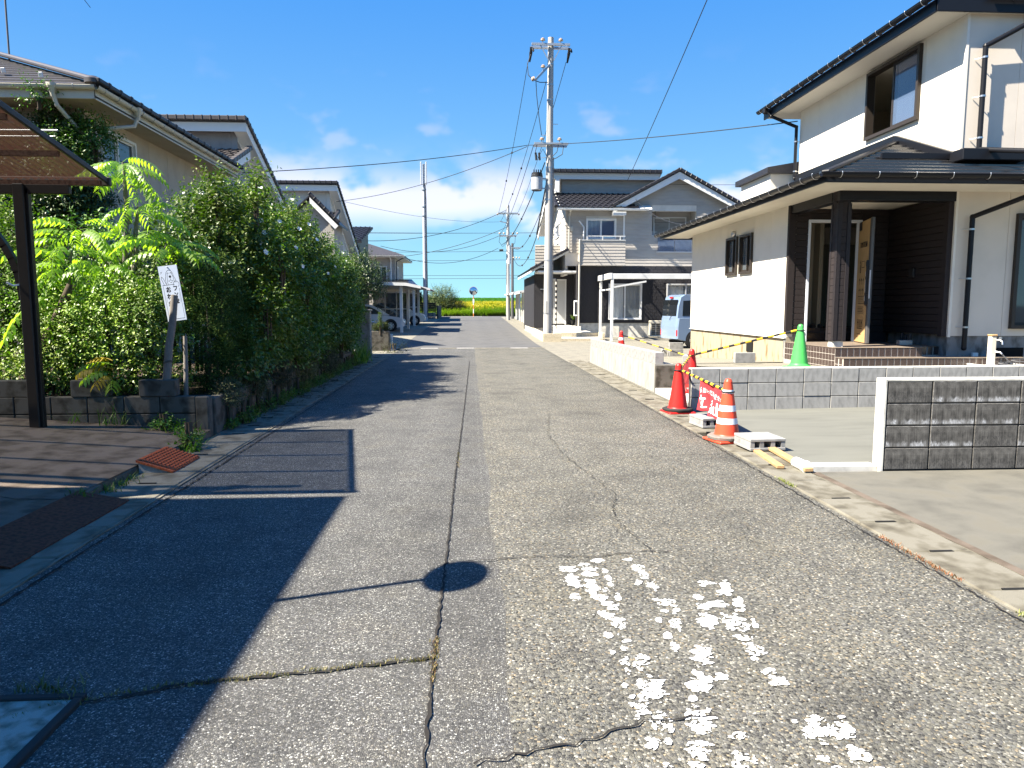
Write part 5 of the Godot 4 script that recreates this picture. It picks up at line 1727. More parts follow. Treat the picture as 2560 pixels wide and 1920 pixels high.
func door_print(door: Node3D) -> void:
	# lettering and handling marks printed on the carton, on the side towards the street
	var k := Color(0.10, 0.08, 0.06)
	var im := Image.create_empty(288, 704, false, Image.FORMAT_RGBA8)
	im.fill(Color(0.1, 0.08, 0.06, 0.0))
	var full := Rect2(0, 0, 288, 704)
	var box_ := func(x: float, y: float, w: float, h: float) -> void:
		stroke(im, full, [[x, y], [x + w, y], [x + w, y + h], [x, y + h], [x, y]], 1.6, k)
	# hanger man, arrows, cup, umbrella pictograms and caption lines
	stroke(im, full, [[0.25, 0.34], [0.28, 0.32], [0.30, 0.36], [0.30, 0.42], [0.26, 0.42], [0.26, 0.36]], 4.0, k)
	box_.call(0.38, 0.33, 0.24, 0.05)
	for r in 2:
		for c in 3:
			var x := 0.26 + c * 0.15
			var y := 0.47 + r * 0.085
			stroke(im, full, [[x, y], [x, y + 0.05]], 3.0, k)
			stroke(im, full, [[x - 0.04, y + 0.018], [x, y], [x + 0.04, y + 0.018]], 3.0, k)
	box_.call(0.2, 0.62, 0.5, 0.06)
	for r in 3: stroke(im, full, [[0.24, 0.635 + r * 0.016], [0.62, 0.635 + r * 0.016]], 1.4, k)
	for r in 5: stroke(im, full, [[0.2, 0.71 + r * 0.013], [0.68 - 0.05 * (r % 2), 0.71 + r * 0.013]], 1.4, k)
	for c in 3:
		box_.call(0.22 + c * 0.16, 0.82, 0.12, 0.055)
		var x := 0.28 + c * 0.16
		stroke(im, full, [[x, 0.83], [x, 0.865]], 4.0, k)
		if c != 1: stroke(im, full, [[x - 0.03, 0.845], [x, 0.83], [x + 0.03, 0.845]], 3.0, k)
	stroke(im, full, [[0.22, 0.89], [0.64, 0.89]], 2.6, k)
	stroke(im, full, [[0.25, 0.94], [0.56, 0.94]], 2.2, k)
	var m := StandardMaterial3D.new()
	m.resource_name = "carton_print"
	m.albedo_texture = ImageTexture.create_from_image(im)
	m.transparency = BaseMaterial3D.TRANSPARENCY_ALPHA_SCISSOR
	m.alpha_scissor_threshold = 0.5
	m.roughness = 0.85
	var q := MB.new()
	var z := 0.0255
	# the printed face looks out of the porch once the door stands open
	q.quad(Vector3(-0.02, 0.02, -z), Vector3(-0.88, 0.02, -z), Vector3(-0.88, 2.20, -z), Vector3(-0.02, 2.20, -z))
	part("print", q, m, door)
	var tm := TextMesh.new()
	var sf := SystemFont.new()
	sf.font_names = PackedStringArray(["Droid Sans"])
	sf.font_weight = 700
	tm.font = sf
	tm.text = "TOSTEM"
	tm.font_size = 32
	tm.pixel_size = 0.0042
	tm.depth = 0.002
	var o := MeshInstance3D.new()
	o.name = "lettering"
	o.mesh = tm
	o.material_override = M["stripe_black"]
	door.add_child(o, true)
	o.position = Vector3(-0.42, 1.78, -z - 0.001)
	o.rotation.y = PI
	var f := MB.new()
	f.box(Vector3(-0.875, 1.11, 0), Vector3(0.11, 2.23, 0.062), Basis.IDENTITY, 0.012)
	part("film_wrap", f, M["tape_film"], door)
	var h := MB.new()
	for e in [[1.42, 0.10], [1.16, 0.07], [0.88, 0.09], [0.72, 0.06]]: h.box(Vector3(-0.86, e[0], -0.04), Vector3(0.09, e[1], 0.06), Basis(Vector3(0, 0, 1), e[0]), 0.01)
	h.bx(-0.90, -0.87, 0.70, 1.48, -0.075, -0.03, 0.006)
	part("handle", h, M["plastic_black"], door)
	var tp := MB.new()
	tp.box(Vector3(-0.80, 1.02, -0.05), Vector3(0.055, 0.52, 0.012), Basis(Vector3(0, 0, 1), 0.02), 0.002)
	tp.box(Vector3(-0.945, 1.05, -0.02), Vector3(0.05, 0.50, 0.012), Basis(Vector3(0, 0, 1), 0.03), 0.002)
	part("masking_strip", tp, M["masking"], door)
	var cl := MB.new()
	cl.bx(-0.24, -0.06, 2.06, 2.215, -0.032, -0.024, 0.002)
	part("corner_guard", cl, M["plastic_black"], door)

const FTOP := 1.02

func gutter(par: Node, a: Vector3, b: Vector3, out: Vector3, mt: String, n: int, hook_mt: String) -> void:
	# half-round gutter with its hooks
	var g := MB.new()
	var r := 0.062
	var up := Vector3.UP
	for i in 8:
		var a0 := PI * i / 8
		var a1 := PI * (i + 1) / 8
		var o0 := -out * cos(a0) * r - up * sin(a0) * r
		var o1 := -out * cos(a1) * r - up * sin(a1) * r
		g.quad(a + o0, a + o1, b + o1, b + o0)
		g.quad(b + o0 * 0.94, b + o1 * 0.94, a + o1 * 0.94, a + o0 * 0.94)
	g.cyl(a + out * r, b + out * r, 0.006, 0.006, 6)
	part("gutter", g, M[mt], par)
	if n <= 0: return
	var h := MB.new()
	var arcp := []
	for i in 9:
		var an := PI * 1.05 * i / 8
		arcp.append(-out * (r + 0.006) * cos(an) - up * (r + 0.006) * sin(an))
	arcp.append(out * (r - 0.004) + up * 0.014)
	h.tube([-out * (r + 0.07) - up * 0.06, -out * (r + 0.05) - up * 0.03] + arcp, 0.0065, 5)
	var hm := h.mesh()
	for k in n: part("gutter_hook", hm, M[hook_mt], par).position = a.lerp(b, (k + 0.5) / n)

func downpipe(par: Node, pts: Array, r: float, mt: String, clips: Array, clip_to: Vector3) -> void:
	var d := MB.new()
	for k in pts.size() - 1: d.cyl(pts[k], pts[k + 1], r, r, 12)
	for p in pts: d.lathe([Vector2(0.001, -r * 1.15), Vector2(r * 0.8, -r * 0.85), Vector2(r * 1.15, 0), Vector2(r * 0.8, r * 0.85), Vector2(0.001, r * 1.15)], p, 12)
	part("downpipe", d, M[mt], par)
	for c in clips:
		var m := MB.new()
		m.cyl(c - Vector3(0, 0.014, 0), c + Vector3(0, 0.014, 0), r + 0.008, r + 0.008, 12)
		m.cyl(c, c + clip_to, 0.007, 0.007, 6)
		part("pipe_clip", m, M["steel"], par)

func roofs(t: Node3D, XL: float, XU: float, ZF: float, ZB: float, ZE: float, SF: float, zu: float, top: float) -> void:
	# lower roof: hipped skirt round the upper storey
	var ex := 5.30
	var ez := -10.72
	var ey := 3.46
	var sl := 0.40
	var zt := -20.15
	var pk := Vector3(XU, ey + sl * (XU - ex), ez - (XU - ex))
	# street slope (over the wing), laid in stepped courses
	var crs := 12
	var L := MB.new()
	for k in crs:
		var t0 := float(k) / crs
		var t1 := float(k + 1) / crs
		var xa := lerpf(ex, XU, t0)
		var xb := lerpf(ex, XU, t1)
		var ya := ey + sl * (xa - ex)
		var yb := ey + sl * (xb - ex)
		var za := ez - (xa - ex)
		var zb := ez - (xb - ex)
		L.quad(Vector3(xa, ya + 0.022, zt), Vector3(xa, ya + 0.022, za), Vector3(xb, yb + 0.004, zb), Vector3(xb, yb + 0.004, zt))
		L.quad(Vector3(xa, ya, zt), Vector3(xa, ya, za), Vector3(xa, ya + 0.022, za), Vector3(xa, ya + 0.022, zt))
	part("roof", L, M["black_roof"], t)
	# front slope: one seam per course
	var Fm = M["black_roof"]
	for k in crs:
		var t0 := float(k) / crs
		var t1 := float(k + 1) / crs
		var za := ez - t0 * (XU - ex)
		var zb := ez - t1 * (XU - ex)
		var ya := ey + sl * (ez - za)
		var yb := ey + sl * (ez - zb)
		var xa := ex + (ez - za)
		var xb := ex + (ez - zb)
		var xr := XU - 0.0 if za < ZF + 0.02 else 16.0
		var xr2 := XU - 0.0 if za < ZF + 0.02 else 16.0
		var c := MB.new()
		c.quad(Vector3(xa, ya + 0.030, za), Vector3(xr, ya + 0.030, za), Vector3(xr2, yb + 0.004, zb), Vector3(xb, yb + 0.004, zb))
		c.quad(Vector3(xa, ya, za), Vector3(xr, ya, za), Vector3(xr, ya + 0.030, za), Vector3(xa, ya + 0.030, za))
		part("roof_course", c, Fm, t)
	# underside and fascias
	var so := MB.new()
	so.bx(ex + 0.04, XL + 0.1, SF - 0.002, SF + 0.02, zt + 0.03, ez - 0.05)
	so.bx(XL + 0.1, 16.0, SF - 0.002, SF + 0.02, ZF - 0.1, ez - 0.05)
	part("soffit", so, M["soffit"], t)
	var fa := MB.new()
	fa.bx(ex + 0.0, ex + 0.035, SF - 0.03, ey + 0.0, zt, ez, 0.004)
	fa.bx(ex + 0.0, 16.0, SF - 0.03, ey - 0.001, ez - 0.036, ez - 0.001, 0.004)
	fa.bx(ex + 0.036, XU + 2.0, SF - 0.03, ey + 0.02, zt, zt + 0.03, 0.004)
	part("fascia", fa, M["black_metal"], t)
	# hip and wall flashings
	var hp := MB.new()
	hp.bar(Vector3(ex, ey + 0.03, ez), pk + Vector3(0, 0.02, 0), 0.13, 0.05, Vector3.UP, 0.015)
	part("hip_cap", hp, M["black_metal"], t)
	var fl := MB.new()
	fl.bar(pk + Vector3(-0.05, 0.05, 0.0), Vector3(XU - 0.05, ey + sl * (ez - ZF) + 0.08, ZF), 0.10, 0.14, Vector3.UP, 0.01)
	fl.bar(pk + Vector3(-0.05, 0.05, 0.0), Vector3(XU - 0.05, pk.y + 0.05, zu), 0.10, 0.14, Vector3.UP, 0.01)
	fl.bx(XU - 0.15, XU + 0.95, ey + sl * (ez - ZF) - 0.01, ey + sl * (ez - ZF) + 0.17, ZF + 0.02, ZF + 0.30, 0.01)
	fl.bx(XU - 0.0, 16.0, 3.66, 3.90, ZF + 0.002, ZF + 0.06, 0.008)
	part("flashing", fl, M["black_metal"], t)
	var sg := MB.new()
	sg.bar(Vector3(6.75, ey + sl * 1.05 + 0.07, ez - 1.05), Vector3(XU - 0.1, ey + sl * 1.05 + 0.07, ez - 1.05), 0.05, 0.09)
	part("snow_guard", sg, M["black_metal"], t)
	gutter(t, Vector3(ex - 0.09, ey + 0.0, zt - 0.05), Vector3(ex - 0.09, ey + 0.0, ez + 0.10), Vector3(-1, 0, 0), "black_metal", 24, "steel")
	gutter(t, Vector3(16.0, ey - 0.001, ez + 0.09), Vector3(ex - 0.10, ey - 0.001, ez + 0.09), Vector3(0, 0, 1), "black_metal", 19, "steel")
	# upper roof
	var ux := 7.38
	var uz := ZF + 0.14
	var uy := 6.30
	var ut := zu - 0.72
	var w2 := 4.5
	var U := MB.new()
	U.quad(Vector3(ux, uy, ut), Vector3(ux, uy, uz), Vector3(ux + w2, uy + 0.45 * w2, uz - w2), Vector3(ux + w2, uy + 0.45 * w2, ut + 2.0))
	U.quad(Vector3(ux, uy, uz), Vector3(20.5, uy, uz), Vector3(16, uy + 0.45 * w2, uz - w2), Vector3(ux + w2, uy + 0.45 * w2, uz - w2))
	U.quad(Vector3(20.5, uy, ut), Vector3(ux, uy, ut), Vector3(ux + w2, uy + 0.45 * w2, ut + 2.0), Vector3(16, uy + 0.45 * w2, ut + 2.0))
	part("roof", U, M["black_roof"], t)
	var s2 := MB.new()
	s2.bx(ux + 0.03, 20.4, top - 0.002, top + 0.02, ut + 0.03, uz - 0.03)
	part("soffit", s2, M["soffit"], t)
	var f2 := MB.new()
	f2.bx(ux, ux + 0.035, top - 0.03, uy + 0.03, ut, uz, 0.004)
	f2.bx(ux, 20.4, top - 0.031, uy + 0.029, uz - 0.036, uz - 0.0005, 0.004)
	part("fascia", f2, M["black_metal"], t)
	gutter(t, Vector3(ux - 0.09, uy + 0.05, ut - 0.12), Vector3(ux - 0.09, uy + 0.05, uz + 0.02), Vector3(-1, 0, 0), "black_metal", 16, "steel")
	gutter(t, Vector3(20.4, uy + 0.06, uz + 0.09), Vector3(ux + 0.85, uy + 0.06, uz + 0.09), Vector3(0, 0, 1), "black_metal", 18, "steel")
	# downpipes
	downpipe(t, [Vector3(ux - 0.06, uy - 0.03, ut + 0.35), Vector3(ux + 0.02, uy - 0.18, ut + 0.42), Vector3(XU - 0.10, top - 0.36, zu + 0.02), Vector3(XU - 0.10, pk.y + 0.05, zu + 0.02)], 0.038, "black_metal", [Vector3(XU - 0.10, 5.45, zu + 0.02), Vector3(XU - 0.10, 4.75, zu + 0.02)], Vector3(0.1, 0, 0))
	var hb := MB.new()
	hb.box(Vector3(ux - 0.09, uy - 0.02, ut + 0.33), Vector3(0.12, 0.16, 0.12), Basis.IDENTITY, 0.02)
	hb.box(Vector3(9.05, uy - 0.0, uz + 0.09), Vector3(0.13, 0.20, 0.13), Basis.IDENTITY, 0.02)
	hb.box(Vector3(8.52, ey - 0.06, ez + 0.09), Vector3(0.13, 0.22, 0.13), Basis.IDENTITY, 0.02)
	part("rain_head", hb, M["black_metal"], t)
	downpipe(t, [Vector3(9.05, uy - 0.10, uz + 0.09), Vector3(9.03, uy - 0.25, uz + 0.06), Vector3(8.24, 5.62, ZF + 0.11), Vector3(8.24, 4.02, ZF + 0.11), Vector3(8.60, 3.78, ez + 0.20), Vector3(8.60, 3.60, ez + 0.20)], 0.040, "black_metal", [Vector3(8.24, 5.45, ZF + 0.11), Vector3(8.24, 4.85, ZF + 0.11), Vector3(8.24, 4.2, ZF + 0.11)], Vector3(-0.1, 0, -0.1))
	downpipe(t, [Vector3(8.52, ey - 0.15, ez + 0.09), Vector3(8.50, ey - 0.28, ez + 0.05), Vector3(8.22, 2.95, ZF + 0.10), Vector3(8.22, 0.80, ZF + 0.10)], 0.040, "black_metal", [Vector3(8.22, 2.75, ZF + 0.10), Vector3(8.22, 1.95, ZF + 0.10), Vector3(8.22, 1.15, ZF + 0.10)], Vector3(-0.1, 0, -0.1))
	# rear annexe ridge just showing beyond the upper storey
	var rr := MB.new()
	rr.prism([Vector3(XU - 0.62, 4.78, zu - 0.35), Vector3(XU - 0.62, 4.92, zu - 0.35), Vector3(XU + 0.4, 5.1, zu - 0.35), Vector3(XU + 0.4, 4.78, zu - 0.35)], Vector3(0, 0, -2.2))
	part("rear_roof", rr, M["kawara"], t)
	var rw := MB.new()
	rw.bx(XU - 0.50, XU + 0.4, 3.9, 4.78, zu - 2.4, zu - 0.45)
	part("rear_wall", rw, M["white_siding"], t)

# ---------------------------------------------------------------- the grey house beyond the crossing
func grey_house() -> void:
	var t := thing("grey_house", "grey clapboard two-storey house with charcoal tiled ground floor and kawara gable roofs beyond the crossing", "house")
	var z := -33.0
	var g := gy(z)
	var zb := -41.5
	# charcoal ground floor
	var hol := [[6.35, 7.90, 0.87, 2.52], [9.05, 10.9, 0.87, 2.52]]
	var b := MB.new()
	wall(b, 2, z, 1.0, 0.16, 4.98, 13.0, 0.72, 3.32, hol)
	wall(b, 0, 4.98, -1.0, 0.16, -34.8, z - 0.16, 0.72, 3.32)
	wall(b, 2, -34.8, 1.0, 0.16, 3.10, 4.98, 0.45, 3.1, [[3.72, 4.62, 0.60, 2.76]])
	wall(b, 0, 3.10, -1.0, 0.16, zb, -34.81, 0.45, 3.0)
	wall(b, 0, 13.0, 1.0, 0.16, zb, z, 0.45, 6.0)
	wall(b, 2, zb, -1.0, 0.16, 4.5, 13.0, 0.2, 5.2)
	wall(b, 2, zb, -1.0, 0.16, 3.1, 4.5, 0.2, 3.0)
	part("ground_floor_wall", b, M["charcoal_tile"], t)
	# courses of small tiles on the two faces towards the street, too many to pick apart
	var tl := MB.new()
	for r in 17:
		for k in 48:
			var x := 5.0 + (k + (0.5 if r % 2 else 0.0)) * 0.167
			var y := 0.74 + r * 0.152
			var skip := false
			for h in hol:
				if x + 0.16 > h[0] - 0.03 and x < h[1] + 0.03 and y + 0.14 > h[2] - 0.03 and y < h[3] + 0.03: skip = true
			if not skip: tl.bx(x, x + 0.158, y, y + 0.143, z, z + 0.012 + 0.004 * ((k * 7 + r * 3) % 3))
	stuff("wall_tiles", tl, M["charcoal_tile"], t)
	var fo := MB.new()
	fo.bx(5.02, 13.0, -0.2, 0.72, z - 0.16, z - 0.03)
	fo.bx(3.14, 4.98, -0.2, 0.45, -34.96, -34.84)
	fo.bx(5.02, 5.16, -0.2, 0.72, -34.8, z - 0.17)
	fo.bx(3.14, 3.28, -0.2, 0.45, zb, -34.97)
	part("foundation", fo, M["concrete_white"], t)
	window(t, 2, z, 1.0, 6.35, 7.90, 0.87, 2.52, "sash_white", "pane", 2, 0, 0.05, 0.05)
	window(t, 2, z, 1.0, 9.05, 10.9, 0.87, 2.52, "sash_white", "pane", 2, 0, 0.05, 0.05)
	for e in [[6.40, 7.08, "curtain_white"], [7.12, 7.85, "curtain_grey"], [9.10, 9.9, "curtain_white"], [9.95, 10.85, "curtain_grey"]]: curtain(t, 2, z - 0.22, e[0], e[1], 0.87, 2.52, e[2])
	# upper storey: clapboards
	var wb := MB.new()
	var uh := [[5.28, 6.66, 4.52, 5.44], [8.30, 10.35, 4.72, 5.95]]
	wall(wb, 2, z, 1.0, 0.12, 4.35, 8.0, 3.32, 5.85, [uh[0]])
	wall(wb, 2, z + 0.0, 1.0, 0.12, 8.0, 11.75, 3.32, 6.2, [uh[1]])
	wall(wb, 0, 4.35, -1.0, 0.12, zb, z - 0.12, 2.9, 5.6, [[-36.9, -35.2, 3.95, 4.6], [-36.9, -35.2, 4.85, 5.5]])
	wb.prism([Vector3(4.35, 5.6, z - 0.12), Vector3(4.35, 5.72, z - 0.12), Vector3(4.35, 6.62, z - 1.66), Vector3(4.35, 7.45, z - 1.66), Vector3(4.35, 5.6, z - 6.3)], Vector3(0.12, 0, 0))
	wb.prism([Vector3(7.0, 5.8, z - 0.002), Vector3(11.9, 5.8, z - 0.002), Vector3(11.9, 6.15, z - 0.002), Vector3(9.40, 7.40, z - 0.002), Vector3(7.0, 6.10, z - 0.002)], Vector3(0, 0, -0.12))
	part("upper_wall", wb, M["pale_siding"], t)
	var cl := MB.new()
	boards(cl, 2, z, 1.0, 4.37, 6.98, 3.9, 5.85, 0.137, [uh[0]])
	boards(cl, 2, z, 1.0, 7.0, 11.75, 3.32, 6.15, 0.137, [uh[1]])
	for k in 9:
		var y := 6.15 + k * 0.137
		var half := (7.40 - y - 0.07) / 0.515
		boards(cl, 2, z, 1.0, maxf(7.0, 9.40 - half), minf(11.9, 9.40 + half), y, y + 0.137, 0.137)
	boards(cl, 2, -34.78, 1.0, 3.12, 4.98, 3.1, 4.4, 0.137)
	stuff("clapboards", cl, M["grey_siding"], t)
	var sb := MB.new()
	boards(sb, 0, 4.35, -1.0, zb, z, 3.1, 5.7, 0.137, [[-36.9, -35.2, 3.95, 4.6], [-36.9, -35.2, 4.85, 5.5]])
	stuff("clapboards", sb, M["pale_siding"], t)
	for y in [3.95, 4.85]: window(t, 0, 4.35, -1.0, -36.9, -35.2, y, y + 0.65, "sash_white", "pane_blue", 1, 0, 0.05, 0.04)
	window(t, 2, z, 1.0, uh[0][0], uh[0][1], uh[0][2], uh[0][3], "sash_white", "pane_blue", 2, 0, 0.05, 0.05)
	curtain(t, 2, z - 0.20, 5.33, 6.0, 4.52, 5.44, "curtain_white")
	# loggia in the gable: recessed back wall, its big window, glass rail
	var lg := MB.new()
	lg.bx(8.2, 10.5, 4.6, 6.0, z - 1.15, z - 1.05)
	lg.bx(8.2, 8.29, 4.6, 6.0, z - 1.05, z - 0.12)
	lg.bx(10.36, 10.45, 4.6, 6.0, z - 1.05, z - 0.12)
	part("loggia_wall", lg, M["grey_siding"], t)
	var lc := MB.new()
	lc.bx(8.25, 10.4, 5.90, 5.98, z - 1.05, z - 0.125)
	part("loggia_ceiling", lc, M["white_trim"], t)
	window(t, 2, z - 1.04, 1.0, 8.62, 10.2, 4.62, 5.66, "sash_white", "pane_blue", 2, 0, 0.05, 0.03)
	var gr := MB.new()
	gr.bx(8.58, 9.35, 3.98, 4.72, z + 0.045, z + 0.055)
	gr.bx(9.38, 10.15, 3.98, 4.72, z + 0.045, z + 0.055)
	part("glass_rail", gr, M["pane_blue"], t)
	var rl := MB.new()
	rl.bx(8.27, 8.56, 4.85, 4.88, z - 0.05, z - 0.02)
	rl.bx(8.52, 10.2, 3.93, 3.98, z + 0.03, z + 0.07)
	rl.bx(8.3, 8.34, 4.72, 4.86, z - 0.05, z - 0.02)
	part("rail", rl, M["sash_silver"], t)
	var hook := MB.new()
	hook.cyl(Vector3(8.52, 5.9, z - 0.3), Vector3(8.52, 5.3, z - 0.3), 0.015, 0.015, 6)
	hook.cyl(Vector3(8.52, 5.33, z - 0.3), Vector3(10.2, 5.33, z - 0.3), 0.012, 0.012, 6)
	part("laundry_bracket", hook, M["wire_grey"], t)
	# balcony front with its small rail
	var bal := MB.new()
	bal.bx(4.98, 7.0, 3.32, 4.42, z + 0.35, z + 0.47)
	bal.bx(4.98, 5.10, 3.32, 4.42, z + 0.0, z + 0.35)
	bal.bx(5.1, 7.0, 3.32, 3.5, z, z + 0.35)
	part("balcony", bal, M["pale_siding"], t)
	var bb := MB.new()
	boards(bb, 2, z + 0.47, 1.0, 4.98, 7.0, 3.32, 4.42, 0.137)
	boards(bb, 0, 4.98, -1.0, z - 0.5, z + 0.47, 3.32, 4.42, 0.137)
	stuff("balcony_boards", bb, M["grey_siding"], t)
	var bc := MB.new()
	bc.bx(4.94, 7.0, 4.42, 4.455, z + 0.33, z + 0.52)
	bc.bx(4.94, 5.12, 4.42, 4.456, z - 0.0, z + 0.33)
	bc.bx(5.25, 7.0, 4.60, 4.64, z + 0.40, z + 0.44)
	for x in [5.25, 5.95, 6.75]: bc.bx(x, x + 0.04, 4.456, 4.60, z + 0.40, z + 0.44)
	part("balcony_rail", bc, M["sash_silver"], t)
	# front door
	var dr := MB.new()
	dr.bx(3.76, 4.18, 0.64, 2.72, -34.86, -34.82, 0.006)
	dr.bx(4.20, 4.58, 0.64, 2.72, -34.86, -34.82, 0.006)
	var dd := part("door", dr, M["sash_silver"], t)
	var df := MB.new()
	for e in [[3.70, 3.76, 0.6, 2.78], [4.58, 4.64, 0.6, 2.78], [3.76, 4.58, 2.72, 2.78]]: df.bx(e[0], e[1], e[2], e[3], -34.9, -34.78)
	part("door_frame", df, M["sash_white"], dd)
	var dh := MB.new()
	dh.bx(3.86, 3.89, 1.5, 1.9, -34.82, -34.77, 0.004)
	part("handle", dh, M["steel"], dd)
	# lean-to roof over the porch, with its kawara verge
	var lr := MB.new()
	slab(lr, Vector3(2.75, 3.10, z + 0.05), Vector3(4.50, 4.02, z + 0.05), Vector3(4.50, 4.02, zb), Vector3(2.75, 3.10, zb), 0.10)
	part("porch_roof", lr, M["white_trim"], t)
	caps(t, "verge_tile", Vector3(2.74, 3.16, z + 0.10), Vector3(4.46, 4.07, z + 0.10), 0.22, 0.12, 0.28, "kawara")
	var lrt := roof_tiles(Vector3(2.72, 3.12, zb), Vector3(2.72, 3.12, z), Vector3(1.7, 0.90, 0), 0.28, 0.26)
	stuff("roof_tiles", lrt, M["kawara"], t)
	var pso := MB.new()
	pso.bx(3.1, 4.98, 3.02, 3.10, -34.8, z + 0.05)
	part("porch_soffit", pso, M["white_trim"], t)
	var pp := MB.new()
	pp.bx(4.84, 5.0, 0.5, 3.32, z - 0.0, z + 0.3)
	part("porch_pier", pp, M["charcoal_tile"], t)
	# main roof towards the street, clerestory strip and the high shed roof behind
	stuff("roof_tiles", roof_tiles(Vector3(3.92, 5.88, z + 0.45), Vector3(7.6, 5.88, z + 0.45), Vector3(0, 0.93, -2.1), 0.262, 0.255), M["kawara"], t)
	var rb := MB.new()
	slab(rb, Vector3(3.95, 5.86, z + 0.42), Vector3(8.2, 5.86, z + 0.42), Vector3(8.2, 6.80, z - 1.7), Vector3(3.95, 6.80, z - 1.7), 0.06)
	part("roof_deck", rb, M["white_trim"], t)
	caps(t, "verge_tile", Vector3(3.86, 5.92, z + 0.44), Vector3(3.86, 6.85, z - 1.65), 0.16, 0.14, 0.27, "kawara")
	gutter(t, Vector3(8.0, 5.80, z + 0.55), Vector3(3.9, 5.80, z + 0.55), Vector3(0, 0, 1), "white_trim", 0, "steel")
	var cw := MB.new()
	boards(cw, 2, z - 1.65, 1.0, 4.35, 8.9, 6.78, 7.42, 0.16)
	cw.bx(4.35, 8.9, 6.6, 7.5, z - 1.8, z - 1.655)
	part("clerestory_wall", cw, M["grey_siding"], t)
	var hr := MB.new()
	slab(hr, Vector3(3.72, 7.70, z - 1.25), Vector3(9.0, 7.70, z - 1.25), Vector3(9.0, 5.4, z - 7.2), Vector3(3.72, 5.4, z - 7.2), 0.09)
	hr.bx(3.75, 8.95, 7.40, 7.62, z - 1.36, z - 1.30)
	hr.prism([Vector3(3.74, 7.62, z - 1.3), Vector3(3.74, 7.36, z - 1.3), Vector3(3.74, 5.1, z - 7.1), Vector3(3.74, 5.4, z - 7.1)], Vector3(0.05, 0, 0))
	part("high_roof", hr, M["white_trim"], t)
	caps(t, "ridge_tile", Vector3(3.70, 7.76, z - 1.22), Vector3(9.02, 7.76, z - 1.22), 0.26, 0.16, 0.265, "kawara")
	var ht := MB.new()
	slab(ht, Vector3(3.66, 7.74, z - 1.25), Vector3(9.05, 7.74, z - 1.25), Vector3(9.05, 5.44, z - 7.2), Vector3(3.66, 5.44, z - 7.2), 0.035)
	part("high_roof_tiles", ht, M["kawara"], t)
	var bx_ := MB.new()
	bx_.bx(4.02, 4.20, 6.78, 7.45, z - 1.62, z - 1.2)
	part("verge_box", bx_, M["white_trim"], t)
	# gable: white barge boards, tiled verges
	var ap := Vector3(9.42, 7.52, z + 0.35)
	var le := Vector3(6.42, 5.92, z + 0.35)
	var re := Vector3(12.3, 6.02, z + 0.35)
	for e in [[le, ap], [re, ap]]:
		var s := MB.new()
		var d: Vector3 = e[1] - e[0]
		s.prism([e[0] + Vector3(0, -0.28, 0), e[0], e[1], e[1] + Vector3(0, -0.34, 0)], Vector3(0, 0, 0.05))
		part("barge_board", s, M["white_trim"], t)
		var rf := MB.new()
		var back := Vector3(0, 0, -8.4)
		if e[0] == le: slab(rf, e[0] + Vector3(0, 0.02, 0.05), e[1] + Vector3(0, 0.02, 0.05), e[1] + Vector3(0, 0.02, 0) + back, e[0] + Vector3(0, 0.02, 0) + back, 0.06)
		else: slab(rf, e[1] + Vector3(0, 0.021, 0.05), e[0] + Vector3(0, 0.021, 0.05), e[0] + Vector3(0, 0.021, 0) + back, e[1] + Vector3(0, 0.021, 0) + back, 0.06)
		part("gable_roof", rf, M["kawara"], t)
		caps(t, "verge_tile", e[0] + Vector3(0, 0.07, 0.05), e[1] + Vector3(0, 0.07, 0.05), 0.20, 0.13, 0.27, "kawara")
	var rt := MB.new()
	rt.bx(6.42, 7.02, 5.55, 5.70, z + 0.05, z + 0.45)
	rt.bx(6.98, 7.05, 3.32, 5.75, z - 0.1, z + 0.03)
	part("gable_return", rt, M["white_trim"], t)
	downpipe(t, [Vector3(4.52, 5.75, z + 0.5), Vector3(4.50, 5.55, z + 0.10), Vector3(4.50, 4.1, z + 0.10)], 0.035, "gutter_cream", [], Vector3.ZERO)
	downpipe(t, [Vector3(4.92, 4.42, z + 0.52), Vector3(4.92, 0.2, z + 0.40)], 0.04, "gutter_cream", [], Vector3.ZERO)
	downpipe(t, [Vector3(4.95, 5.3, z + 0.15), Vector3(5.15, 5.05, z + 0.15), Vector3(5.15, 4.45, z + 0.15)], 0.03, "white_trim", [], Vector3.ZERO)
	var lamp := MB.new()
	lamp.bx(4.55, 4.67, 4.86, 5.08, z + 0.02, z + 0.10, 0.01)
	part("wall_lamp", lamp, M["gutter_cream"], t)
	# entrance steps and planter walls in cream split blocks
	var st := thing("entrance_steps", "cream block entrance steps and low planter walls before the grey house", "steps")
	var cm := MB.new()
	cm.bx(3.6, 5.6, -0.1, 0.17, -31.2, -30.2, 0.01)
	cm.bx(3.6, 5.3, -0.1, 0.38, -34.7, -31.2, 0.01)
	cm.bx(3.6, 5.0, 0.38, 0.58, -34.7, -32.4, 0.01)
	part("landing", cm, M["concrete_white"], st)
	var kb := bevel_block(0.385, 0.19, 0.12, 0.008)
	for r in 2:
		for k in 2: part("block", kb, M["brick_cream"], st).position = Vector3(3.2 + k * 0.39, -0.02 + r * 0.195, -29.78)
		for k in 14:
			var o := part("block", kb, M["brick_cream"], st)
			o.position = Vector3(3.07, -0.02 + r * 0.195 + gy(-30.0 - k * 0.39), -30.0 - k * 0.39)
			o.rotation.y = PI / 2
		for k in 5: part("block", kb, M["brick_cream"], st).position = Vector3(3.85 + k * 0.39, -0.04 + r * 0.2 + 0.0, -30.16 - 1.02 * r)
		for k in 3:
			var o := part("block", kb, M["brick_cream"], st)
			o.position = Vector3(5.62, -0.02 + r * 0.195, -30.35 - k * 0.39)
			o.rotation.y = PI / 2
	var so := MB.new()
	so.bx(3.13, 3.6, -0.1, 0.30, -35.0, -29.9)
	part("planter_soil", so, M["earth"], st)
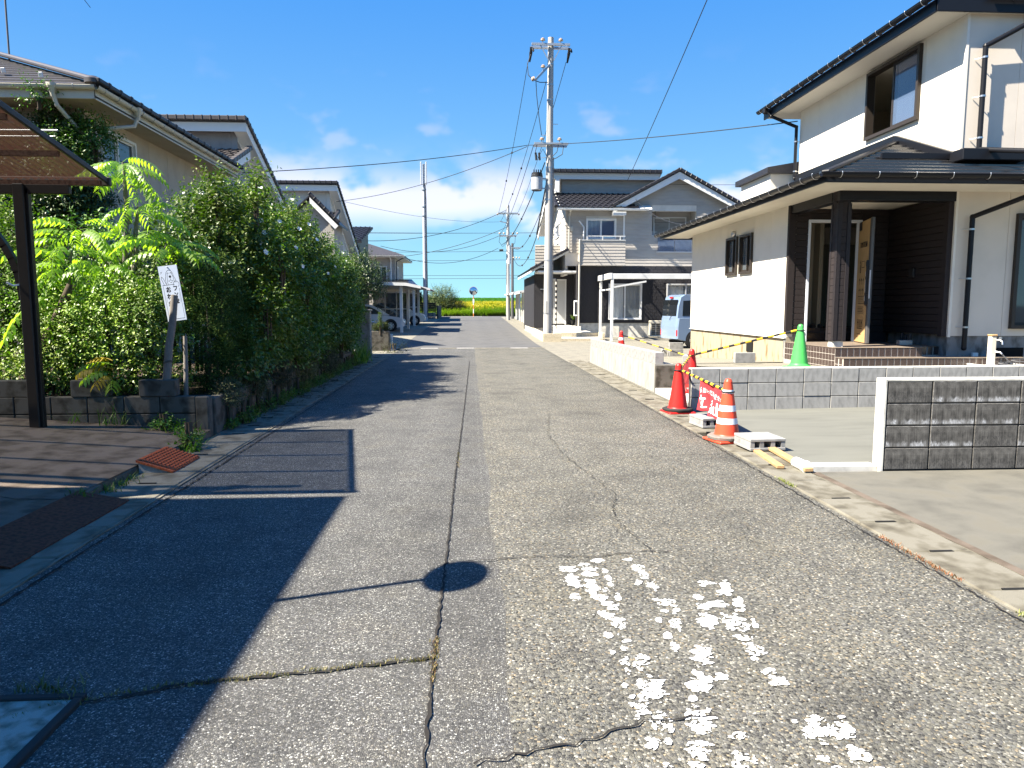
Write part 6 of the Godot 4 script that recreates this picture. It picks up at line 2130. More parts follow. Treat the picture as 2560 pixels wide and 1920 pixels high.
	pot_plant(Vector3(4.90, 0.58, -34.2))
	pergola()
	var ac := thing("outdoor_unit", "small cream air conditioner unit at the foot of the grey house wall", "air conditioner", Vector3(8.45, 0.06, -32.6))
	var ab := MB.new()
	ab.bx(-0.27, 0.27, 0.06, 0.78, -0.15, 0.15, 0.02)
	part("casing", ab, M["cream_plastic"], ac)
	for r in 6:
		for k in 2:
			var v := MB.new()
			v.bx(-0.2 + k * 0.21, -0.02 + k * 0.21, 0.14 + r * 0.09, 0.20 + r * 0.09, 0.148, 0.156)
			part("grille_slot", v, M["hollow"], ac)
	var pst := thing("intercom_post", "grey mailbox slot and meter by the dark porch pier of the grey house", "mailbox", Vector3(4.78, 0.0, -32.62))
	var ps := MB.new()
	ps.bx(-0.08, 0.08, 1.05, 1.75, -0.05, 0.06, 0.01)
	part("frame", ps, M["sash_white"], pst)
	var ps2 := MB.new()
	ps2.bx(-0.05, 0.05, 1.12, 1.68, 0.06, 0.066)
	part("panel", ps2, M["plastic_black"], pst)

func pot_plant(at: Vector3) -> void:
	var t := thing("pot_plant", "small dark pot with a spiky green plant beside the grey house door", "potted plant", at)
	var p := MB.new()
	p.lathe([Vector2(0.07, 0), Vector2(0.11, 0.22), Vector2(0.12, 0.22), Vector2(0.12, 0.25), Vector2(0.10, 0.25), Vector2(0.09, 0.20)], Vector3.ZERO, 14)
	part("pot", p, M["plastic_black"], t)
	var l := MB.new()
	for k in 16:
		var a := k * 2.4
		var d := Vector3(cos(a), 0, sin(a))
		var s := Vector3(-sin(a), 0, cos(a)) * 0.014
		var m := d * 0.12 + Vector3(0, 0.42, 0)
		l.quad(-s + Vector3(0, 0.2, 0), s + Vector3(0, 0.2, 0), m + s, m - s)
		l.tri(m - s, m + s, d * 0.26 + Vector3(0, 0.46 + 0.1 * sin(k), 0))
	part("leaves", l, M["frond_green"], t)

func pergola() -> void:
	var t := thing("white_carport", "white metal terrace carport in front of the grey house, with a slanting strut", "carport")
	var z0 := -30.0
	var z1 := -32.9
	var b := MB.new()
	b.bx(5.88, 12.0, 2.62, 2.84, z0 - 0.06, z0 + 0.06, 0.01)
	part("front_beam", b, M["white_metal"], t)
	var b2 := MB.new()
	b2.bx(5.80, 5.92, 2.62, 2.86, z1, z0 + 0.07, 0.01)
	part("side_beam", b2, M["white_metal"], t)
	for p in [[5.93, z0 + 0.0, 0.0], [5.93, z1 + 0.25, 0.1], [9.6, z0, 0.0]]:
		var c := MB.new()
		c.bx(p[0] - 0.055, p[0] + 0.055, 0.0, 2.62, p[1] - 0.055, p[1] + 0.055, 0.008)
		part("post", c, M["white_metal"], t)
	var s := MB.new()
	s.bar(Vector3(5.98, 2.28, z0 + 0.02), Vector3(7.35, 2.52, z0 + 0.03), 0.06, 0.07)
	part("strut", s, M["white_metal"], t)
	var s2 := MB.new()
	s2.bar(Vector3(5.93, 2.2, z1 + 0.25), Vector3(5.93, 2.2, z0), 0.05, 0.06)
	part("rail", s2, M["white_metal"], t)
	var r := MB.new()
	r.bx(5.93, 12.0, 2.80, 2.815, z1, z0 - 0.06)
	part("roof_sheet", r, M["pane"], t)
	for k in 9:
		var f := MB.new()
		f.bx(5.95 + k * 0.75, 5.99 + k * 0.75, 2.72, 2.797, z1, z0 - 0.06)
		part("rafter", f, M["white_metal"], t)

# ---------------------------------------------------------------- cars
func car(label: String, nm: String, paint: String, at: Vector3, turn: float, L: float, W: float, H: float, kind: int) -> Node3D:
	# nose towards local +x
	var t := thing(nm, label, "van" if kind == 2 else "car", at, turn)
	var h := W * 0.5
	# side outline of lower body and of the glasshouse, as fractions of length and height
	var low := [[0.0, 0.20], [0.015, 0.40], [0.02, 0.58], [0.10, 0.62], [0.50, 0.60], [0.74, 0.58], [0.90, 0.53], [0.975, 0.46], [1.0, 0.33], [0.99, 0.18], [0.90, 0.13], [0.10, 0.14]]
	var hi := [[0.03, 0.60], [0.10, 0.90], [0.18, 0.985], [0.40, 1.0], [0.55, 0.965], [0.66, 0.82], [0.79, 0.585]]
	if kind == 1:
		hi = [[0.02, 0.58], [0.04, 0.92], [0.10, 0.99], [0.50, 1.0], [0.64, 0.96], [0.74, 0.80], [0.85, 0.575]]
	if kind == 2:
		low = [[0.0, 0.17], [0.0, 0.40], [0.01, 0.56], [0.5, 0.57], [0.92, 0.57], [0.985, 0.50], [1.0, 0.36], [0.99, 0.16], [0.9, 0.12], [0.08, 0.13]]
		hi = [[0.008, 0.55], [0.02, 0.78], [0.045, 0.95], [0.09, 0.995], [0.6, 1.0], [0.78, 0.97], [0.85, 0.88], [0.97, 0.56]]
	var loft := func(pts: Array, ws: Array, o: MB) -> void:
		# outline swept over the width, drawn in towards both sides
		var secs := []
		for w in ws:
			var ring := []
			for p in pts:
				var c := Vector2(0.5, w[2])
				var q := Vector2(p[0], p[1])
				q = c + (q - c) * Vector2(w[1], w[1])
				ring.append(Vector3((q.x - 0.5) * L, q.y * H, w[0] * h))
			secs.append(ring)
		for k in secs.size() - 1:
			for i in pts.size():
				var j := (i + 1) % pts.size()
				o.quad(secs[k][j], secs[k][i], secs[k + 1][i], secs[k + 1][j])
		for e in [[0, -1.0], [secs.size() - 1, 1.0]]:
			var ring: Array = secs[e[0]]
			o.prism(ring, Vector3(0, 0, 0.002 * e[1]))
	var b := MB.new()
	loft.call(low, [[-1.0, 0.965, 0.36], [-0.94, 0.99, 0.36], [-0.8, 1.0, 0.36], [0.8, 1.0, 0.36], [0.94, 0.99, 0.36], [1.0, 0.965, 0.36]], b)
	part("body", b, M[paint], t)
	var r := MB.new()
	var top_in := 0.80 if kind != 2 else 0.90
	loft.call(hi, [[-top_in, 0.985, 0.55], [-top_in + 0.10, 1.0, 0.55], [top_in - 0.10, 1.0, 0.55], [top_in, 0.985, 0.55]], r)
	part("cabin", r, M[paint], t)
	# glass set proud of the cabin
	var g := MB.new()
	for s in [-1.0, 1.0]:
		var zz: float = s * (top_in * h + 0.006)
		var panes := [[[0.12, 0.64], [0.14, 0.90], [0.36, 0.93], [0.36, 0.635]], [[0.375, 0.635], [0.375, 0.93], [0.52, 0.90], [0.60, 0.80], [0.69, 0.63]]]
		if kind == 2: panes = [[[0.07, 0.60], [0.075, 0.88], [0.33, 0.90], [0.33, 0.60]], [[0.36, 0.60], [0.36, 0.90], [0.60, 0.90], [0.60, 0.60]], [[0.63, 0.60], [0.63, 0.90], [0.77, 0.88], [0.86, 0.60]]]
		for p in panes:
			var ring := []
			for q in p: ring.append(Vector3((q[0] - 0.5) * L, q[1] * H, zz - s * 0.02))
			var m := MB.new()
			m.prism(ring, Vector3(0, 0, s * 0.024))
			part("side_window", m, M["car_glass"], t)
	var wsx: Array = [[0.565, 0.945], [0.775, 0.615]] if kind != 2 else [[0.80, 0.935], [0.95, 0.60]]
	if kind == 1: wsx = [[0.655, 0.94], [0.835, 0.60]]
	var ws := MB.new()
	var a0 := Vector3((wsx[0][0] - 0.5) * L, wsx[0][1] * H, 0)
	var a1 := Vector3((wsx[1][0] - 0.5) * L, wsx[1][1] * H, 0)
	var nrm := Vector3(-(a1 - a0).y, (a1 - a0).x, 0).normalized() * 0.018
	if nrm.x < 0: nrm = -nrm
	a0 += nrm
	a1 += nrm
	var wh := top_in * h * 0.93
	ws.quad(a1 + Vector3(0, 0, wh), a1 - Vector3(0, 0, wh), a0 - Vector3(0, 0, wh * 0.95), a0 + Vector3(0, 0, wh * 0.95))
	part("windscreen", ws, M["car_glass"], t)
	if kind == 2:
		for e in [[-0.80, -0.06], [-0.02, 0.80]]:
			var m := MB.new()
			m.prism([Vector3((-0.487) * L, 0.60 * H, e[0] * h), Vector3(-0.487 * L, 0.60 * H, e[1] * h), Vector3(-0.472 * L, 0.90 * H, e[1] * h), Vector3(-0.472 * L, 0.90 * H, e[0] * h)], Vector3(-0.022, 0.0, 0))
			part("rear_window", m, M["car_glass"], t)
		var sl := MB.new()
		sl.bx(-0.475 * L, -0.462 * L, 0.925 * H, 0.955 * H, -0.12, 0.12, 0.004)
		part("stop_lamp", sl, M["lamp_red"], t)
		var tr := MB.new()
		for s in [-1.0, 1.0]: tr.bx(-L * 0.25, L * 0.25, 0.555 * H, 0.575 * H, s * (h * 0.985), s * (h * 1.0))
		part("side_rail", tr, M["plastic_black"], t)
		var wp := MB.new()
		wp.bar(Vector3(-0.503 * L, 0.52 * H, 0.10), Vector3(-0.487 * L, 0.66 * H, 0.28), 0.012, 0.012)
		part("wiper", wp, M["plastic_black"], t)
	for s in [-1.0, 1.0]:
		var hl := MB.new()
		hl.prism([Vector3(0.40 * L, 0.50 * H, s * h * 0.95), Vector3(0.475 * L, 0.43 * H, s * h * 0.90), Vector3(0.485 * L, 0.37 * H, s * h * 0.86), Vector3(0.44 * L, 0.41 * H, s * h * 0.97)], Vector3(0.025, 0.012, s * 0.02))
		part("headlight", hl, M["lamp_clear"], t)
		var tl := MB.new()
		tl.bx(-0.497 * L, -0.47 * L, (0.38 if kind != 2 else 0.22) * H, (0.56 if kind != 2 else 0.34) * H, s * h * 0.80, s * h * 0.97, 0.01)
		part("tail_light", tl, M["lamp_red"], t)
		var mi := MB.new()
		mi.box(Vector3(0.20 * L, 0.66 * H, s * (h * 0.97 + 0.06)), Vector3(0.10, 0.12, 0.20), Basis.IDENTITY, 0.03)
		part("door_mirror", mi, M[paint], t)
		for q in [0.20, 0.80]:
			var w := MB.new()
			var rr := 0.295 if kind != 2 else 0.27
			var c := Vector3((q - 0.5) * L, rr, s * (h - 0.075))
			w.cyl(c - Vector3(0, 0, 0.09), c + Vector3(0, 0, 0.09), rr, rr, 24)
			var o := part("wheel", w, M["tyre"], t)
			var ar := MB.new()
			ar.cyl(c + Vector3(0, 0, s * 0.0905), c + Vector3(0, 0, s * 0.097), rr * 0.68, rr * 0.62, 20)
			part("rim", ar, M["alloy"], o)
			var sp := MB.new()
			for k in 7:
				var an := TAU * k / 7
				var d := Vector3(cos(an), sin(an), 0)
				sp.bar(c + d * 0.11 + Vector3(0, 0, s * 0.099), c + d * 0.18 + Vector3(0, 0, s * 0.099), 0.05, 0.012, Vector3(0, 0, 1))
			part("rim_opening", sp, M["hollow"], o)
			var ach := MB.new()
			ach.cyl(c - Vector3(0, 0, s * 0.05) + Vector3(0, 0.03, 0), c + Vector3(0, 0.03, s * 0.080), rr + 0.055, rr + 0.055, 24)
			part("wheel_arch", ach, M["plastic_black"], o)
	return t

# ---------------------------------------------------------------- houses on the left
func left_house() -> void:
	var t := thing("beige_house", "beige stucco house with brown metal roof and ivy, above the hedge at upper left", "house")
	var gx := -6.5     # gutter line along the street
	var wx := -7.15    # street wall
	var ey := 5.32
	var gz := -13.45   # front gutter
	var fz := -14.3    # front wall
	var tz := -21.4
	var wz := -20.9
	var holes := [[-16.3, -14.85, 4.05, 4.95], [-20.1, -19.55, 3.65, 4.5]]
	var w := MB.new()
	wall(w, 0, wx, 1.0, 0.14, wz, fz - 0.14, 0.2, 5.15, holes)
	wall(w, 2, fz, 1.0, 0.14, -16.0, wx, 0.2, 5.15, [[-9.4, -7.9, 3.9, 4.9]])
	wall(w, 2, wz, -1.0, 0.14, -16.0, wx, 0.2, 5.15)
	wall(w, 0, -16.0, -1.0, 0.14, wz, fz, 0.2, 5.15)
	part("wall", w, M["beige_stucco"], t)
	var j := MB.new()
	for z in [-17.0, -18.0, -19.1]: j.bx(wx - 0.002, wx + 0.004, 2.0, 5.1, z - 0.008, z + 0.008)
	part("wall_joint", j, M["tan_soffit"], t)
	for h in holes: window(t, 0, wx, 1.0, h[0], h[1], h[2], h[3], "sash_white", "pane_dark", 2 if h[1] - h[0] > 1 else 1, 0, 0.05, 0.05)
	window(t, 2, fz, 1.0, -9.4, -7.9, 3.9, 4.9, "sash_white", "pane_dark", 2, 0, 0.05, 0.05)
	# recessed corner with a shuttered window at the far end
	var rc := MB.new()
	rc.bx(wx - 0.7, wx - 0.55, 0.2, 5.0, wz - 2.2, wz)
	part("recess_wall", rc, M["house_far"], t)
	var sh := MB.new()
	for k in 18: sh.bx(wx - 0.55, wx - 0.52, 3.5 + k * 0.065, 3.555 + k * 0.065, wz - 1.2, wz - 0.25)
	part("shutter", sh, M["sash_silver"], t)
	var sf := MB.new()
	sf.bx(wx - 0.54, wx - 0.48, 2.2, 4.75, wz - 1.28, wz - 1.2)
	sf.bx(wx - 0.54, wx - 0.48, 2.2, 4.75, wz - 0.25, wz - 0.17)
	sf.bx(wx - 0.545, wx - 0.475, 4.70, 4.76, wz - 1.3, wz - 0.15)
	part("shutter_frame", sf, M["sash_white"], t)
	# eaves
	var so := MB.new()
	so.bx(-16.5, gx - 0.06, 5.15, 5.18, tz + 0.04, gz - 0.06)
	part("soffit", so, M["tan_soffit"], t)
	var fa := MB.new()
	fa.bx(gx - 0.10, gx - 0.06, 5.12, 5.30, tz, gz - 0.06, 0.004)
	fa.bx(-16.6, gx - 0.06, 5.12, 5.299, gz - 0.10, gz - 0.059, 0.004)
	part("fascia", fa, M["gutter_cream"], t)
	gutter(t, Vector3(gx, ey, gz), Vector3(gx, ey, tz), Vector3(1, 0, 0), "gutter_cream", 16, "galvanized")
	gutter(t, Vector3(-16.5, ey, gz), Vector3(gx, ey, gz), Vector3(0, 0, 1), "gutter_cream", 14, "galvanized")
	for e in [[Vector3(-7.22, 5.28, gz + 0.02), [Vector3(-7.22, 5.15, gz), Vector3(-7.2, 5.0, gz - 0.05), Vector3(-6.96, 4.45, fz + 0.12), Vector3(-6.98, 4.2, fz + 0.10), Vector3(-6.98, 1.5, fz + 0.10)]],
			[Vector3(gx + 0.02, 5.28, -15.0), [Vector3(gx + 0.01, 5.15, -15.0), Vector3(gx - 0.05, 5.0, -14.98), Vector3(wx + 0.1, 4.82, -14.5), Vector3(wx + 0.08, 4.6, -14.45)]]]:
		var hb := MB.new()
		hb.lathe([Vector2(0.03, -0.16), Vector2(0.045, -0.10), Vector2(0.095, 0.02), Vector2(0.10, 0.07), Vector2(0.08, 0.07)], e[0], 4, Basis(Vector3.UP, PI / 4))
		part("rain_head", hb, M["gutter_cream"], t)
		downpipe(t, e[1], 0.036, "gutter_cream", [], Vector3.ZERO)
	# ribbed metal hip roof, course by course on the front slope
	var sl := 0.42
	var n := 14
	var W := 4.6
	for k in n:
		var a := W * k / n
		var b := W * (k + 1) / n
		var c := MB.new()
		c.quad(Vector3(-17.0, ey + 0.05 + sl * a, gz - a - 0.02), Vector3(gx - a, ey + 0.05 + sl * a, gz - a - 0.02), Vector3(gx - b, ey + 0.02 + sl * b, gz - b - 0.02), Vector3(-17.0, ey + 0.02 + sl * b, gz - b - 0.02))
		c.quad(Vector3(-17.0, ey - 0.01 + sl * a, gz - a - 0.02), Vector3(gx - a, ey - 0.01 + sl * a, gz - a - 0.02), Vector3(gx - a, ey + 0.05 + sl * a, gz - a - 0.02), Vector3(-17.0, ey + 0.05 + sl * a, gz - a - 0.02))
		part("roof_course", c, M["kawara_brown"], t)
	var r := MB.new()
	r.quad(Vector3(gx - 0.02, ey + 0.05, tz), Vector3(gx - 0.02, ey + 0.05, gz), Vector3(gx - W, ey + 0.05 + sl * W, gz - W), Vector3(gx - W, ey + 0.05 + sl * W, tz + 2.0))
	r.quad(Vector3(-17, ey + 0.05, tz), Vector3(gx - 0.02, ey + 0.05, tz), Vector3(gx - W, ey + 0.05 + sl * W, tz + 2.0), Vector3(-17, ey + 0.05 + sl * W, tz + 2.0))
	r.quad(Vector3(gx - W, ey + 0.05 + sl * W, tz + 2.0), Vector3(gx - W, ey + 0.05 + sl * W, gz - W), Vector3(-17, ey + 0.05 + sl * W, gz - W), Vector3(-17, ey + 0.05 + sl * W, tz + 2.0))
	part("roof", r, M["kawara_brown"], t)
	caps(t, "eave_cap", Vector3(gx + 0.02, ey + 0.09, gz + 0.05), Vector3(gx + 0.02, ey + 0.09, tz), 0.16, 0.09, 0.42, "kawara")
	var hp := MB.new()
	hp.bar(Vector3(gx, ey + 0.10, gz), Vector3(gx - W, ey + 0.12 + sl * W, gz - W), 0.24, 0.09, Vector3.UP, 0.03)
	hp.lathe([Vector2(0.001, 0.0), Vector2(0.14, 0.0), Vector2(0.14, 0.07), Vector2(0.07, 0.12), Vector2(0.001, 0.12)], Vector3(gx - 0.06, ey + 0.05, gz - 0.05), 12)
	part("hip_cap", hp, M["kawara_brown"], t)
	var sg := MB.new()
	sg.box(Vector3.ZERO, Vector3(0.07, 0.09, 0.03), Basis(Vector3(1, 0, 0), 0.4), 0.004)
	var sgm := sg.mesh()
	for k in 11:
		var row := k % 3
		var a := 0.45 + row * 0.55
		part("snow_stop", sgm, M["white_trim"], t).position = Vector3(-7.2 - a - k * 0.42, ey + 0.11 + sl * a, gz - a + 0.02)
	var pole := MB.new()
	pole.cyl(Vector3(-12.5, 4.45, gz + 0.25), Vector3(-7.05, 4.5, gz + 0.25), 0.018, 0.018, 8)
	pole.cyl(Vector3(-12.5, 4.38, gz + 0.15), Vector3(-7.15, 4.42, gz + 0.15), 0.014, 0.014, 8)
	part("laundry_pole", pole, M["galvanized"], t)
	var an := MB.new()
	an.cyl(Vector3(-10.3, 7.0, -17.5), Vector3(-10.3, 9.6, -17.5), 0.02, 0.02, 6)
	an.cyl(Vector3(-10.9, 9.3, -17.5), Vector3(-9.2, 9.55, -17.5), 0.012, 0.012, 6)
	for k in 7: an.cyl(Vector3(-10.8 + k * 0.25, 9.31 + k * 0.037, -17.8), Vector3(-10.8 + k * 0.25, 9.31 + k * 0.037, -17.2), 0.006, 0.006, 5)
	part("aerial", an, M["wire_grey"], t)

# a tall shed roof over a clerestory with a lower tiled roof in front, seen gable-on from the street
func clerestory_house(label: String, x: float, z: float, hi: float, lowt: float, lowb: float, wid: float, wallm: String, tilem: String, solar: bool, nm: String) -> void:
	var t := thing(nm, label, "house")
	var ov := 0.45
	var back := z - 6.5
	var wx := x - ov
	var s := (hi - 0.9 - lowt) / 6.0 + 0.27
	var rear := hi - 0.44 * 7.2
	var w := MB.new()
	w.prism([Vector3(wx, 0.1, back), Vector3(wx, 0.1, z + 2.0), Vector3(wx, lowb - 0.1, z + 2.0), Vector3(wx, lowt - 0.15, z + 0.02), Vector3(wx, hi - 0.25, z), Vector3(wx, rear + 0.15, back)], Vector3(-0.2, 0, 0))
	w.bx(wx - wid, wx - 0.2, 0.1, lowb - 0.1, z + 1.85, z + 1.998)
	w.bx(wx - wid, wx - 0.21, lowt - 0.4, hi - 0.3, z - 0.15, z - 0.002)
	w.bx(wx - wid, wx - wid + 0.2, 0.1, lowb - 0.15, back, z + 1.85)
	part("wall", w, M[wallm], t)
	var r := MB.new()
	slab(r, Vector3(wx - wid, hi, z + 0.45), Vector3(x, hi, z + 0.45), Vector3(x, rear, back - 0.5), Vector3(wx - wid, rear, back - 0.5), 0.05)
	part("high_roof_tiles", r, M[tilem], t)
	var f := MB.new()
	f.bx(wx - wid, x - 0.02, hi - 0.36, hi - 0.055, z + 0.36, z + 0.41)
	f.prism([Vector3(x - 0.06, hi - 0.055, z + 0.36), Vector3(x - 0.06, hi - 0.36, z + 0.36), Vector3(x - 0.06, rear - 0.30, back - 0.45), Vector3(x - 0.06, rear - 0.055, back - 0.45)], Vector3(0.05, 0, 0))
	f.prism([Vector3(x - 0.06, lowt - 0.08, z + 0.05), Vector3(x - 0.06, lowt - 0.32, z + 0.05), Vector3(x - 0.06, lowb - 0.27, z + 2.45), Vector3(x - 0.06, lowb - 0.04, z + 2.45)], Vector3(0.05, 0, 0))
	f.bx(wx - wid, x - 0.02, lowb - 0.26, lowb - 0.05, z + 2.42, z + 2.46)
	part("fascia", f, M["white_trim"], t)
	var so := MB.new()
	so.prism([Vector3(wx + 0.0, hi - 0.30, z + 0.36), Vector3(wx, rear - 0.25, back - 0.45), Vector3(wx, rear - 0.27, back - 0.45), Vector3(wx, hi - 0.32, z + 0.36)], Vector3(ov - 0.06, 0, 0))
	part("soffit", so, M["white_trim"], t)
	var up := Vector3(0, lowt - lowb, -2.45)
	stuff("roof_tiles", roof_tiles(Vector3(wx - wid, lowb, z + 2.5), Vector3(x - 0.1, lowb, z + 2.5), up, 0.27, 0.27), M[tilem], t)
	var d := MB.new()
	slab(d, Vector3(wx - wid, lowb - 0.02, z + 2.5), Vector3(x - 0.02, lowb - 0.02, z + 2.5), Vector3(x - 0.02, lowt - 0.02, z + 0.0), Vector3(wx - wid, lowt - 0.02, z), 0.05)
	part("roof_deck", d, M[tilem], t)
	caps(t, "verge_tile", Vector3(x - 0.02, lowb + 0.04, z + 2.52), Vector3(x - 0.02, lowt + 0.05, z + 0.05), 0.16, 0.13, 0.28, tilem)
	caps(t, "verge_tile", Vector3(x, rear + 0.02, back - 0.5), Vector3(x, hi + 0.03, z + 0.45), 0.14, 0.13, 0.28, tilem)
	caps(t, "ridge_tile", Vector3(x - 4.2, hi + 0.05, z + 0.47), Vector3(x + 0.03, hi + 0.05, z + 0.47), 0.24, 0.15, 0.28, tilem)
	var st := MB.new()
	st.prism([Vector3(wx + 0.012, hi - 0.4, z + 0.0), Vector3(wx + 0.012, rear - 0.3, back + 0.2), Vector3(wx + 0.012, rear - 0.5, back + 0.2), Vector3(wx + 0.012, hi - 0.6, z)], Vector3(0.012, 0, 0))
	part("wall_band", st, M["white_trim"], t)
	if solar:
		for k in 3:
			var p := MB.new()
			var o := Vector3(x - 1.35 - k * 1.05, 0.1, 0)
			slab(p, o + Vector3(-0.98, lowb + 0.15, z + 2.1), o + Vector3(0, lowb + 0.15, z + 2.1), o + Vector3(0, lowt - 0.05, z + 0.2), o + Vector3(-0.98, lowt - 0.05, z + 0.2), 0.04)
			part("solar_panel", p, M["solar"], t)

func far_left() -> void:
	clerestory_house("stucco house with kawara clerestory roofs behind the beige house", -7.5, -26.0, 7.72, 6.85, 5.85, 4.6, "lavender_stucco", "kawara_brown", false, "stucco_house")
	clerestory_house("white house with solar panels and tall white verge, above the middle of the hedge", -6.75, -38.6, 7.72, 6.35, 5.4, 4.2, "pale_siding", "kawara", true, "solar_house")
	# small gable turned to the viewer in front of the white house
	var t0 := thing("gabled_house", "low gabled house front peeping over the hedge before the solar roof", "house")
	var w := MB.new()
	w.prism([Vector3(-8.4, 0.1, -34.0), Vector3(-6.2, 0.1, -34.0), Vector3(-6.2, 5.35, -34.0), Vector3(-7.2, 6.35, -34.0), Vector3(-8.4, 5.3, -34.0)], Vector3(0, 0, -2.2))
	part("wall", w, M["house_far"], t0)
	var r := MB.new()
	slab(r, Vector3(-5.9, 5.2, -33.7), Vector3(-5.9, 5.2, -36.2), Vector3(-7.2, 6.5, -36.2), Vector3(-7.2, 6.5, -33.7), 0.08)
	slab(r, Vector3(-7.2, 6.5, -33.7), Vector3(-7.2, 6.5, -36.2), Vector3(-8.6, 5.2, -36.2), Vector3(-8.6, 5.2, -33.7), 0.08)
	part("roof", r, M["kawara"], t0)
	caps(t0, "verge_tile", Vector3(-5.9, 5.27, -33.66), Vector3(-7.2, 6.57, -33.66), 0.16, 0.13, 0.28, "kawara")
	var bb := MB.new()
	bb.prism([Vector3(-5.95, 5.12, -33.72), Vector3(-7.2, 6.38, -33.72), Vector3(-7.2, 6.12, -33.72), Vector3(-6.1, 4.98, -33.72)], Vector3(0, 0, 0.04))
	part("barge_board", bb, M["white_trim"], t0)
	# dark tiled roof further on
	var t1 := thing("tiled_house", "house whose dark tiled roof slope shows right of the white verge", "house")
	var w1 := MB.new()
	w1.prism([Vector3(-6.9, 0.2, -45.4), Vector3(-6.9, 5.35, -45.4), Vector3(-6.9, 6.55, -50.3), Vector3(-6.9, 0.2, -50.3)], Vector3(-6, 0, 0))
	part("wall", w1, M["roof_dull"], t1)
	stuff("roof_tiles", roof_tiles(Vector3(-12.5, 5.45, -44.9), Vector3(-6.55, 5.45, -44.9), Vector3(0, 1.40, -5.4), 0.30, 0.30), M["kawara"], t1)
	var d1 := MB.new()
	slab(d1, Vector3(-12.5, 5.43, -44.9), Vector3(-6.55, 5.43, -44.9), Vector3(-6.55, 6.83, -50.3), Vector3(-12.5, 6.83, -50.3), 0.12)
	part("roof_deck", d1, M["kawara"], t1)
	# hipped house with a small balcony
	var t2 := thing("hipped_house", "two-storey house with dull hipped roof and small dark balcony, far left of the road", "house")
	var x := -5.75
	var z := -56.5
	var w2 := MB.new()
	wall(w2, 2, z, 1.0, 0.15, -12.0, x, 0.2, 5.25, [[-7.25, -6.35, 3.15, 4.55]])
	wall(w2, 0, x, 1.0, 0.15, z - 7.0, z - 0.15, 0.2, 5.25, [[z - 2.6, z - 1.6, 3.3, 4.6]])
	part("wall", w2, M["house_far"], t2)
	window(t2, 2, z, 1.0, -7.25, -6.35, 3.15, 4.55, "sash_white", "pane_dark", 2, 0, 0.05, 0.04)
	window(t2, 0, x, 1.0, z - 2.6, z - 1.6, 3.3, 4.6, "sash_white", "pane_dark", 2, 0, 0.05, 0.04)
	curtain(t2, 2, z - 0.25, -7.25, -6.35, 3.15, 4.55, "curtain_grey")
	var r2 := MB.new()
	var e := 5.35
	slab(r2, Vector3(-12.6, e, z + 0.75), Vector3(x + 0.75, e, z + 0.75), Vector3(x - 2.6, e + 1.2, z - 2.6), Vector3(-12.6, e + 1.2, z - 2.6), 0.07)
	slab(r2, Vector3(x + 0.75, e, z + 0.75), Vector3(x + 0.75, e, z - 7.6), Vector3(x - 2.6, e + 1.2, z - 4.4), Vector3(x - 2.6, e + 1.2, z - 2.6), 0.07)
	part("roof", r2, M["roof_dull"], t2)
	var s2 := MB.new()
	s2.bx(-12.5, x + 0.72, 5.20, 5.27, z - 7.5, z + 0.72)
	part("soffit", s2, M["white_trim"], t2)
	gutter(t2, Vector3(-12.5, 5.3, z + 0.80), Vector3(x + 0.8, 5.3, z + 0.80), Vector3(0, 0, 1), "white_trim", 0, "steel")
	downpipe(t2, [Vector3(-6.05, 5.25, z + 0.75), Vector3(-6.05, 5.0, z + 0.10), Vector3(-6.05, 2.9, z + 0.10)], 0.05, "white_trim", [], Vector3.ZERO)
	downpipe(t2, [Vector3(x + 0.72, 5.25, z - 0.2), Vector3(x + 0.10, 4.9, z - 0.2), Vector3(x + 0.10, 2.9, z - 0.2)], 0.04, "wire_grey", [], Vector3.ZERO)
	var b := MB.new()
	b.bx(-7.45, -6.15, 3.12, 3.17, z + 0.05, z + 0.55)
	b.bx(-7.45, -6.15, 3.75, 3.79, z + 0.50, z + 0.55)
	for k in 13: b.bx(-7.45 + k * 0.102, -7.42 + k * 0.102, 3.17, 3.75, z + 0.51, z + 0.54)
	part("balcony", b, M["plastic_black"], t2)
	var lr := MB.new()
	slab(lr, Vector3(-7.2, 2.85, z + 2.2), Vector3(-3.7, 2.85, z + 2.2), Vector3(-4.5, 3.55, z - 0.1), Vector3(-6.6, 3.55, z - 0.1), 0.10)
	slab(lr, Vector3(-3.7, 2.85, z + 2.2), Vector3(-3.7, 2.85, z - 6.0), Vector3(-5.4, 3.45, z - 5.0), Vector3(-4.5, 3.55, z - 0.1), 0.10)
	part("lower_roof", lr, M["black_roof"], t2)
	var lw := MB.new()
	lw.bx(-9.0, -4.4, 0.2, 2.8, z - 5.0, z + 1.6)
	part("lower_wall", lw, M["house_far"], t2)
	# two carports with dark screens
	for c in [[-38.0, -43.0, -3.62, "nearer grey carport with dark side screen over a silver hatchback, left of the road"], [-47.0, -52.0, -3.65, "farther grey carport over a cream hatchback, left of the road"]]:
		var cp := thing("grey_carport", c[3], "carport", Vector3.ZERO, 0.0, "carports left of the far road")
		var g := gy(c[0])
		var rb := MB.new()
		rb.prism([Vector3(-2.55, g + 2.30, c[0]), Vector3(-3.3, g + 2.44, c[0]), Vector3(-9.3, g + 2.60, c[0]), Vector3(-9.3, g + 2.76, c[0]), Vector3(-3.3, g + 2.60, c[0]), Vector3(-2.55, g + 2.44, c[0])], Vector3(0, 0, -0.12))
		rb.prism([Vector3(-2.55, g + 2.30, c[1]), Vector3(-3.3, g + 2.44, c[1]), Vector3(-9.3, g + 2.60, c[1]), Vector3(-9.3, g + 2.76, c[1]), Vector3(-3.3, g + 2.60, c[1]), Vector3(-2.55, g + 2.44, c[1])], Vector3(0, 0, -0.12))
		part("roof_beam", rb, M["white_metal"], cp)
		var rs := MB.new()
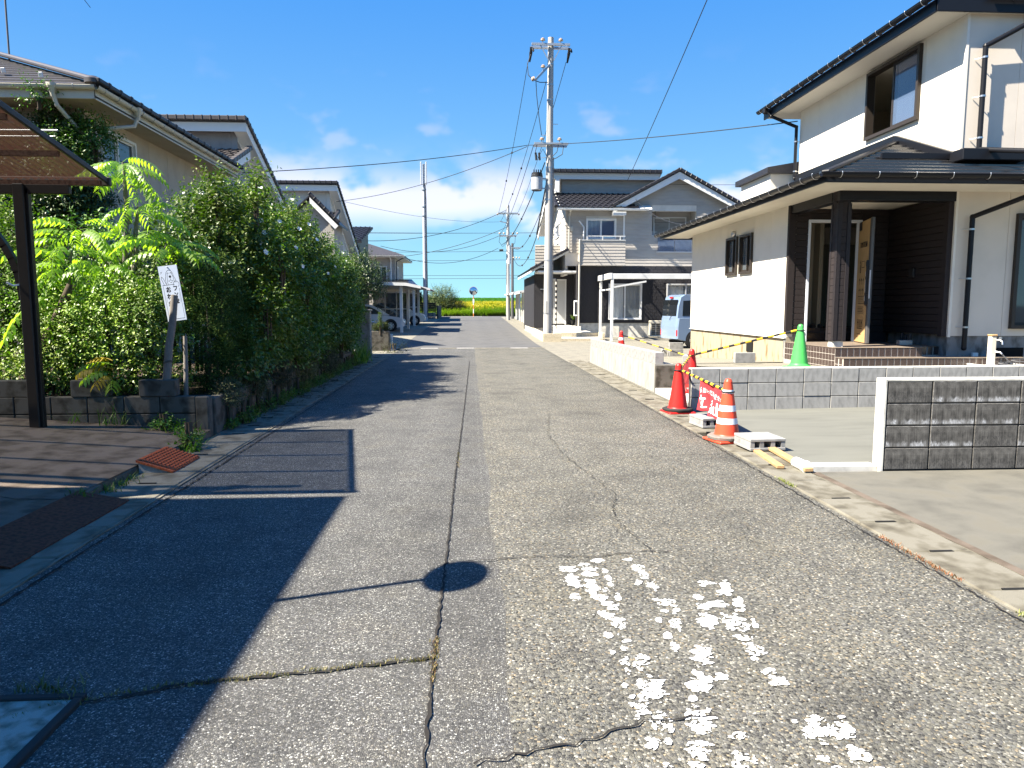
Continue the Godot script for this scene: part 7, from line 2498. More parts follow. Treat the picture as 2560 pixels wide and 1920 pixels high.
		slab(rs, Vector3(-9.3, g + 2.70, c[0] - 0.1), Vector3(-3.3, g + 2.54, c[0] - 0.1), Vector3(-3.3, g + 2.54, c[1]), Vector3(-9.3, g + 2.70, c[1]), 0.02)
		slab(rs, Vector3(-3.3, g + 2.541, c[0] - 0.1), Vector3(-2.56, g + 2.40, c[0] - 0.1), Vector3(-2.56, g + 2.40, c[1]), Vector3(-3.3, g + 2.541, c[1]), 0.02)
		part("roof_sheet", rs, M["roof_dull"], cp)
		for z0 in [c[0] - 0.5, c[1] + 0.4]:
			var p := MB.new()
			p.bx(c[2] - 0.075, c[2] + 0.075, g - 0.1, g + 2.45, z0 - 0.1, z0 + 0.1, 0.01)
			part("post", p, M["white_metal"], cp)
		var zs: float = c[1] + 0.38
		for k in 3:
			var x0 := -5.6 + k * 0.66
			for q in 2:
				var pn := MB.new()
				pn.bx(x0 + 0.03, x0 + 0.63, g + 0.30 + q * 0.95, g + 1.20 + q * 0.95, zs - 0.01, zs + 0.01)
				part("screen_panel", pn, M["pane_dark"], cp)
		var sf := MB.new()
		for k in 4: sf.bx(-5.6 + k * 0.66 - 0.03, -5.6 + k * 0.66 + 0.03, g + 0.25, g + 2.25, zs - 0.025, zs + 0.025)
		for q in 3: sf.bx(-5.6, -3.62, g + 0.24 + q * 0.96, g + 0.30 + q * 0.96, zs - 0.024, zs + 0.024)
		part("screen_frame", sf, M["white_metal"], cp)
	car("silver hatchback parked nose out under the nearer grey carport", "parked_car", "silver_paint", Vector3(-5.55, gy(-40.2), -40.4), 0.05, 3.95, 1.7, 1.48, 0)
	car("cream hatchback parked nose out under the farther grey carport", "parked_car", "cream_paint", Vector3(-4.85, gy(-49.2), -49.4), 0.06, 3.7, 1.68, 1.52, 0)
	car("blue car nose half hidden behind the dark planter", "parked_car", "blue_paint", Vector3(-6.0, gy(-34.0), -34.2), 0.02, 3.8, 1.68, 1.42, 0)
	# planter and concrete posts at the hedge's end
	var gp := thing("concrete_gatepost", "tall weathered grey concrete gatepost at the far end of the hedge", "gatepost")
	for k in 7:
		var m := MB.new()
		m.bx(-3.40, -2.98, 0.0 + k * 0.193, 0.188 + k * 0.193, -22.1, -21.7, 0.012)
		part("block", m, M["foundation_grey"], gp)
	var gc := MB.new()
	gc.bx(-3.43, -2.95, 1.352, 1.40, -22.13, -21.67, 0.008)
	part("cap", gc, M["foundation_grey"], gp)
	var pl := thing("planter", "dark concrete planter with a clipped low shrub beyond the gatepost", "planter", Vector3(-3.05, 0, -24.6))
	var pb := MB.new()
	pb.bx(-0.33, 0.33, 0, 0.66, -0.25, 0.25, 0.015)
	part("tub", pb, M["wall_old"], pl)
	var kb := MB.new()
	kb.bx(-4.2, -3.0, 0, 0.42, -28.2, -28.0, 0.01)
	solo("low_wall", kb, M["concrete_white"], "short pale concrete wall beside the planter at the silver car's nose", "wall")
	# slatted fence and block wall before the field
	var g2 := gy(-62.0)
	var fe := thing("slat_fence", "dark brown horizontal slat fence on a low block wall at the road's far left", "fence")
	for k in 5:
		var s := MB.new()
		s.bx(-5.4, -3.0, g2 + 0.66 + k * 0.16, g2 + 0.79 + k * 0.16, -64.02, -63.98)
		part("slat", s, M["brown_trim"], fe)
	for x2 in [-5.3, -4.2, -3.05]:
		var s := MB.new()
		s.bx(x2 - 0.04, x2 + 0.04, g2 + 0.5, g2 + 1.5, -64.08, -64.03)
		part("post", s, M["brown_trim"], fe)
	for k in 6:
		for q in 3:
			var s := MB.new()
			s.bx(-5.4 + k * 0.4, -5.01 + k * 0.4, g2 + q * 0.2, g2 + 0.19 + q * 0.2, -64.1, -63.95, 0.01)
			part("block", s, M["foundation_grey"], fe)
	var ew := thing("block_wall", "dark end wall of blocks along the far left edge of the road", "wall")
	for k in 8:
		for q in 5:
			var s := MB.new()
			s.bx(-2.96, -2.80, g2 + q * 0.24, g2 + 0.225 + q * 0.24, -64.0 - (k + 1) * 0.9, -64.02 - k * 0.9, 0.01)
			part("block", s, M["wall_old"], ew)

func far_right() -> void:
	for c in [[-44.0, "nearest of the white flat-roofed carports along the far right of the road"], [-51.0, "second white flat-roofed carport along the far right of the road"], [-58.0, "farthest white flat-roofed carport along the far right of the road"]]:
		var t := thing("flat_carport", c[1], "carport", Vector3.ZERO, 0.0, "carports right of the far road")
		var z: float = c[0]
		var g := gy(z)
		var r := MB.new()
		r.prism([Vector3(3.05, g + 2.22, z), Vector3(3.9, g + 2.42, z), Vector3(8.4, g + 2.50, z), Vector3(8.4, g + 2.36, z), Vector3(3.9, g + 2.28, z), Vector3(3.05, g + 2.12, z)], Vector3(0, 0, -5.2))
		part("roof", r, M["white_metal"], t)
		for k in 3:
			var p := MB.new()
			p.bx(3.95, 4.09, g - 0.1, g + 2.3, z - 0.5 - k * 2.1, z - 0.36 - k * 2.1, 0.01)
			part("post", p, M["white_metal"], t)
		var gt := MB.new()
		gt.bx(3.02, 3.12, g + 2.10, g + 2.2, z - 5.2, z)
		part("gutter", gt, M["white_metal"], t)
	car("pale pink car nose showing under the nearest white carport", "parked_car", "pink_paint", Vector3(6.05, gy(-47), -47.2), PI - 0.06, 3.4, 1.5, 1.62, 1)
	car("dark car under the second white carport", "parked_car", "plastic_black", Vector3(6.4, gy(-54), -54.0), PI, 3.6, 1.6, 1.6, 1)
	car("pale blue kei van parked with its tail to the road beside the white house", "parked_van", "blue_paint", Vector3(8.78, 0.02, -25.9), 0.15, 3.35, 1.46, 1.89, 2)
	# round mirror at the T-junction
	var t := thing("round_mirror", "round mirror on an orange and white pole at the far end of the road", "traffic mirror", Vector3(0.35, gy(-72), -72.5))
	for k in 6:
		var m := MB.new()
		m.cyl(Vector3(0, -0.1 + k * 0.42, 0), Vector3(0, 0.32 + k * 0.42, 0), 0.045, 0.045, 10)
		part("pole_band", m, M["orange_pole" if k % 2 == 0 else "white_trim"], t)
	var d := MB.new()
	d.lathe([Vector2(0.001, 0.10), Vector2(0.30, 0.08), Vector2(0.40, 0.0), Vector2(0.42, 0.0), Vector2(0.42, 0.03)], Vector3(0, 2.55, 0.06), 28, Basis(Vector3(1, 0, 0), -PI / 2) )
	part("housing", d, M["orange_pole"], t)
	var f := MB.new()
	f.lathe([Vector2(0.40, 0.0), Vector2(0.25, 0.035), Vector2(0.001, 0.06)], Vector3(0, 2.55, 0.07), 28, Basis(Vector3(1, 0, 0), PI / 2 - 0.05))
	part("mirror_glass", f, M["mirror_face"], t)
	var sn := MB.new()
	sn.bx(-0.08, 0.08, 1.35, 1.75, 0.05, 0.06, 0.003)
	part("notice_plate", sn, M["white_trim"], t)

# ---------------------------------------------------------------- poles and wires
func insulator(t: Node3D, at: Vector3, up: Vector3) -> void:
	var m := MB.new()
	var b := Basis(Vector3.UP.cross(up).normalized() if absf(up.y) < 0.99 else Vector3.RIGHT, Vector3.UP.angle_to(up))
	m.lathe([Vector2(0.015, 0.0), Vector2(0.018, 0.10), Vector2(0.10, 0.115), Vector2(0.095, 0.135), Vector2(0.035, 0.15), Vector2(0.08, 0.165), Vector2(0.07, 0.185), Vector2(0.02, 0.215), Vector2(0.001, 0.215)], at, 12, b)
	part("insulator", m, M["porcelain"], t)

func arm(t: Node3D, y: float, x0: float, x1: float, braces: bool) -> void:
	var m := MB.new()
	m.bx(x0, x1, y - 0.045, y + 0.045, 0.16, 0.25, 0.004)
	m.bx(x0, x1, y - 0.0451, y + 0.0449, -0.25, -0.16, 0.004)
	part("crossarm", m, M["galvanized"], t)
	if braces:
		for s in [x0 * 0.55, x1 * 0.55]:
			var b := MB.new()
			b.bar(Vector3(s, y - 0.04, 0.2), Vector3(signf(s) * 0.1, y - 0.62, 0.2), 0.035, 0.035, Vector3(0, 0, 1))
			part("brace", b, M["galvanized"], t)

func utility_pole() -> void:
	var t := thing("utility_pole", "tall concrete utility pole with crossarms and transformer before the grey house", "utility pole", Vector3(3.28, 0.0, -30.5))
	t.rotation.z = -0.006
	var p := MB.new()
	p.cyl(Vector3(0, -0.3, 0), Vector3(0, 12.35, 0), 0.19, 0.115, 20)
	part("pole", p, M["pole_concrete"], t)
	arm(t, 12.02, -0.80, 0.76, true)
	arm(t, 8.12, -0.66, 0.74, false)
	for x in [-0.35, 0.38]:
		insulator(t, Vector3(x, 12.06, 0.2), Vector3.UP)
		insulator(t, Vector3(x, 8.16, 0.2), Vector3.UP)
	# slanting stand-off arm with its dead-end insulator
	var sa := MB.new()
	sa.bar(Vector3(-0.05, 11.25, 0.12), Vector3(-0.62, 10.62, 0.3), 0.08, 0.08)
	part("stand_off_arm", sa, M["galvanized"], t)
	insulator(t, Vector3(-0.62, 10.6, 0.3), Vector3(-0.7, 0.1, 0.3).normalized())
	insulator(t, Vector3(-0.33, 11.0, 0.25), Vector3.UP)
	# strain insulators hanging from the arm ends with their black sleeves
	for x in [-0.80, 0.76]:
		var s := MB.new()
		s.cyl(Vector3(x, 11.97, 0.0), Vector3(x, 11.80, -0.10), 0.055, 0.055, 10)
		s.cyl(Vector3(x, 11.80, -0.10), Vector3(x - 0.03, 11.5, -0.35), 0.07, 0.035, 10)
		s.cyl(Vector3(x + 0.05, 11.90, 0.05), Vector3(x + 0.09, 11.78, 0.08), 0.05, 0.04, 8)
		part("strain_insulator", s, M["plastic_black"], t)
	# jumpers
	for pts in [[Vector3(-0.80, 11.75, -0.1), Vector3(-0.95, 11.3, 0.0), Vector3(-0.92, 10.85, 0.1), Vector3(-0.75, 10.62, 0.25), Vector3(-0.45, 10.52, 0.25), Vector3(-0.12, 10.55, 0.18)], [Vector3(-0.62, 10.55, 0.3), Vector3(-0.58, 10.0, 0.25), Vector3(-0.48, 9.2, 0.22), Vector3(-0.36, 8.45, 0.2)],
			[Vector3(-0.55, 8.05, 0.2), Vector3(-0.62, 7.75, 0.25), Vector3(-0.50, 7.55, 0.25), Vector3(-0.30, 7.9, 0.22), Vector3(-0.12, 7.6, 0.2)], [Vector3(0.55, 8.05, 0.2), Vector3(0.5, 7.7, 0.25), Vector3(0.25, 7.55, 0.22), Vector3(0.08, 7.5, 0.18)], [Vector3(0.35, 8.1, 0.2), Vector3(0.28, 7.8, 0.2), Vector3(0.10, 7.62, 0.16)]]:
		var m := MB.new()
		m.tube(pts, 0.016, 6)
		part("jumper_wire", m, M["wire"], t)
	# fuse cut-outs
	for x in [-0.60, -0.46]:
		var c := MB.new()
		c.cyl(Vector3(x, 7.75, 0.22), Vector3(x + 0.03, 7.45, 0.24), 0.045, 0.045, 8)
		part("cut_out", c, M["plastic_black"], t)
	# transformer
	var tr := MB.new()
	tr.lathe([Vector2(0.20, 0.0), Vector2(0.235, 0.04), Vector2(0.235, 0.62), Vector2(0.22, 0.66), Vector2(0.001, 0.68)], Vector3(-0.52, 6.25, 0.05), 20)
	var tro := part("transformer", tr, M["transformer_grey"], t)
	var tl := MB.new()
	tl.cyl(Vector3(-0.52, 6.80, 0.05), Vector3(-0.52, 6.97, 0.05), 0.25, 0.22, 16)
	for k in 4: tl.cyl(Vector3(-0.65 + k * 0.09, 6.9, 0.18), Vector3(-0.66 + k * 0.09, 7.08, 0.22), 0.03, 0.025, 6)
	part("bushing_cover", tl, M["plastic_black"], tro)
	var tb := MB.new()
	for y in [6.35, 6.75]: tb.bar(Vector3(-0.30, y, 0.05), Vector3(-0.12, y, 0.05), 0.05, 0.05)
	part("hanger", tb, M["galvanized"], tro)
	# bands and step bolts
	for y in [1.2, 3.4, 5.9, 6.5, 7.2, 10.5, 11.3, 9.9]:
		var b := MB.new()
		var r := lerpf(0.19, 0.115, y / 12.35) + 0.006
		b.cyl(Vector3(0, y - 0.025, 0), Vector3(0, y + 0.025, 0), r, r, 18)
		part("band", b, M["galvanized"], t)
	for k in 16:
		var y := 2.2 + k * 0.45
		if y > 9.4: break
		var b := MB.new()
		var s := 1.0 if k % 2 else -1.0
		b.cyl(Vector3(s * 0.1, y, 0), Vector3(s * 0.33, y, 0), 0.012, 0.012, 6)
		part("step_bolt", b, M["galvanized"], t)
	var rs := MB.new()
	rs.tube([Vector3(0.16, 7.6, 0.08), Vector3(0.17, 5.0, 0.10), Vector3(0.185, 2.4, 0.11), Vector3(0.20, 0.2, 0.11)], 0.02, 6)
	part("cable_riser", rs, M["wire_grey"], t)
	var pl := MB.new()
	pl.bx(-0.12, 0.02, 1.2, 1.7, 0.185, 0.19)
	part("number_plate", pl, M["pole_concrete"], t)
	# stay wire with its striped guard
	var st := thing("stay_guard", "black and yellow striped guard on the stay wire right of the tall pole", "wire guard", Vector3(3.72, 0.0, -31.2))
	for k in 18:
		var m := MB.new()
		m.cyl(Vector3(0.0, 0.5 + k * 0.12, 0), Vector3(0.0, 0.62 + k * 0.12, 0), 0.035, 0.035, 10)
		part("guard_stripe", m, M["plastic_black" if k % 2 else "cream_plastic"], st)
	# the next pole down the road, and one behind it
	var t2 := thing("utility_pole", "second concrete utility pole further down the right side of the road", "utility pole", Vector3(3.15, gy(-60), -60.0))
	var p2 := MB.new()
	p2.cyl(Vector3(0, -0.2, 0), Vector3(0, 9.35, 0), 0.18, 0.11, 16)
	part("pole", p2, M["pole_concrete"], t2)
	arm(t2, 8.7, -0.8, 0.8, true)
	arm(t2, 6.9, -0.7, 0.7, false)
	for x in [-0.7, -0.35, 0.4, 0.75]: insulator(t2, Vector3(x, 6.94, 0.2), Vector3.UP)
	for x in [-0.78, 0.78]: insulator(t2, Vector3(x, 8.72, 0.2), Vector3(x, -1.0, 0).normalized())
	var d2 := MB.new()
	d2.bar(Vector3(0, 7.9, 0.15), Vector3(-0.7, 8.05, 0.2), 0.07, 0.07)
	part("stand_off_arm", d2, M["galvanized"], t2)
	var jb := MB.new()
	jb.tube([Vector3(-0.65, 6.9, 0.2), Vector3(-0.75, 6.4, 0.2), Vector3(-0.45, 6.0, 0.2), Vector3(-0.15, 6.3, 0.15)], 0.018, 6)
	jb.tube([Vector3(0.6, 6.9, 0.2), Vector3(0.55, 6.3, 0.2), Vector3(0.25, 6.0, 0.2), Vector3(0.12, 6.2, 0.15)], 0.018, 6)
	jb.cyl(Vector3(-0.72, 5.7, 0.2), Vector3(-0.4, 5.72, 0.2), 0.10, 0.10, 10)
	part("jumper_wire", jb, M["wire"], t2)
	var bx2 := MB.new()
	bx2.cyl(Vector3(0.1, 4.6, 0.2), Vector3(0.12, 6.1, 0.2), 0.12, 0.12, 12)
	part("cable_box", bx2, M["transformer_grey"], t2)
	var t3 := thing("utility_pole", "dark slim pole close behind the second concrete utility pole", "utility pole", Vector3(3.75, gy(-64), -64.0))
	var p3 := MB.new()
	p3.cyl(Vector3(0, -0.2, 0), Vector3(0, 6.6, 0), 0.14, 0.10, 12)
	part("pole", p3, M["wire_grey"], t3)
	arm(t3, 6.2, -0.2, 0.7, false)
	for k in 3: insulator(t3, Vector3(0.1 + k * 0.25, 5.2, 0.2), Vector3.UP)
	# slim aerial mast far off
	var a := thing("aerial_mast", "slim grey telecom mast with panel aerials standing far behind the carports", "mast", Vector3(-3.55, gy(-58), -58.0))
	var am := MB.new()
	am.cyl(Vector3(0, 0, 0), Vector3(0, 10.2, 0), 0.17, 0.12, 14)
	am.cyl(Vector3(0, 10.2, 0), Vector3(0, 12.2, 0), 0.10, 0.10, 10)
	part("pole", am, M["tower_grey"], a)
	for x in [-0.20, 0.20]:
		var g := MB.new()
		g.bx(x - 0.05, x + 0.05, 10.6, 12.35, 0.10, 0.20, 0.02)
		part("panel_aerial", g, M["tower_grey"], a)
	for y in [8.9, 8.2, 10.2]:
		var g := MB.new()
		g.cyl(Vector3(0, y, 0), Vector3(0, y + 0.12, 0), 0.18, 0.18, 12)
		part("collar", g, M["galvanized"], a)
	var cb := MB.new()
	cb.tube([Vector3(0.10, 10.7, 0.14), Vector3(0.16, 9.5, 0.14), Vector3(0.17, 6.0, 0.14), Vector3(0.2, 0.3, 0.14)], 0.04, 6)
	part("feeder_cable", cb, M["plastic_black"], a)

func wire(label: String, a: Vector3, b: Vector3, sag: float, r := 0.012, beads := 0) -> void:
	var m := MB.new()
	var pts := []
	var n := 24
	for i in n + 1:
		var t := float(i) / n
		pts.append(a.lerp(b, t) - Vector3(0, sag * 4.0 * t * (1.0 - t), 0))
	m.tube(pts, r, 5)
	if beads == 0:
		solo("overhead_wire", m, M["wire"], label, "wire", "overhead wires")
		return
	var t := thing("overhead_wire", label, "wire", Vector3.ZERO, 0.0, "overhead wires")
	part("cable", m, M["wire"], t)
	var bm := MB.new()
	bm.box(Vector3.ZERO, Vector3(0.10, 0.12, 0.10), Basis.IDENTITY, 0.03)
	var src := bm.mesh()
	for k in beads: part("clamp", src, M["plastic_black"], t).position = pts[9 + k * 5]

func wires() -> void:
	var P1 := Vector3(3.28, 0, -30.5)
	var P2 := Vector3(3.15, gy(-60), -60.0)
	wire("power wire from the left tip of the tall pole's top arm", P1 + Vector3(-0.83, 11.5, -0.3), P2 + Vector3(-0.78, 8.7, 0), 0.5, 0.013, 2)
	wire("power wire from the right tip of the tall pole's top arm", P1 + Vector3(0.74, 11.5, -0.3), P2 + Vector3(0.78, 8.7, 0), 0.5, 0.013)
	wire("power wire from the slanting arm of the tall pole to the second pole", P1 + Vector3(-0.12, 10.6, 0.1), P2 + Vector3(-0.6, 8.05, 0), 0.6, 0.013, 2)
	wire("thick bundled cable from the transformer to the second pole", P1 + Vector3(-0.15, 7.4, 0), P2 + Vector3(-0.5, 6.2, 0), 0.7, 0.024, 2)
	wire("outer low voltage cable left of the transformer to the second pole", P1 + Vector3(-0.62, 8.1, 0), P2 + Vector3(-0.7, 6.95, 0), 0.5, 0.014)
	wire("inner low voltage cable beside the shaft to the second pole", P1 + Vector3(0.1, 6.6, 0.1), P2 + Vector3(0.35, 6.0, 0), 1.1, 0.016, 2)
	wire("telephone cable hanging low from the tall pole to the slim dark pole", P1 + Vector3(-0.1, 5.7, 0.1), Vector3(3.9, 5.6, -64), 1.4, 0.02, 2)
	wire("service wire from the beige house eave across to the tall pole's lower arm", Vector3(-6.4, 5.25, -21.3), P1 + Vector3(-0.9, 8.05, 0.2), 0.15, 0.013)
	wire("service wire from the tall pole's lower arm to the white house upper storey", P1 + Vector3(-0.9, 8.05, 0.2), Vector3(7.95, 5.95, -17.6), 0.10, 0.013)
	wire("service wire from the white verge house to the tall pole's lower arm", Vector3(-6.9, 6.9, -38.7), P1 + Vector3(-0.9, 8.0, 0.2), 0.35, 0.014)
	wire("long wire slanting from the upper right sky down to the grey house roof", Vector3(5.9, 10.6, -14.0), Vector3(7.2, 7.2, -33.2), 0.12, 0.013)
	wire("thin wire across the cloud from the solar house to the second pole", Vector3(-6.8, 7.0, -39.0), P2 + Vector3(-0.75, 8.0, 0.2), 0.35, 0.010)
	wire("dark cable from the tiled house rising to the second pole's upper arm", Vector3(-7.5, 5.9, -50.0), P2 + Vector3(-0.1, 9.0, 0), 0.75, 0.020)
	wire("dark cable from the tiled house rising to the second pole's middle", Vector3(-9.5, 5.5, -62.0), P2 + Vector3(-0.1, 7.6, 0), 0.75, 0.020)
	wire("drooping service wire from the hipped house ridge to the second pole", Vector3(-7.0, 6.2, -58.0), P2 + Vector3(-0.7, 6.9, 0.1), 0.85, 0.018)
	wire("drooping service wire from the hipped house eave to the second pole", Vector3(-5.0, 5.2, -57.0), P2 + Vector3(-0.8, 5.9, 0.1), 0.75, 0.018)
	# lines of the far cross street
	for k in 6:
		var y: float = [10.0, 9.75, 6.7, 5.6, 5.05, 7.6][k]
		wire(["topmost", "second", "fourth", "fifth", "lowest", "third"][k] + " level wire along the far cross street", Vector3(-60, y + 0.6, -78), Vector3(40, y + 0.4 * (k % 3), -76), 1.2, 0.018)
	wire("wire from the white house eave to the grey house gable", Vector3(5.75, 3.70, -19.6), Vector3(7.45, 6.25, -32.6), 0.2, 0.010)
	wire("thin wire from the grey house gable leaving to the right", Vector3(8.4, 6.95, -32.7), Vector3(30.0, 8.4, -33.5), 0.4, 0.010)
	wire("thin aerial wire high over the beige house at upper left", Vector3(-7.5, 7.4, -15.5), Vector3(-7.4, 8.9, -11.0), 0.1, 0.006)

# ---------------------------------------------------------------- plants
var leaf_oval: ArrayMesh
var leaf_long: ArrayMesh
var leaf_tiny: ArrayMesh

func make_leaf(w: float, fold: float, curl: float) -> ArrayMesh:
	# one leaf of length 1 along +y, folded on its midrib
	var m := MB.new()
	var a := Vector3.ZERO
	var b := Vector3(-w, 0.42, fold)
	var c := Vector3(w, 0.42, fold)
	var mid := Vector3(0, 0.45, 0)
	var tip := Vector3(0, 1.0, -curl)
	m.tri(a, c, mid); m.tri(a, mid, b); m.tri(mid, c, tip); m.tri(b, mid, tip)
	return m.mesh()

func rdir(r: RandomNumberGenerator) -> Vector3:
	var y := r.randf_range(-1, 1)
	var a := r.randf() * TAU
	var s := sqrt(1.0 - y * y)
	return Vector3(cos(a) * s, y, sin(a) * s)

# leaves on short twigs scattered through lumpy clumps [centre, radii]
func shrub(par: Node, clumps: Array, dens: float, per: int, size: float, c0: Color, c1: Color, mt: String, lm: Mesh, tw: float, up: float, sd: int, fill := 0.34) -> void:
	var r := RandomNumberGenerator.new()
	r.seed = sd
	var nz := noise(1.3, sd, FastNoiseLite.TYPE_SIMPLEX, 3)
	var xf := []
	var cols := []
	var young := c1 * 1.35
	var stems := MB.new()
	for cl in clumps:
		var tint := r.randf_range(0.72, 1.28)
		var warm := r.randf_range(0.9, 1.25)
		var c: Vector3 = cl[0]
		var rd: Vector3 = cl[1]
		var area := (rd.x * rd.y + rd.y * rd.z + rd.x * rd.z) * 4.0
		var n := int(area * dens)
		for i in n:
			var d := rdir(r)
			if d.y < -0.75: continue
			var lump := 0.86 + 0.42 * nz.get_noise_3d(c.x + d.x * 1.6 * rd.x, c.y + d.y * 1.6 * rd.y, c.z + d.z * 1.6 * rd.z)
			if nz.get_noise_3d(c.x * 2.0 + d.x * 3.1 * rd.x, c.y * 2.0 + d.y * 3.1 * rd.y, c.z * 2.0 + d.z * 3.1 * rd.z) < -0.30: continue
			var p := c + d * rd * pow(r.randf(), fill) * lump
			var o := (d / rd).normalized()
			var t := (o * 0.8 + Vector3.UP * up + rdir(r) * 0.55).normalized()
			var s := t.cross(rdir(r)).normalized()
			var q := t.cross(s)
			var tone := r.randf()
			var len_ := tw * r.randf_range(0.5, 1.4)
			for k in per:
				var f := float(k + 1) / per
				var an := k * 2.4 + tone * 6.0
				var side := s * cos(an) + q * sin(an)
				var ax := (side * 0.85 + t * (0.35 + 0.5 * f) + Vector3.DOWN * 0.18).normalized()
				var nn := (Vector3.UP * 0.9 + t * 0.5 + rdir(r) * 0.75)
				nn = (nn - ax * nn.dot(ax)).normalized()
				var sz := size * r.randf_range(0.65, 1.25) * (1.12 - 0.35 * f)
				xf.append(Transform3D(Basis(ax.cross(nn), ax, nn) * sz, p + t * len_ * f))
				var cc := c0.lerp(c1, clampf(tone * 0.55 + r.randf() * 0.45, 0, 1))
				if f > 0.8 and tone > 0.72: cc = cc.lerp(young, 0.6)
				cc = Color(cc.r * tint * warm, cc.g * tint, cc.b * tint)
				cols.append(cc)
		for k in 5:
			var e := c + rdir(r) * rd * 0.6
			stems.tube([Vector3(lerpf(c.x, e.x, 0.3), maxf(c.y - rd.y * 1.1, 0.3), lerpf(c.z, e.z, 0.3)), c.lerp(e, 0.4), e], 0.022, 5, 0.006)
	multi("foliage", lm, M[mt], xf, cols, par)
	part("stem", stems, M["bark"], par)

func blade_mesh() -> ArrayMesh:
	var m := MB.new()
	var w := 0.02
	m.quad(Vector3(-w, 0, 0), Vector3(w, 0, 0), Vector3(w * 0.8, 0.5, 0.06), Vector3(-w * 0.8, 0.5, 0.06))
	m.tri(Vector3(-w * 0.8, 0.5, 0.06), Vector3(w * 0.8, 0.5, 0.06), Vector3(0, 1.0, 0.30))
	return m.mesh()

func tuft(par: Node, spots: Array, n: int, h: float, wide: float, spread: float, c0: Color, c1: Color, sd: int, nm := "blades") -> void:
	var r := RandomNumberGenerator.new()
	r.seed = sd
	var xf := []
	var cols := []
	for s in spots:
		for i in n:
			var a := r.randf() * TAU
			var lean := r.randf_range(0.05, 0.75)
			var b := Basis(Vector3.UP, a) * Basis(Vector3.RIGHT, lean)
			var l := h * r.randf_range(0.4, 1.1)
			b = b * Basis.from_scale(Vector3(wide * r.randf_range(0.7, 1.3), l, l))
			xf.append(Transform3D(b, s + Vector3(r.randfn() * spread, 0, r.randfn() * spread)))
			cols.append(c0.lerp(c1, r.randf()))
	multi(nm, blade_mesh(), M["leaf"], xf, cols, par)

func flower_mesh() -> ArrayMesh:
	var m := MB.new()
	for k in 5:
		var a := TAU * k / 5
		var d := Vector3(cos(a), 0, sin(a))
		var s := Vector3(-sin(a), 0, cos(a))
		var c := Vector3.ZERO
		var p1 := d * 0.6 + s * 0.42 + Vector3(0, 0.30, 0)
		var p2 := d * 1.0 + Vector3(0, 0.36, 0)
		var p3 := d * 0.6 - s * 0.42 + Vector3(0, 0.30, 0)
		m.tri(c, p1, p2); m.tri(c, p2, p3)
	return m.mesh()

# a pinnate leaf: arching stalk with hanging leaflets
func frond(l: float, pairs: int, droop: float, leaf: float, sd: int) -> ArrayMesh:
	var r := RandomNumberGenerator.new()
	r.seed = sd
	var m := MB.new()
	var pts := []
	for i in 9:
		var t := i / 8.0
		pts.append(Vector3(l * t * (1.0 - 0.12 * t * t), l * (0.42 * t - droop * t * t), 0))
	m.tube(pts, 0.006, 4, 0.002)
	for i in pairs:
		var t := 0.18 + 0.82 * (i + 0.5) / pairs
		var q := t * 8.0
		var p: Vector3 = pts[int(q)].lerp(pts[mini(int(q) + 1, 8)], q - int(q))
		var ax: Vector3 = (pts[mini(int(q) + 1, 8)] - pts[int(q)]).normalized() if int(q) < 8 else Vector3(1, -0.4, 0).normalized()
		for s in [-1.0, 1.0]:
			var ll: float = leaf * (1.0 - 0.35 * absf(t - 0.5) * 2.0) * r.randf_range(0.85, 1.12)
			var d: Vector3 = (Vector3(0, 0, s) * 0.80 + ax * 0.40 + Vector3(0, -0.62 + r.randf_range(-0.15, 0.15), 0)).normalized()
			var w := d.cross(Vector3.UP).normalized() * ll * 0.19
			var n := w.cross(d).normalized() * ll * 0.05
			var b := p + d * ll * 0.35 + n
			var e := p + d * ll * 0.72 + Vector3(0, -0.08 * ll, 0) + n * 0.6
			var tip := p + d * ll + Vector3(0, -0.25 * ll, 0)
			m.quad(p - w * 0.15, p + w * 0.15, b + w, b - w)
			m.quad(b - w, b + w, e + w * 0.75, e - w * 0.75)
			m.tri(e - w * 0.75, e + w * 0.75, tip)
	return m.mesh()

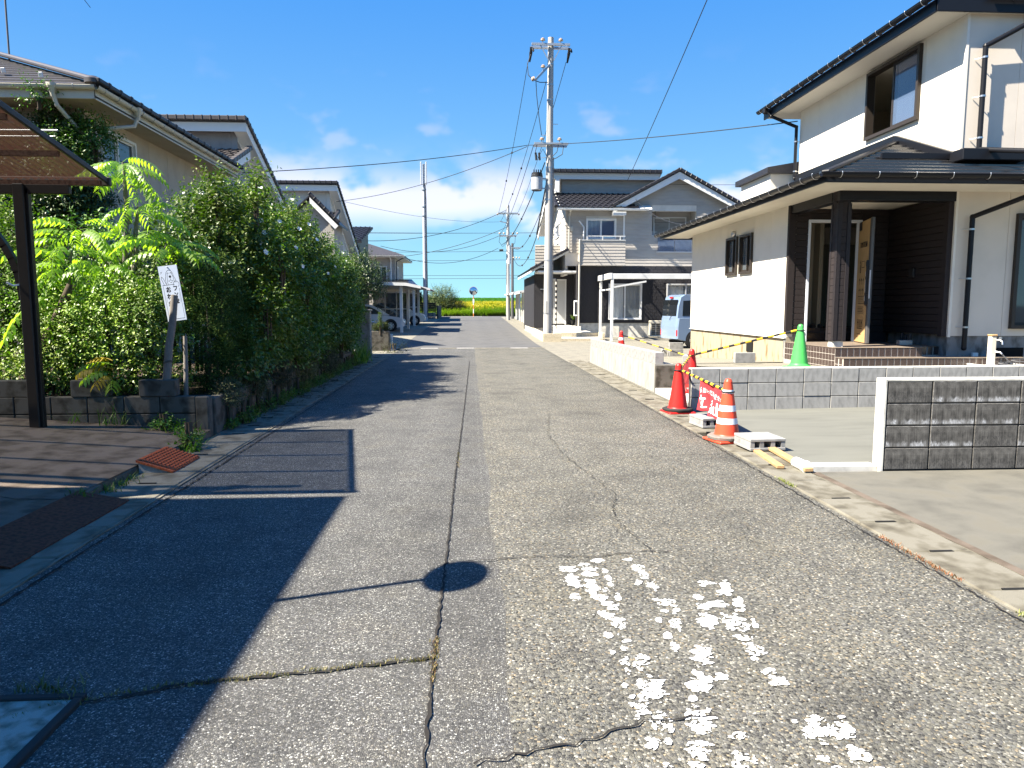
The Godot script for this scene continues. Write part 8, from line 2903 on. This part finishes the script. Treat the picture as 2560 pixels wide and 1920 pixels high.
func sumac() -> void:
	var t := thing("pinnate_tree", "young bright green tree with drooping feather leaves in front of the beige house", "tree", Vector3(-4.31, 0.42, -9.45))
	var tr := MB.new()
	tr.tube([Vector3(0, 0, 0), Vector3(0.03, 0.8, 0), Vector3(-0.02, 1.6, 0.02), Vector3(0.04, 2.3, 0), Vector3(0.02, 2.85, 0)], 0.045, 8, 0.018)
	tr.tube([Vector3(0.0, 1.2, 0), Vector3(0.14, 1.7, 0.05), Vector3(0.18, 2.3, 0.03)], 0.022, 6, 0.01)
	part("trunk", tr, M["bark_grey"], t)
	var kinds := []
	for k in 4: kinds.append(frond(0.82 + 0.07 * k, 8 + k, 0.62 + 0.09 * k, 0.175, 60 + k))
	var r := RandomNumberGenerator.new()
	r.seed = 71
	# whorls of feather leaves at the ends of the shoots
	var tips := [[0.02, 2.86, 0.0, 13, 1.0], [0.18, 2.32, 0.03, 9, 0.85], [-0.50, 2.05, 0.10, 10, 0.9], [0.55, 1.85, 0.12, 10, 0.9], [-0.22, 1.60, 0.22, 9, 0.8], [0.05, 2.0, -0.2, 8, 0.9], [0.25, 1.35, 0.2, 8, 0.75]]
	for e in tips:
		var tip := Vector3(e[0], e[1], e[2])
		var sh := MB.new()
		sh.tube([Vector3(0.02, e[1] - 0.75, 0), Vector3(e[0] * 0.6, e[1] - 0.35, e[2] * 0.5), tip], 0.018, 5, 0.009)
		part("shoot", sh, M["bark_grey"], t)
		var off := r.randf() * TAU
		for k in e[3]:
			var o := part("frond", kinds[r.randi() % 4], M["frond_yellow" if r.randf() < 0.05 and e[1] < 2.2 else "frond_green"], t)
			var s: float = e[4] * r.randf_range(0.62, 0.98)
			o.position = tip - Vector3(0, 0.035 * k * 0.5, 0)
			o.rotation = Vector3(r.randf_range(-0.3, 0.3), off + k * 2.399 + r.randf_range(-0.35, 0.35), r.randf_range(-0.35, 0.40))
			o.scale = Vector3(s, s, s)
	var t2 := thing("pinnate_tree", "lower spreading branch clump with feather leaves left of the young pinnate tree", "tree", Vector3(-4.95, 0.42, -9.3))
	var tr2 := MB.new()
	tr2.tube([Vector3(0, 0, 0), Vector3(-0.05, 0.8, 0.05), Vector3(0.05, 1.75, 0)], 0.03, 7, 0.012)
	part("trunk", tr2, M["bark_grey"], t2)
	for k in 26:
		var o := part("frond", kinds[k % 4], M["frond_green"], t2)
		var s := r.randf_range(0.6, 0.95)
		o.position = Vector3(0, 0.9 + 0.95 * k / 25.0, 0)
		o.rotation = Vector3(r.randf_range(-0.15, 0.15), k * 2.399, r.randf_range(-0.2, 0.2))
		o.scale = Vector3(s, s, s)

func plants() -> void:
	leaf_oval = make_leaf(0.27, 0.07, 0.12)
	leaf_long = make_leaf(0.15, 0.04, 0.18)
	leaf_tiny = make_leaf(0.30, 0.05, 0.05)
	var G := func(r: float, g: float, b: float) -> Color: return Color(r, g, b)
	sumac()
	var t := thing("leafy_bush", "mixed light green bush behind the carport post at the left edge", "bush")
	shrub(t, [[Vector3(-6.1, 1.5, -9.6), Vector3(1.0, 1.2, 0.7)], [Vector3(-5.3, 1.2, -9.3), Vector3(0.6, 0.8, 0.45)], [Vector3(-6.6, 2.3, -10.2), Vector3(0.8, 0.8, 0.7)]], 190, 7, 0.062, G.call(0.070, 0.135, 0.020), G.call(0.16, 0.25, 0.035), "leaf", leaf_oval, 0.20, 0.4, 101)
	t = thing("leafy_bush", "glossy yellow-green bush behind and left of the dog sign", "bush")
	shrub(t, [[Vector3(-4.35, 1.15, -8.95), Vector3(0.70, 0.72, 0.34)], [Vector3(-3.80, 1.25, -8.92), Vector3(0.42, 0.66, 0.30)], [Vector3(-4.9, 0.95, -8.95), Vector3(0.5, 0.55, 0.30)], [Vector3(-3.9, 0.65, -8.85), Vector3(0.6, 0.30, 0.22)], [Vector3(-5.0, 0.65, -8.85), Vector3(0.8, 0.30, 0.22)]], 330, 7, 0.052, G.call(0.075, 0.145, 0.015), G.call(0.22, 0.30, 0.035), "leaf_glossy", leaf_oval, 0.16, 0.45, 102)
	t = thing("leafy_bush", "tall dark green bush filling the space behind the pinnate tree", "bush")
	shrub(t, [[Vector3(-4.2, 1.8, -10.6), Vector3(1.0, 1.0, 0.7)], [Vector3(-5.4, 1.7, -10.8), Vector3(1.0, 1.1, 0.7)], [Vector3(-3.75, 1.6, -10.0), Vector3(0.5, 0.9, 0.5)]], 170, 7, 0.075, G.call(0.035, 0.080, 0.014), G.call(0.11, 0.18, 0.026), "leaf_glossy", leaf_oval, 0.20, 0.25, 103)
	t = thing("dark_shrub", "dark needle-leaved shrub right of the thin stake", "bush")
	shrub(t, [[Vector3(-3.30, 1.1, -9.35), Vector3(0.26, 0.75, 0.38)], [Vector3(-3.22, 1.05, -9.95), Vector3(0.30, 0.72, 0.40)], [Vector3(-3.3, 1.75, -9.8), Vector3(0.3, 0.5, 0.4)], [Vector3(-3.2, 0.6, -9.3), Vector3(0.28, 0.35, 0.5)]], 620, 8, 0.034, G.call(0.018, 0.042, 0.010), G.call(0.045, 0.085, 0.016), "leaf_dull", leaf_long, 0.13, 0.4, 104)
	t = thing("rose_of_sharon", "large flowering shrub with white flowers overhanging the street", "flowering shrub")
	var cl := []
	for e in [[-3.75, 2.05, -11.2, 0.70, 1.35, 0.75], [-3.55, 2.05, -12.5, 0.72, 1.35, 0.9], [-3.5, 2.1, -13.9, 0.75, 1.35, 0.9], [-3.55, 2.0, -15.3, 0.75, 1.3, 0.95], [-3.45, 1.8, -16.8, 0.70, 1.25, 0.95], [-3.35, 1.65, -18.2, 0.60, 1.15, 0.85], [-3.3, 1.2, -11.6, 0.52, 0.8, 0.9], [-3.2, 1.15, -13.6, 0.52, 0.8, 1.0], [-3.2, 1.1, -15.8, 0.50, 0.8, 1.1], [-3.15, 1.05, -17.8, 0.45, 0.75, 1.0], [-4.1, 2.7, -12.0, 0.5, 0.75, 0.6], [-3.9, 2.85, -13.6, 0.45, 0.7, 0.5], [-3.6, 2.85, -14.9, 0.4, 0.65, 0.45]]:
		cl.append([Vector3(e[0], e[1], e[2]), Vector3(e[3], e[4], e[5])])
	for k in 16: cl.append([Vector3(-3.75 + 0.5 * sin(k * 2.1), 3.05 - 0.075 * k + 0.2 * sin(k * 1.3), -11.2 - k * 0.46), Vector3(0.13, 0.42 + 0.12 * sin(k * 2.7), 0.14)])
	for k in 14: cl.append([Vector3(-2.98 + 0.1 * sin(k * 2.1), 1.4 + 0.7 * sin(k * 1.7), -10.8 - k * 0.55), Vector3(0.26, 0.36, 0.30)])
	for k in 9: cl.append([Vector3(-3.12, 0.72, -10.0 - k * 1.05), Vector3(0.24, 0.40, 0.62)])
	shrub(t, cl, 165, 8, 0.078, G.call(0.050, 0.098, 0.016), G.call(0.165, 0.225, 0.040), "leaf", leaf_oval, 0.27, 0.85, 105, 0.30)
	var fm := flower_mesh()
	var r := RandomNumberGenerator.new()
	r.seed = 5
	for k in 46:
		var c: Array = cl[[0, 1, 2, 3, 4, 5, 10, 11, 12, 2, 1, 3][k % 12]]
		var d := rdir(r)
		d.y = absf(d.y) * 0.9 + 0.05 if k % 4 else d.y * 0.3
		d.x = absf(d.x) if k % 3 else d.x
		d.z = absf(d.z)
		d = d.normalized()
		var o := part("flower", fm, M["petal"], t)
		o.position = c[0] + d * c[1] * 1.06
		var s := r.randf_range(0.035, 0.055)
		o.basis = Basis(Quaternion(Vector3.UP, (d + Vector3(0.2, 0.2, 0.5)).normalized())) * Basis.from_scale(Vector3(s, s, s))
	t = thing("round_tree", "dark rounded evergreen at the far end of the hedge by the gatepost", "tree")
	shrub(t, [[Vector3(-3.15, 2.2, -20.8), Vector3(0.82, 0.90, 0.8)], [Vector3(-3.5, 1.7, -20.0), Vector3(0.6, 0.9, 0.7)]], 340, 7, 0.055, G.call(0.020, 0.045, 0.010), G.call(0.05, 0.09, 0.016), "leaf_glossy", leaf_oval, 0.16, 0.35, 106)
	var tk := MB.new()
	tk.tube([Vector3(-3.4, 0.3, -20.5), Vector3(-3.38, 1.0, -20.5), Vector3(-3.35, 1.8, -20.55)], 0.06, 7, 0.04)
	part("trunk", tk, M["bark"], t)
	t = thing("yellow_shrub", "small yellowing nandina drooping over the loose upper blocks", "plant", Vector3(-4.15, 0.62, -8.60))
	for k in 7:
		var o := part("frond", frond(0.42, 6, 0.55, 0.13, 90 + k), M["frond_yellow" if k % 2 else "frond_green"], t)
		o.rotation.y = -1.2 - k * 0.45
		o.position.y = 0.05 * k
	# ivy over the front of the beige house
	t = thing("ivy", "dark ivy climbing over the front wall and downpipe of the beige house", "ivy")
	shrub(t, [[Vector3(-9.2, 4.2, -14.05), Vector3(1.9, 0.72, 0.22)], [Vector3(-7.5, 4.3, -14.0), Vector3(0.65, 0.75, 0.28)], [Vector3(-7.35, 3.4, -13.9), Vector3(0.75, 0.7, 0.35)], [Vector3(-9.0, 3.3, -13.9), Vector3(1.8, 0.7, 0.35)]], 520, 6, 0.08, G.call(0.022, 0.046, 0.012), G.call(0.05, 0.085, 0.018), "leaf_glossy", leaf_oval, 0.22, 0.1, 107)
	shrub(t, [[Vector3(-7.15, 4.05, -13.6), Vector3(0.30, 0.5, 0.25)], [Vector3(-6.85, 4.5, -14.0), Vector3(0.28, 0.35, 0.25)], [Vector3(-7.5, 5.15, -13.5), Vector3(0.12, 0.22, 0.12)]], 420, 6, 0.07, G.call(0.04, 0.08, 0.015), G.call(0.10, 0.17, 0.03), "leaf", leaf_oval, 0.28, 0.3, 108)
	# low cushions spilling over the street wall
	var q := 0
	for e in [[-2.98, 0.40, -9.0, 0.17, 0.26, 0.34], [-2.96, 0.40, -10.0, 0.18, 0.24, 0.42], [-2.95, 0.42, -11.3, 0.20, 0.28, 0.6], [-2.95, 0.40, -12.9, 0.20, 0.30, 0.7], [-2.92, 0.40, -14.8, 0.22, 0.32, 0.9]]:
		t = thing("cushion_plant", ["nearest grey-green cushion plant spilling over the wall corner", "second cushion plant hanging down the street wall face", "third wide cushion plant on the street wall", "fourth cushion plant on the street wall under the flowering shrub", "farthest cushion plant on the street wall"][q], "ground cover", Vector3.ZERO, 0.0, "cushion plants on the street wall")
		shrub(t, [[Vector3(e[0], e[1], e[2]), Vector3(e[3], e[4], e[5])]], 1500, 5, 0.022, G.call(0.045, 0.070, 0.028), G.call(0.12, 0.135, 0.055) if q % 2 else G.call(0.13, 0.12, 0.075), "leaf_dull", leaf_tiny, 0.07, 0.2, 120 + q)
		q += 1
	# weeds along the foot of the wall
	t = thing("verge_weeds", "low green weeds along the foot of the street wall", "weeds")
	tag(t, "", "", "", "stuff")
	var wc := []
	for k in 26: wc.append([Vector3(-2.93 + 0.03 * sin(k * 1.7), 0.05, -8.9 - k * 0.42), Vector3(0.07 + 0.03 * sin(k * 2.9), 0.08 + 0.05 * absf(sin(k * 1.3)) + k * 0.004, 0.20)])
	shrub(t, wc, 700, 5, 0.038, G.call(0.045, 0.10, 0.014), G.call(0.12, 0.21, 0.03), "leaf", leaf_oval, 0.07, 0.5, 131)
	t = thing("grass_clump", "long-bladed grass clump in front of the grey gatepost", "grass")
	tuft(t, [Vector3(-2.85, 0.0, -19.6), Vector3(-2.95, 0.0, -19.0), Vector3(-2.9, 0.1, -18.4)], 70, 0.75, 0.55, 0.10, G.call(0.10, 0.20, 0.02), G.call(0.24, 0.32, 0.05), 140)
	t = thing("corner_weeds", "bright weeds and grass at the corner of the old block wall", "weeds")
	tuft(t, [Vector3(-3.12, 0.05, -7.95), Vector3(-2.98, 0.0, -7.75), Vector3(-2.92, 0.0, -7.45), Vector3(-3.3, 0.08, -8.2)], 34, 0.20, 0.35, 0.07, G.call(0.08, 0.18, 0.015), G.call(0.18, 0.28, 0.03), 141)
	shrub(t, [[Vector3(-2.93, 0.05, -7.6), Vector3(0.13, 0.12, 0.22)], [Vector3(-3.45, 0.13, -8.2), Vector3(0.22, 0.09, 0.08)]], 420, 5, 0.05, G.call(0.06, 0.14, 0.014), G.call(0.15, 0.25, 0.03), "leaf", leaf_oval, 0.09, 0.6, 142)
	t = thing("wall_weeds", "thin weeds growing up the face of the old block wall", "weeds")
	tuft(t, [Vector3(-3.95, 0.16, -8.28), Vector3(-4.1, 0.17, -8.28), Vector3(-4.45, 0.19, -8.30)], 14, 0.32, 0.25, 0.05, G.call(0.08, 0.16, 0.02), G.call(0.16, 0.24, 0.03), 143)
	t = thing("gutter_grass", "dark grass growing in the left gutter between the ramp plates", "grass")
	tuft(t, [Vector3(-2.93, 0.0, -6.05), Vector3(-2.92, 0.0, -5.85), Vector3(-2.93, 0.0, -6.25), Vector3(-2.95, 0.06, -5.5)], 40, 0.10, 0.25, 0.05, G.call(0.05, 0.10, 0.015), G.call(0.10, 0.16, 0.02), 144)
	# moss and dry grass in the road joints
	var spots := []
	for k in 60: spots.append(Vector3(-0.18 - k * 0.0285, 0.004, -2.945 + 0.0048 * k + (0.0 if k < 40 else 0.008 * (k - 40)) + 0.01 * sin(k)))
	t = thing("crack_grass", "fringe of moss and dry grass in the cross joint of the near road", "grass")
	tag(t, "", "", "", "stuff")
	tuft(t, spots, 12, 0.020, 0.10, 0.010, G.call(0.10, 0.085, 0.03), G.call(0.24, 0.20, 0.06), 150)
	spots = []
	for k in 30: spots.append(Vector3(-0.16, 0.004, -2.75 - k * 0.013))
	for k in 12: spots.append(Vector3(-0.12, 0.004, -6.6 - k * 0.06))
	tuft(t, spots, 8, 0.018, 0.10, 0.008, G.call(0.09, 0.03, 0.02), G.call(0.24, 0.20, 0.05), 151)
	t = thing("crack_grass", "tuft of dry grass beside the utility cover at lower left", "grass")
	tuft(t, [Vector3(-1.62, 0.0, -2.78), Vector3(-1.72, 0.0, -2.80), Vector3(-1.54, 0.0, -2.72)], 40, 0.055, 0.14, 0.035, G.call(0.08, 0.085, 0.03), G.call(0.2, 0.18, 0.07), 152)
	t = thing("crack_grass", "patches of rusty dead weed along the right gutter edge", "grass")
	spots = []
	for k in 26: spots.append(Vector3(2.66, 0.008, -4.4 + k * 0.03))
	tuft(t, spots, 12, 0.022, 0.12, 0.015, G.call(0.20, 0.055, 0.02), G.call(0.26, 0.13, 0.05), 153)
	spots = []
	for k in 16: spots.append(Vector3(2.67, 0.008, -5.7 - k * 0.02))
	for k in 10: spots.append(Vector3(2.67, 0.008, -3.1 - k * 0.012))
	tuft(t, spots, 10, 0.026, 0.12, 0.012, G.call(0.14, 0.18, 0.04), G.call(0.28, 0.28, 0.07), 154)
	# fallen leaves under the hedge
	var xf := []
	var cols := []
	for k in 520:
		var z := -9.5 - 10.0 * r.randf()
		var x := -2.9 + absf(r.randfn()) * 0.22
		xf.append(Transform3D(Basis(Vector3.UP, r.randf() * TAU) * Basis(Vector3.RIGHT, PI / 2 + r.randf_range(-0.3, 0.3)) * Basis.from_scale(Vector3.ONE * r.randf_range(0.03, 0.06)), Vector3(x, 0.016, z)))
		cols.append(Color(0.14, 0.09, 0.04).lerp(Color(0.05, 0.06, 0.02), r.randf()))
	t = thing("fallen_leaves", "dry leaves scattered along the gutter below the flowering shrub", "leaves")
	tag(t, "", "", "", "stuff")
	multi("leaves", leaf_oval, M["leaf_dull"], xf, cols, t)
	# planter greenery
	t = thing("planter_shrub", "low clipped dark shrub and a thin conifer in the concrete planter", "bush")
	shrub(t, [[Vector3(-3.05, 0.78, -24.6), Vector3(0.34, 0.16, 0.25)]], 900, 6, 0.04, G.call(0.03, 0.05, 0.016), G.call(0.09, 0.10, 0.03), "leaf_dull", leaf_oval, 0.10, 0.5, 160)
	shrub(t, [[Vector3(-3.0, 1.0, -24.35), Vector3(0.06, 0.42, 0.06)]], 1500, 6, 0.035, G.call(0.03, 0.07, 0.016), G.call(0.07, 0.12, 0.03), "leaf_dull", leaf_long, 0.06, 1.2, 161)
	t = thing("trailing_branch", "bare leafy branch trailing out over the pavement beyond the planter", "branch")
	shrub(t, [[Vector3(-2.5, 0.10, -23.4), Vector3(0.55, 0.12, 0.3)]], 120, 7, 0.06, G.call(0.02, 0.03, 0.012), G.call(0.06, 0.07, 0.02), "leaf_dull", leaf_long, 0.30, 0.1, 162)
	t = thing("garden_tree", "small dark round garden tree before the field at the road's far left", "tree")
	shrub(t, [[Vector3(-4.7, 2.2, -60.5), Vector3(0.65, 0.75, 0.6)]], 260, 6, 0.13, G.call(0.02, 0.04, 0.012), G.call(0.06, 0.08, 0.02), "leaf_dull", leaf_oval, 0.25, 0.3, 163)
	t = thing("field_shrub", "grey-green loose shrub standing at the edge of the field", "bush")
	shrub(t, [[Vector3(-3.1, 2.0, -79.0), Vector3(1.7, 1.7, 1.2)], [Vector3(-4.6, 1.5, -79.3), Vector3(1.4, 1.2, 1.0)], [Vector3(-1.7, 1.4, -79.0), Vector3(1.0, 1.0, 0.9)]], 70, 7, 0.17, G.call(0.05, 0.075, 0.03), G.call(0.12, 0.14, 0.06), "leaf_dull", leaf_long, 0.5, 0.5, 164)
	field_plants()

func field_plants() -> void:
	var r := RandomNumberGenerator.new()
	r.seed = 300
	var nz := noise(0.09, 301, FastNoiseLite.TYPE_SIMPLEX, 3)
	# a stand of stems with long leaves
	var m := MB.new()
	for k in 9:
		var a := k * 2.4
		var c := Vector3(cos(a), 0, sin(a)) * 0.22
		var s := Vector3(-sin(a), 0, cos(a)) * 0.035
		var d := Vector3(cos(a), 0, sin(a)) * 0.34
		m.quad(c - s, c + s, c + d + s * 1.4 + Vector3(0, 0.6, 0), c + d - s * 1.4 + Vector3(0, 0.6, 0))
		m.tri(c + d - s * 1.4 + Vector3(0, 0.6, 0), c + d + s * 1.4 + Vector3(0, 0.6, 0), c + d * 2.4 + Vector3(0, 1.0, 0))
	var stand := m.mesh()
	var y := MB.new()
	for k in 14:
		var a := k * 2.4
		var c := Vector3(cos(a), 0, sin(a)) * 0.03 * k + Vector3(0, 0.80 + 0.2 * sin(k * 1.7), 0)
		y.tri(c, c + Vector3(0.09, 0.03, 0.03), c + Vector3(0.03, 0.16, 0))
		y.tri(c, c + Vector3(0, 0.03, 0.10), c + Vector3(-0.05, 0.15, 0.02))
	var plume := y.mesh()
	var xf := []
	var cols := []
	var xy := []
	var cy := []
	for k in 15000:
		var x := r.randf_range(-34, 40)
		var d := pow(r.randf(), 1.3) * 26.0
		var z := -75.9 - d
		var h := (0.55 + 0.10 * d) if d < 6 else 1.15
		h *= r.randf_range(0.8, 1.2)
		var b := Basis(Vector3.UP, r.randf() * TAU) * Basis.from_scale(Vector3(1.3, h, 1.3))
		var gy0 := 0.37 + 0.38 * d / 34.0
		xf.append(Transform3D(b, Vector3(x, gy0, z)))
		var tone := clampf(nz.get_noise_2d(x, z) * 1.2 + 0.45 + r.randf_range(-0.2, 0.2), 0, 1)
		cols.append(Color(0.15, 0.20, 0.04).lerp(Color(0.32, 0.35, 0.08), tone))
		if d > 3.0 and nz.get_noise_2d(x * 0.8 + 40.0, z * 0.6) + 0.02 * x > r.randf_range(-0.5, 0.5):
			xy.append(Transform3D(b, Vector3(x, gy0 + 0.05, z)))
			cy.append(Color(0.36, 0.33, 0.02).lerp(Color(0.55, 0.45, 0.03), r.randf()))
	var t := thing("field_weeds", "rank green weeds along the edge of the field at the end of the road", "weeds")
	tag(t, "", "", "", "stuff")
	multi("stems", stand, M["leaf"], xf, cols, t)
	var t2 := thing("goldenrod", "yellow goldenrod flowering in the field beyond the road's end", "flowers")
	tag(t2, "", "", "", "stuff")
	multi("plumes", plume, M["leaf"], xy, cy, t2)
	xf = []
	cols = []
	for k in 9000:
		var x := r.randf_range(-90, 110)
		var d := r.randf() * 120.0
		var z := -100.0 - d
		var gy0 := 0.7 + (1.25 * (d - 10.0) / 60.0 if d < 70 else 1.25 + 1.6 * (d - 70) / 90.0)
		var b := Basis(Vector3.UP, r.randf() * TAU) * Basis.from_scale(Vector3(3.0, 1.25, 3.0))
		xf.append(Transform3D(b, Vector3(x, maxf(gy0, 0.6), z)))
		cols.append(Color(0.045, 0.14, 0.018).lerp(Color(0.10, 0.22, 0.03), r.randf()))
	var t3 := thing("field_crop", "even bright green crop rising to the crest of the field", "crop")
	tag(t3, "", "", "", "stuff")
	multi("crop", stand, M["leaf"], xf, cols, t3)

func _ready() -> void:
	rng.seed = 7
	make_sky()
	make_materials()
	make_ground()
	left_near()
	right_near()
	white_house()
	grey_house()
	left_house()
	far_left()
	far_right()
	utility_pole()
	wires()
	plants()
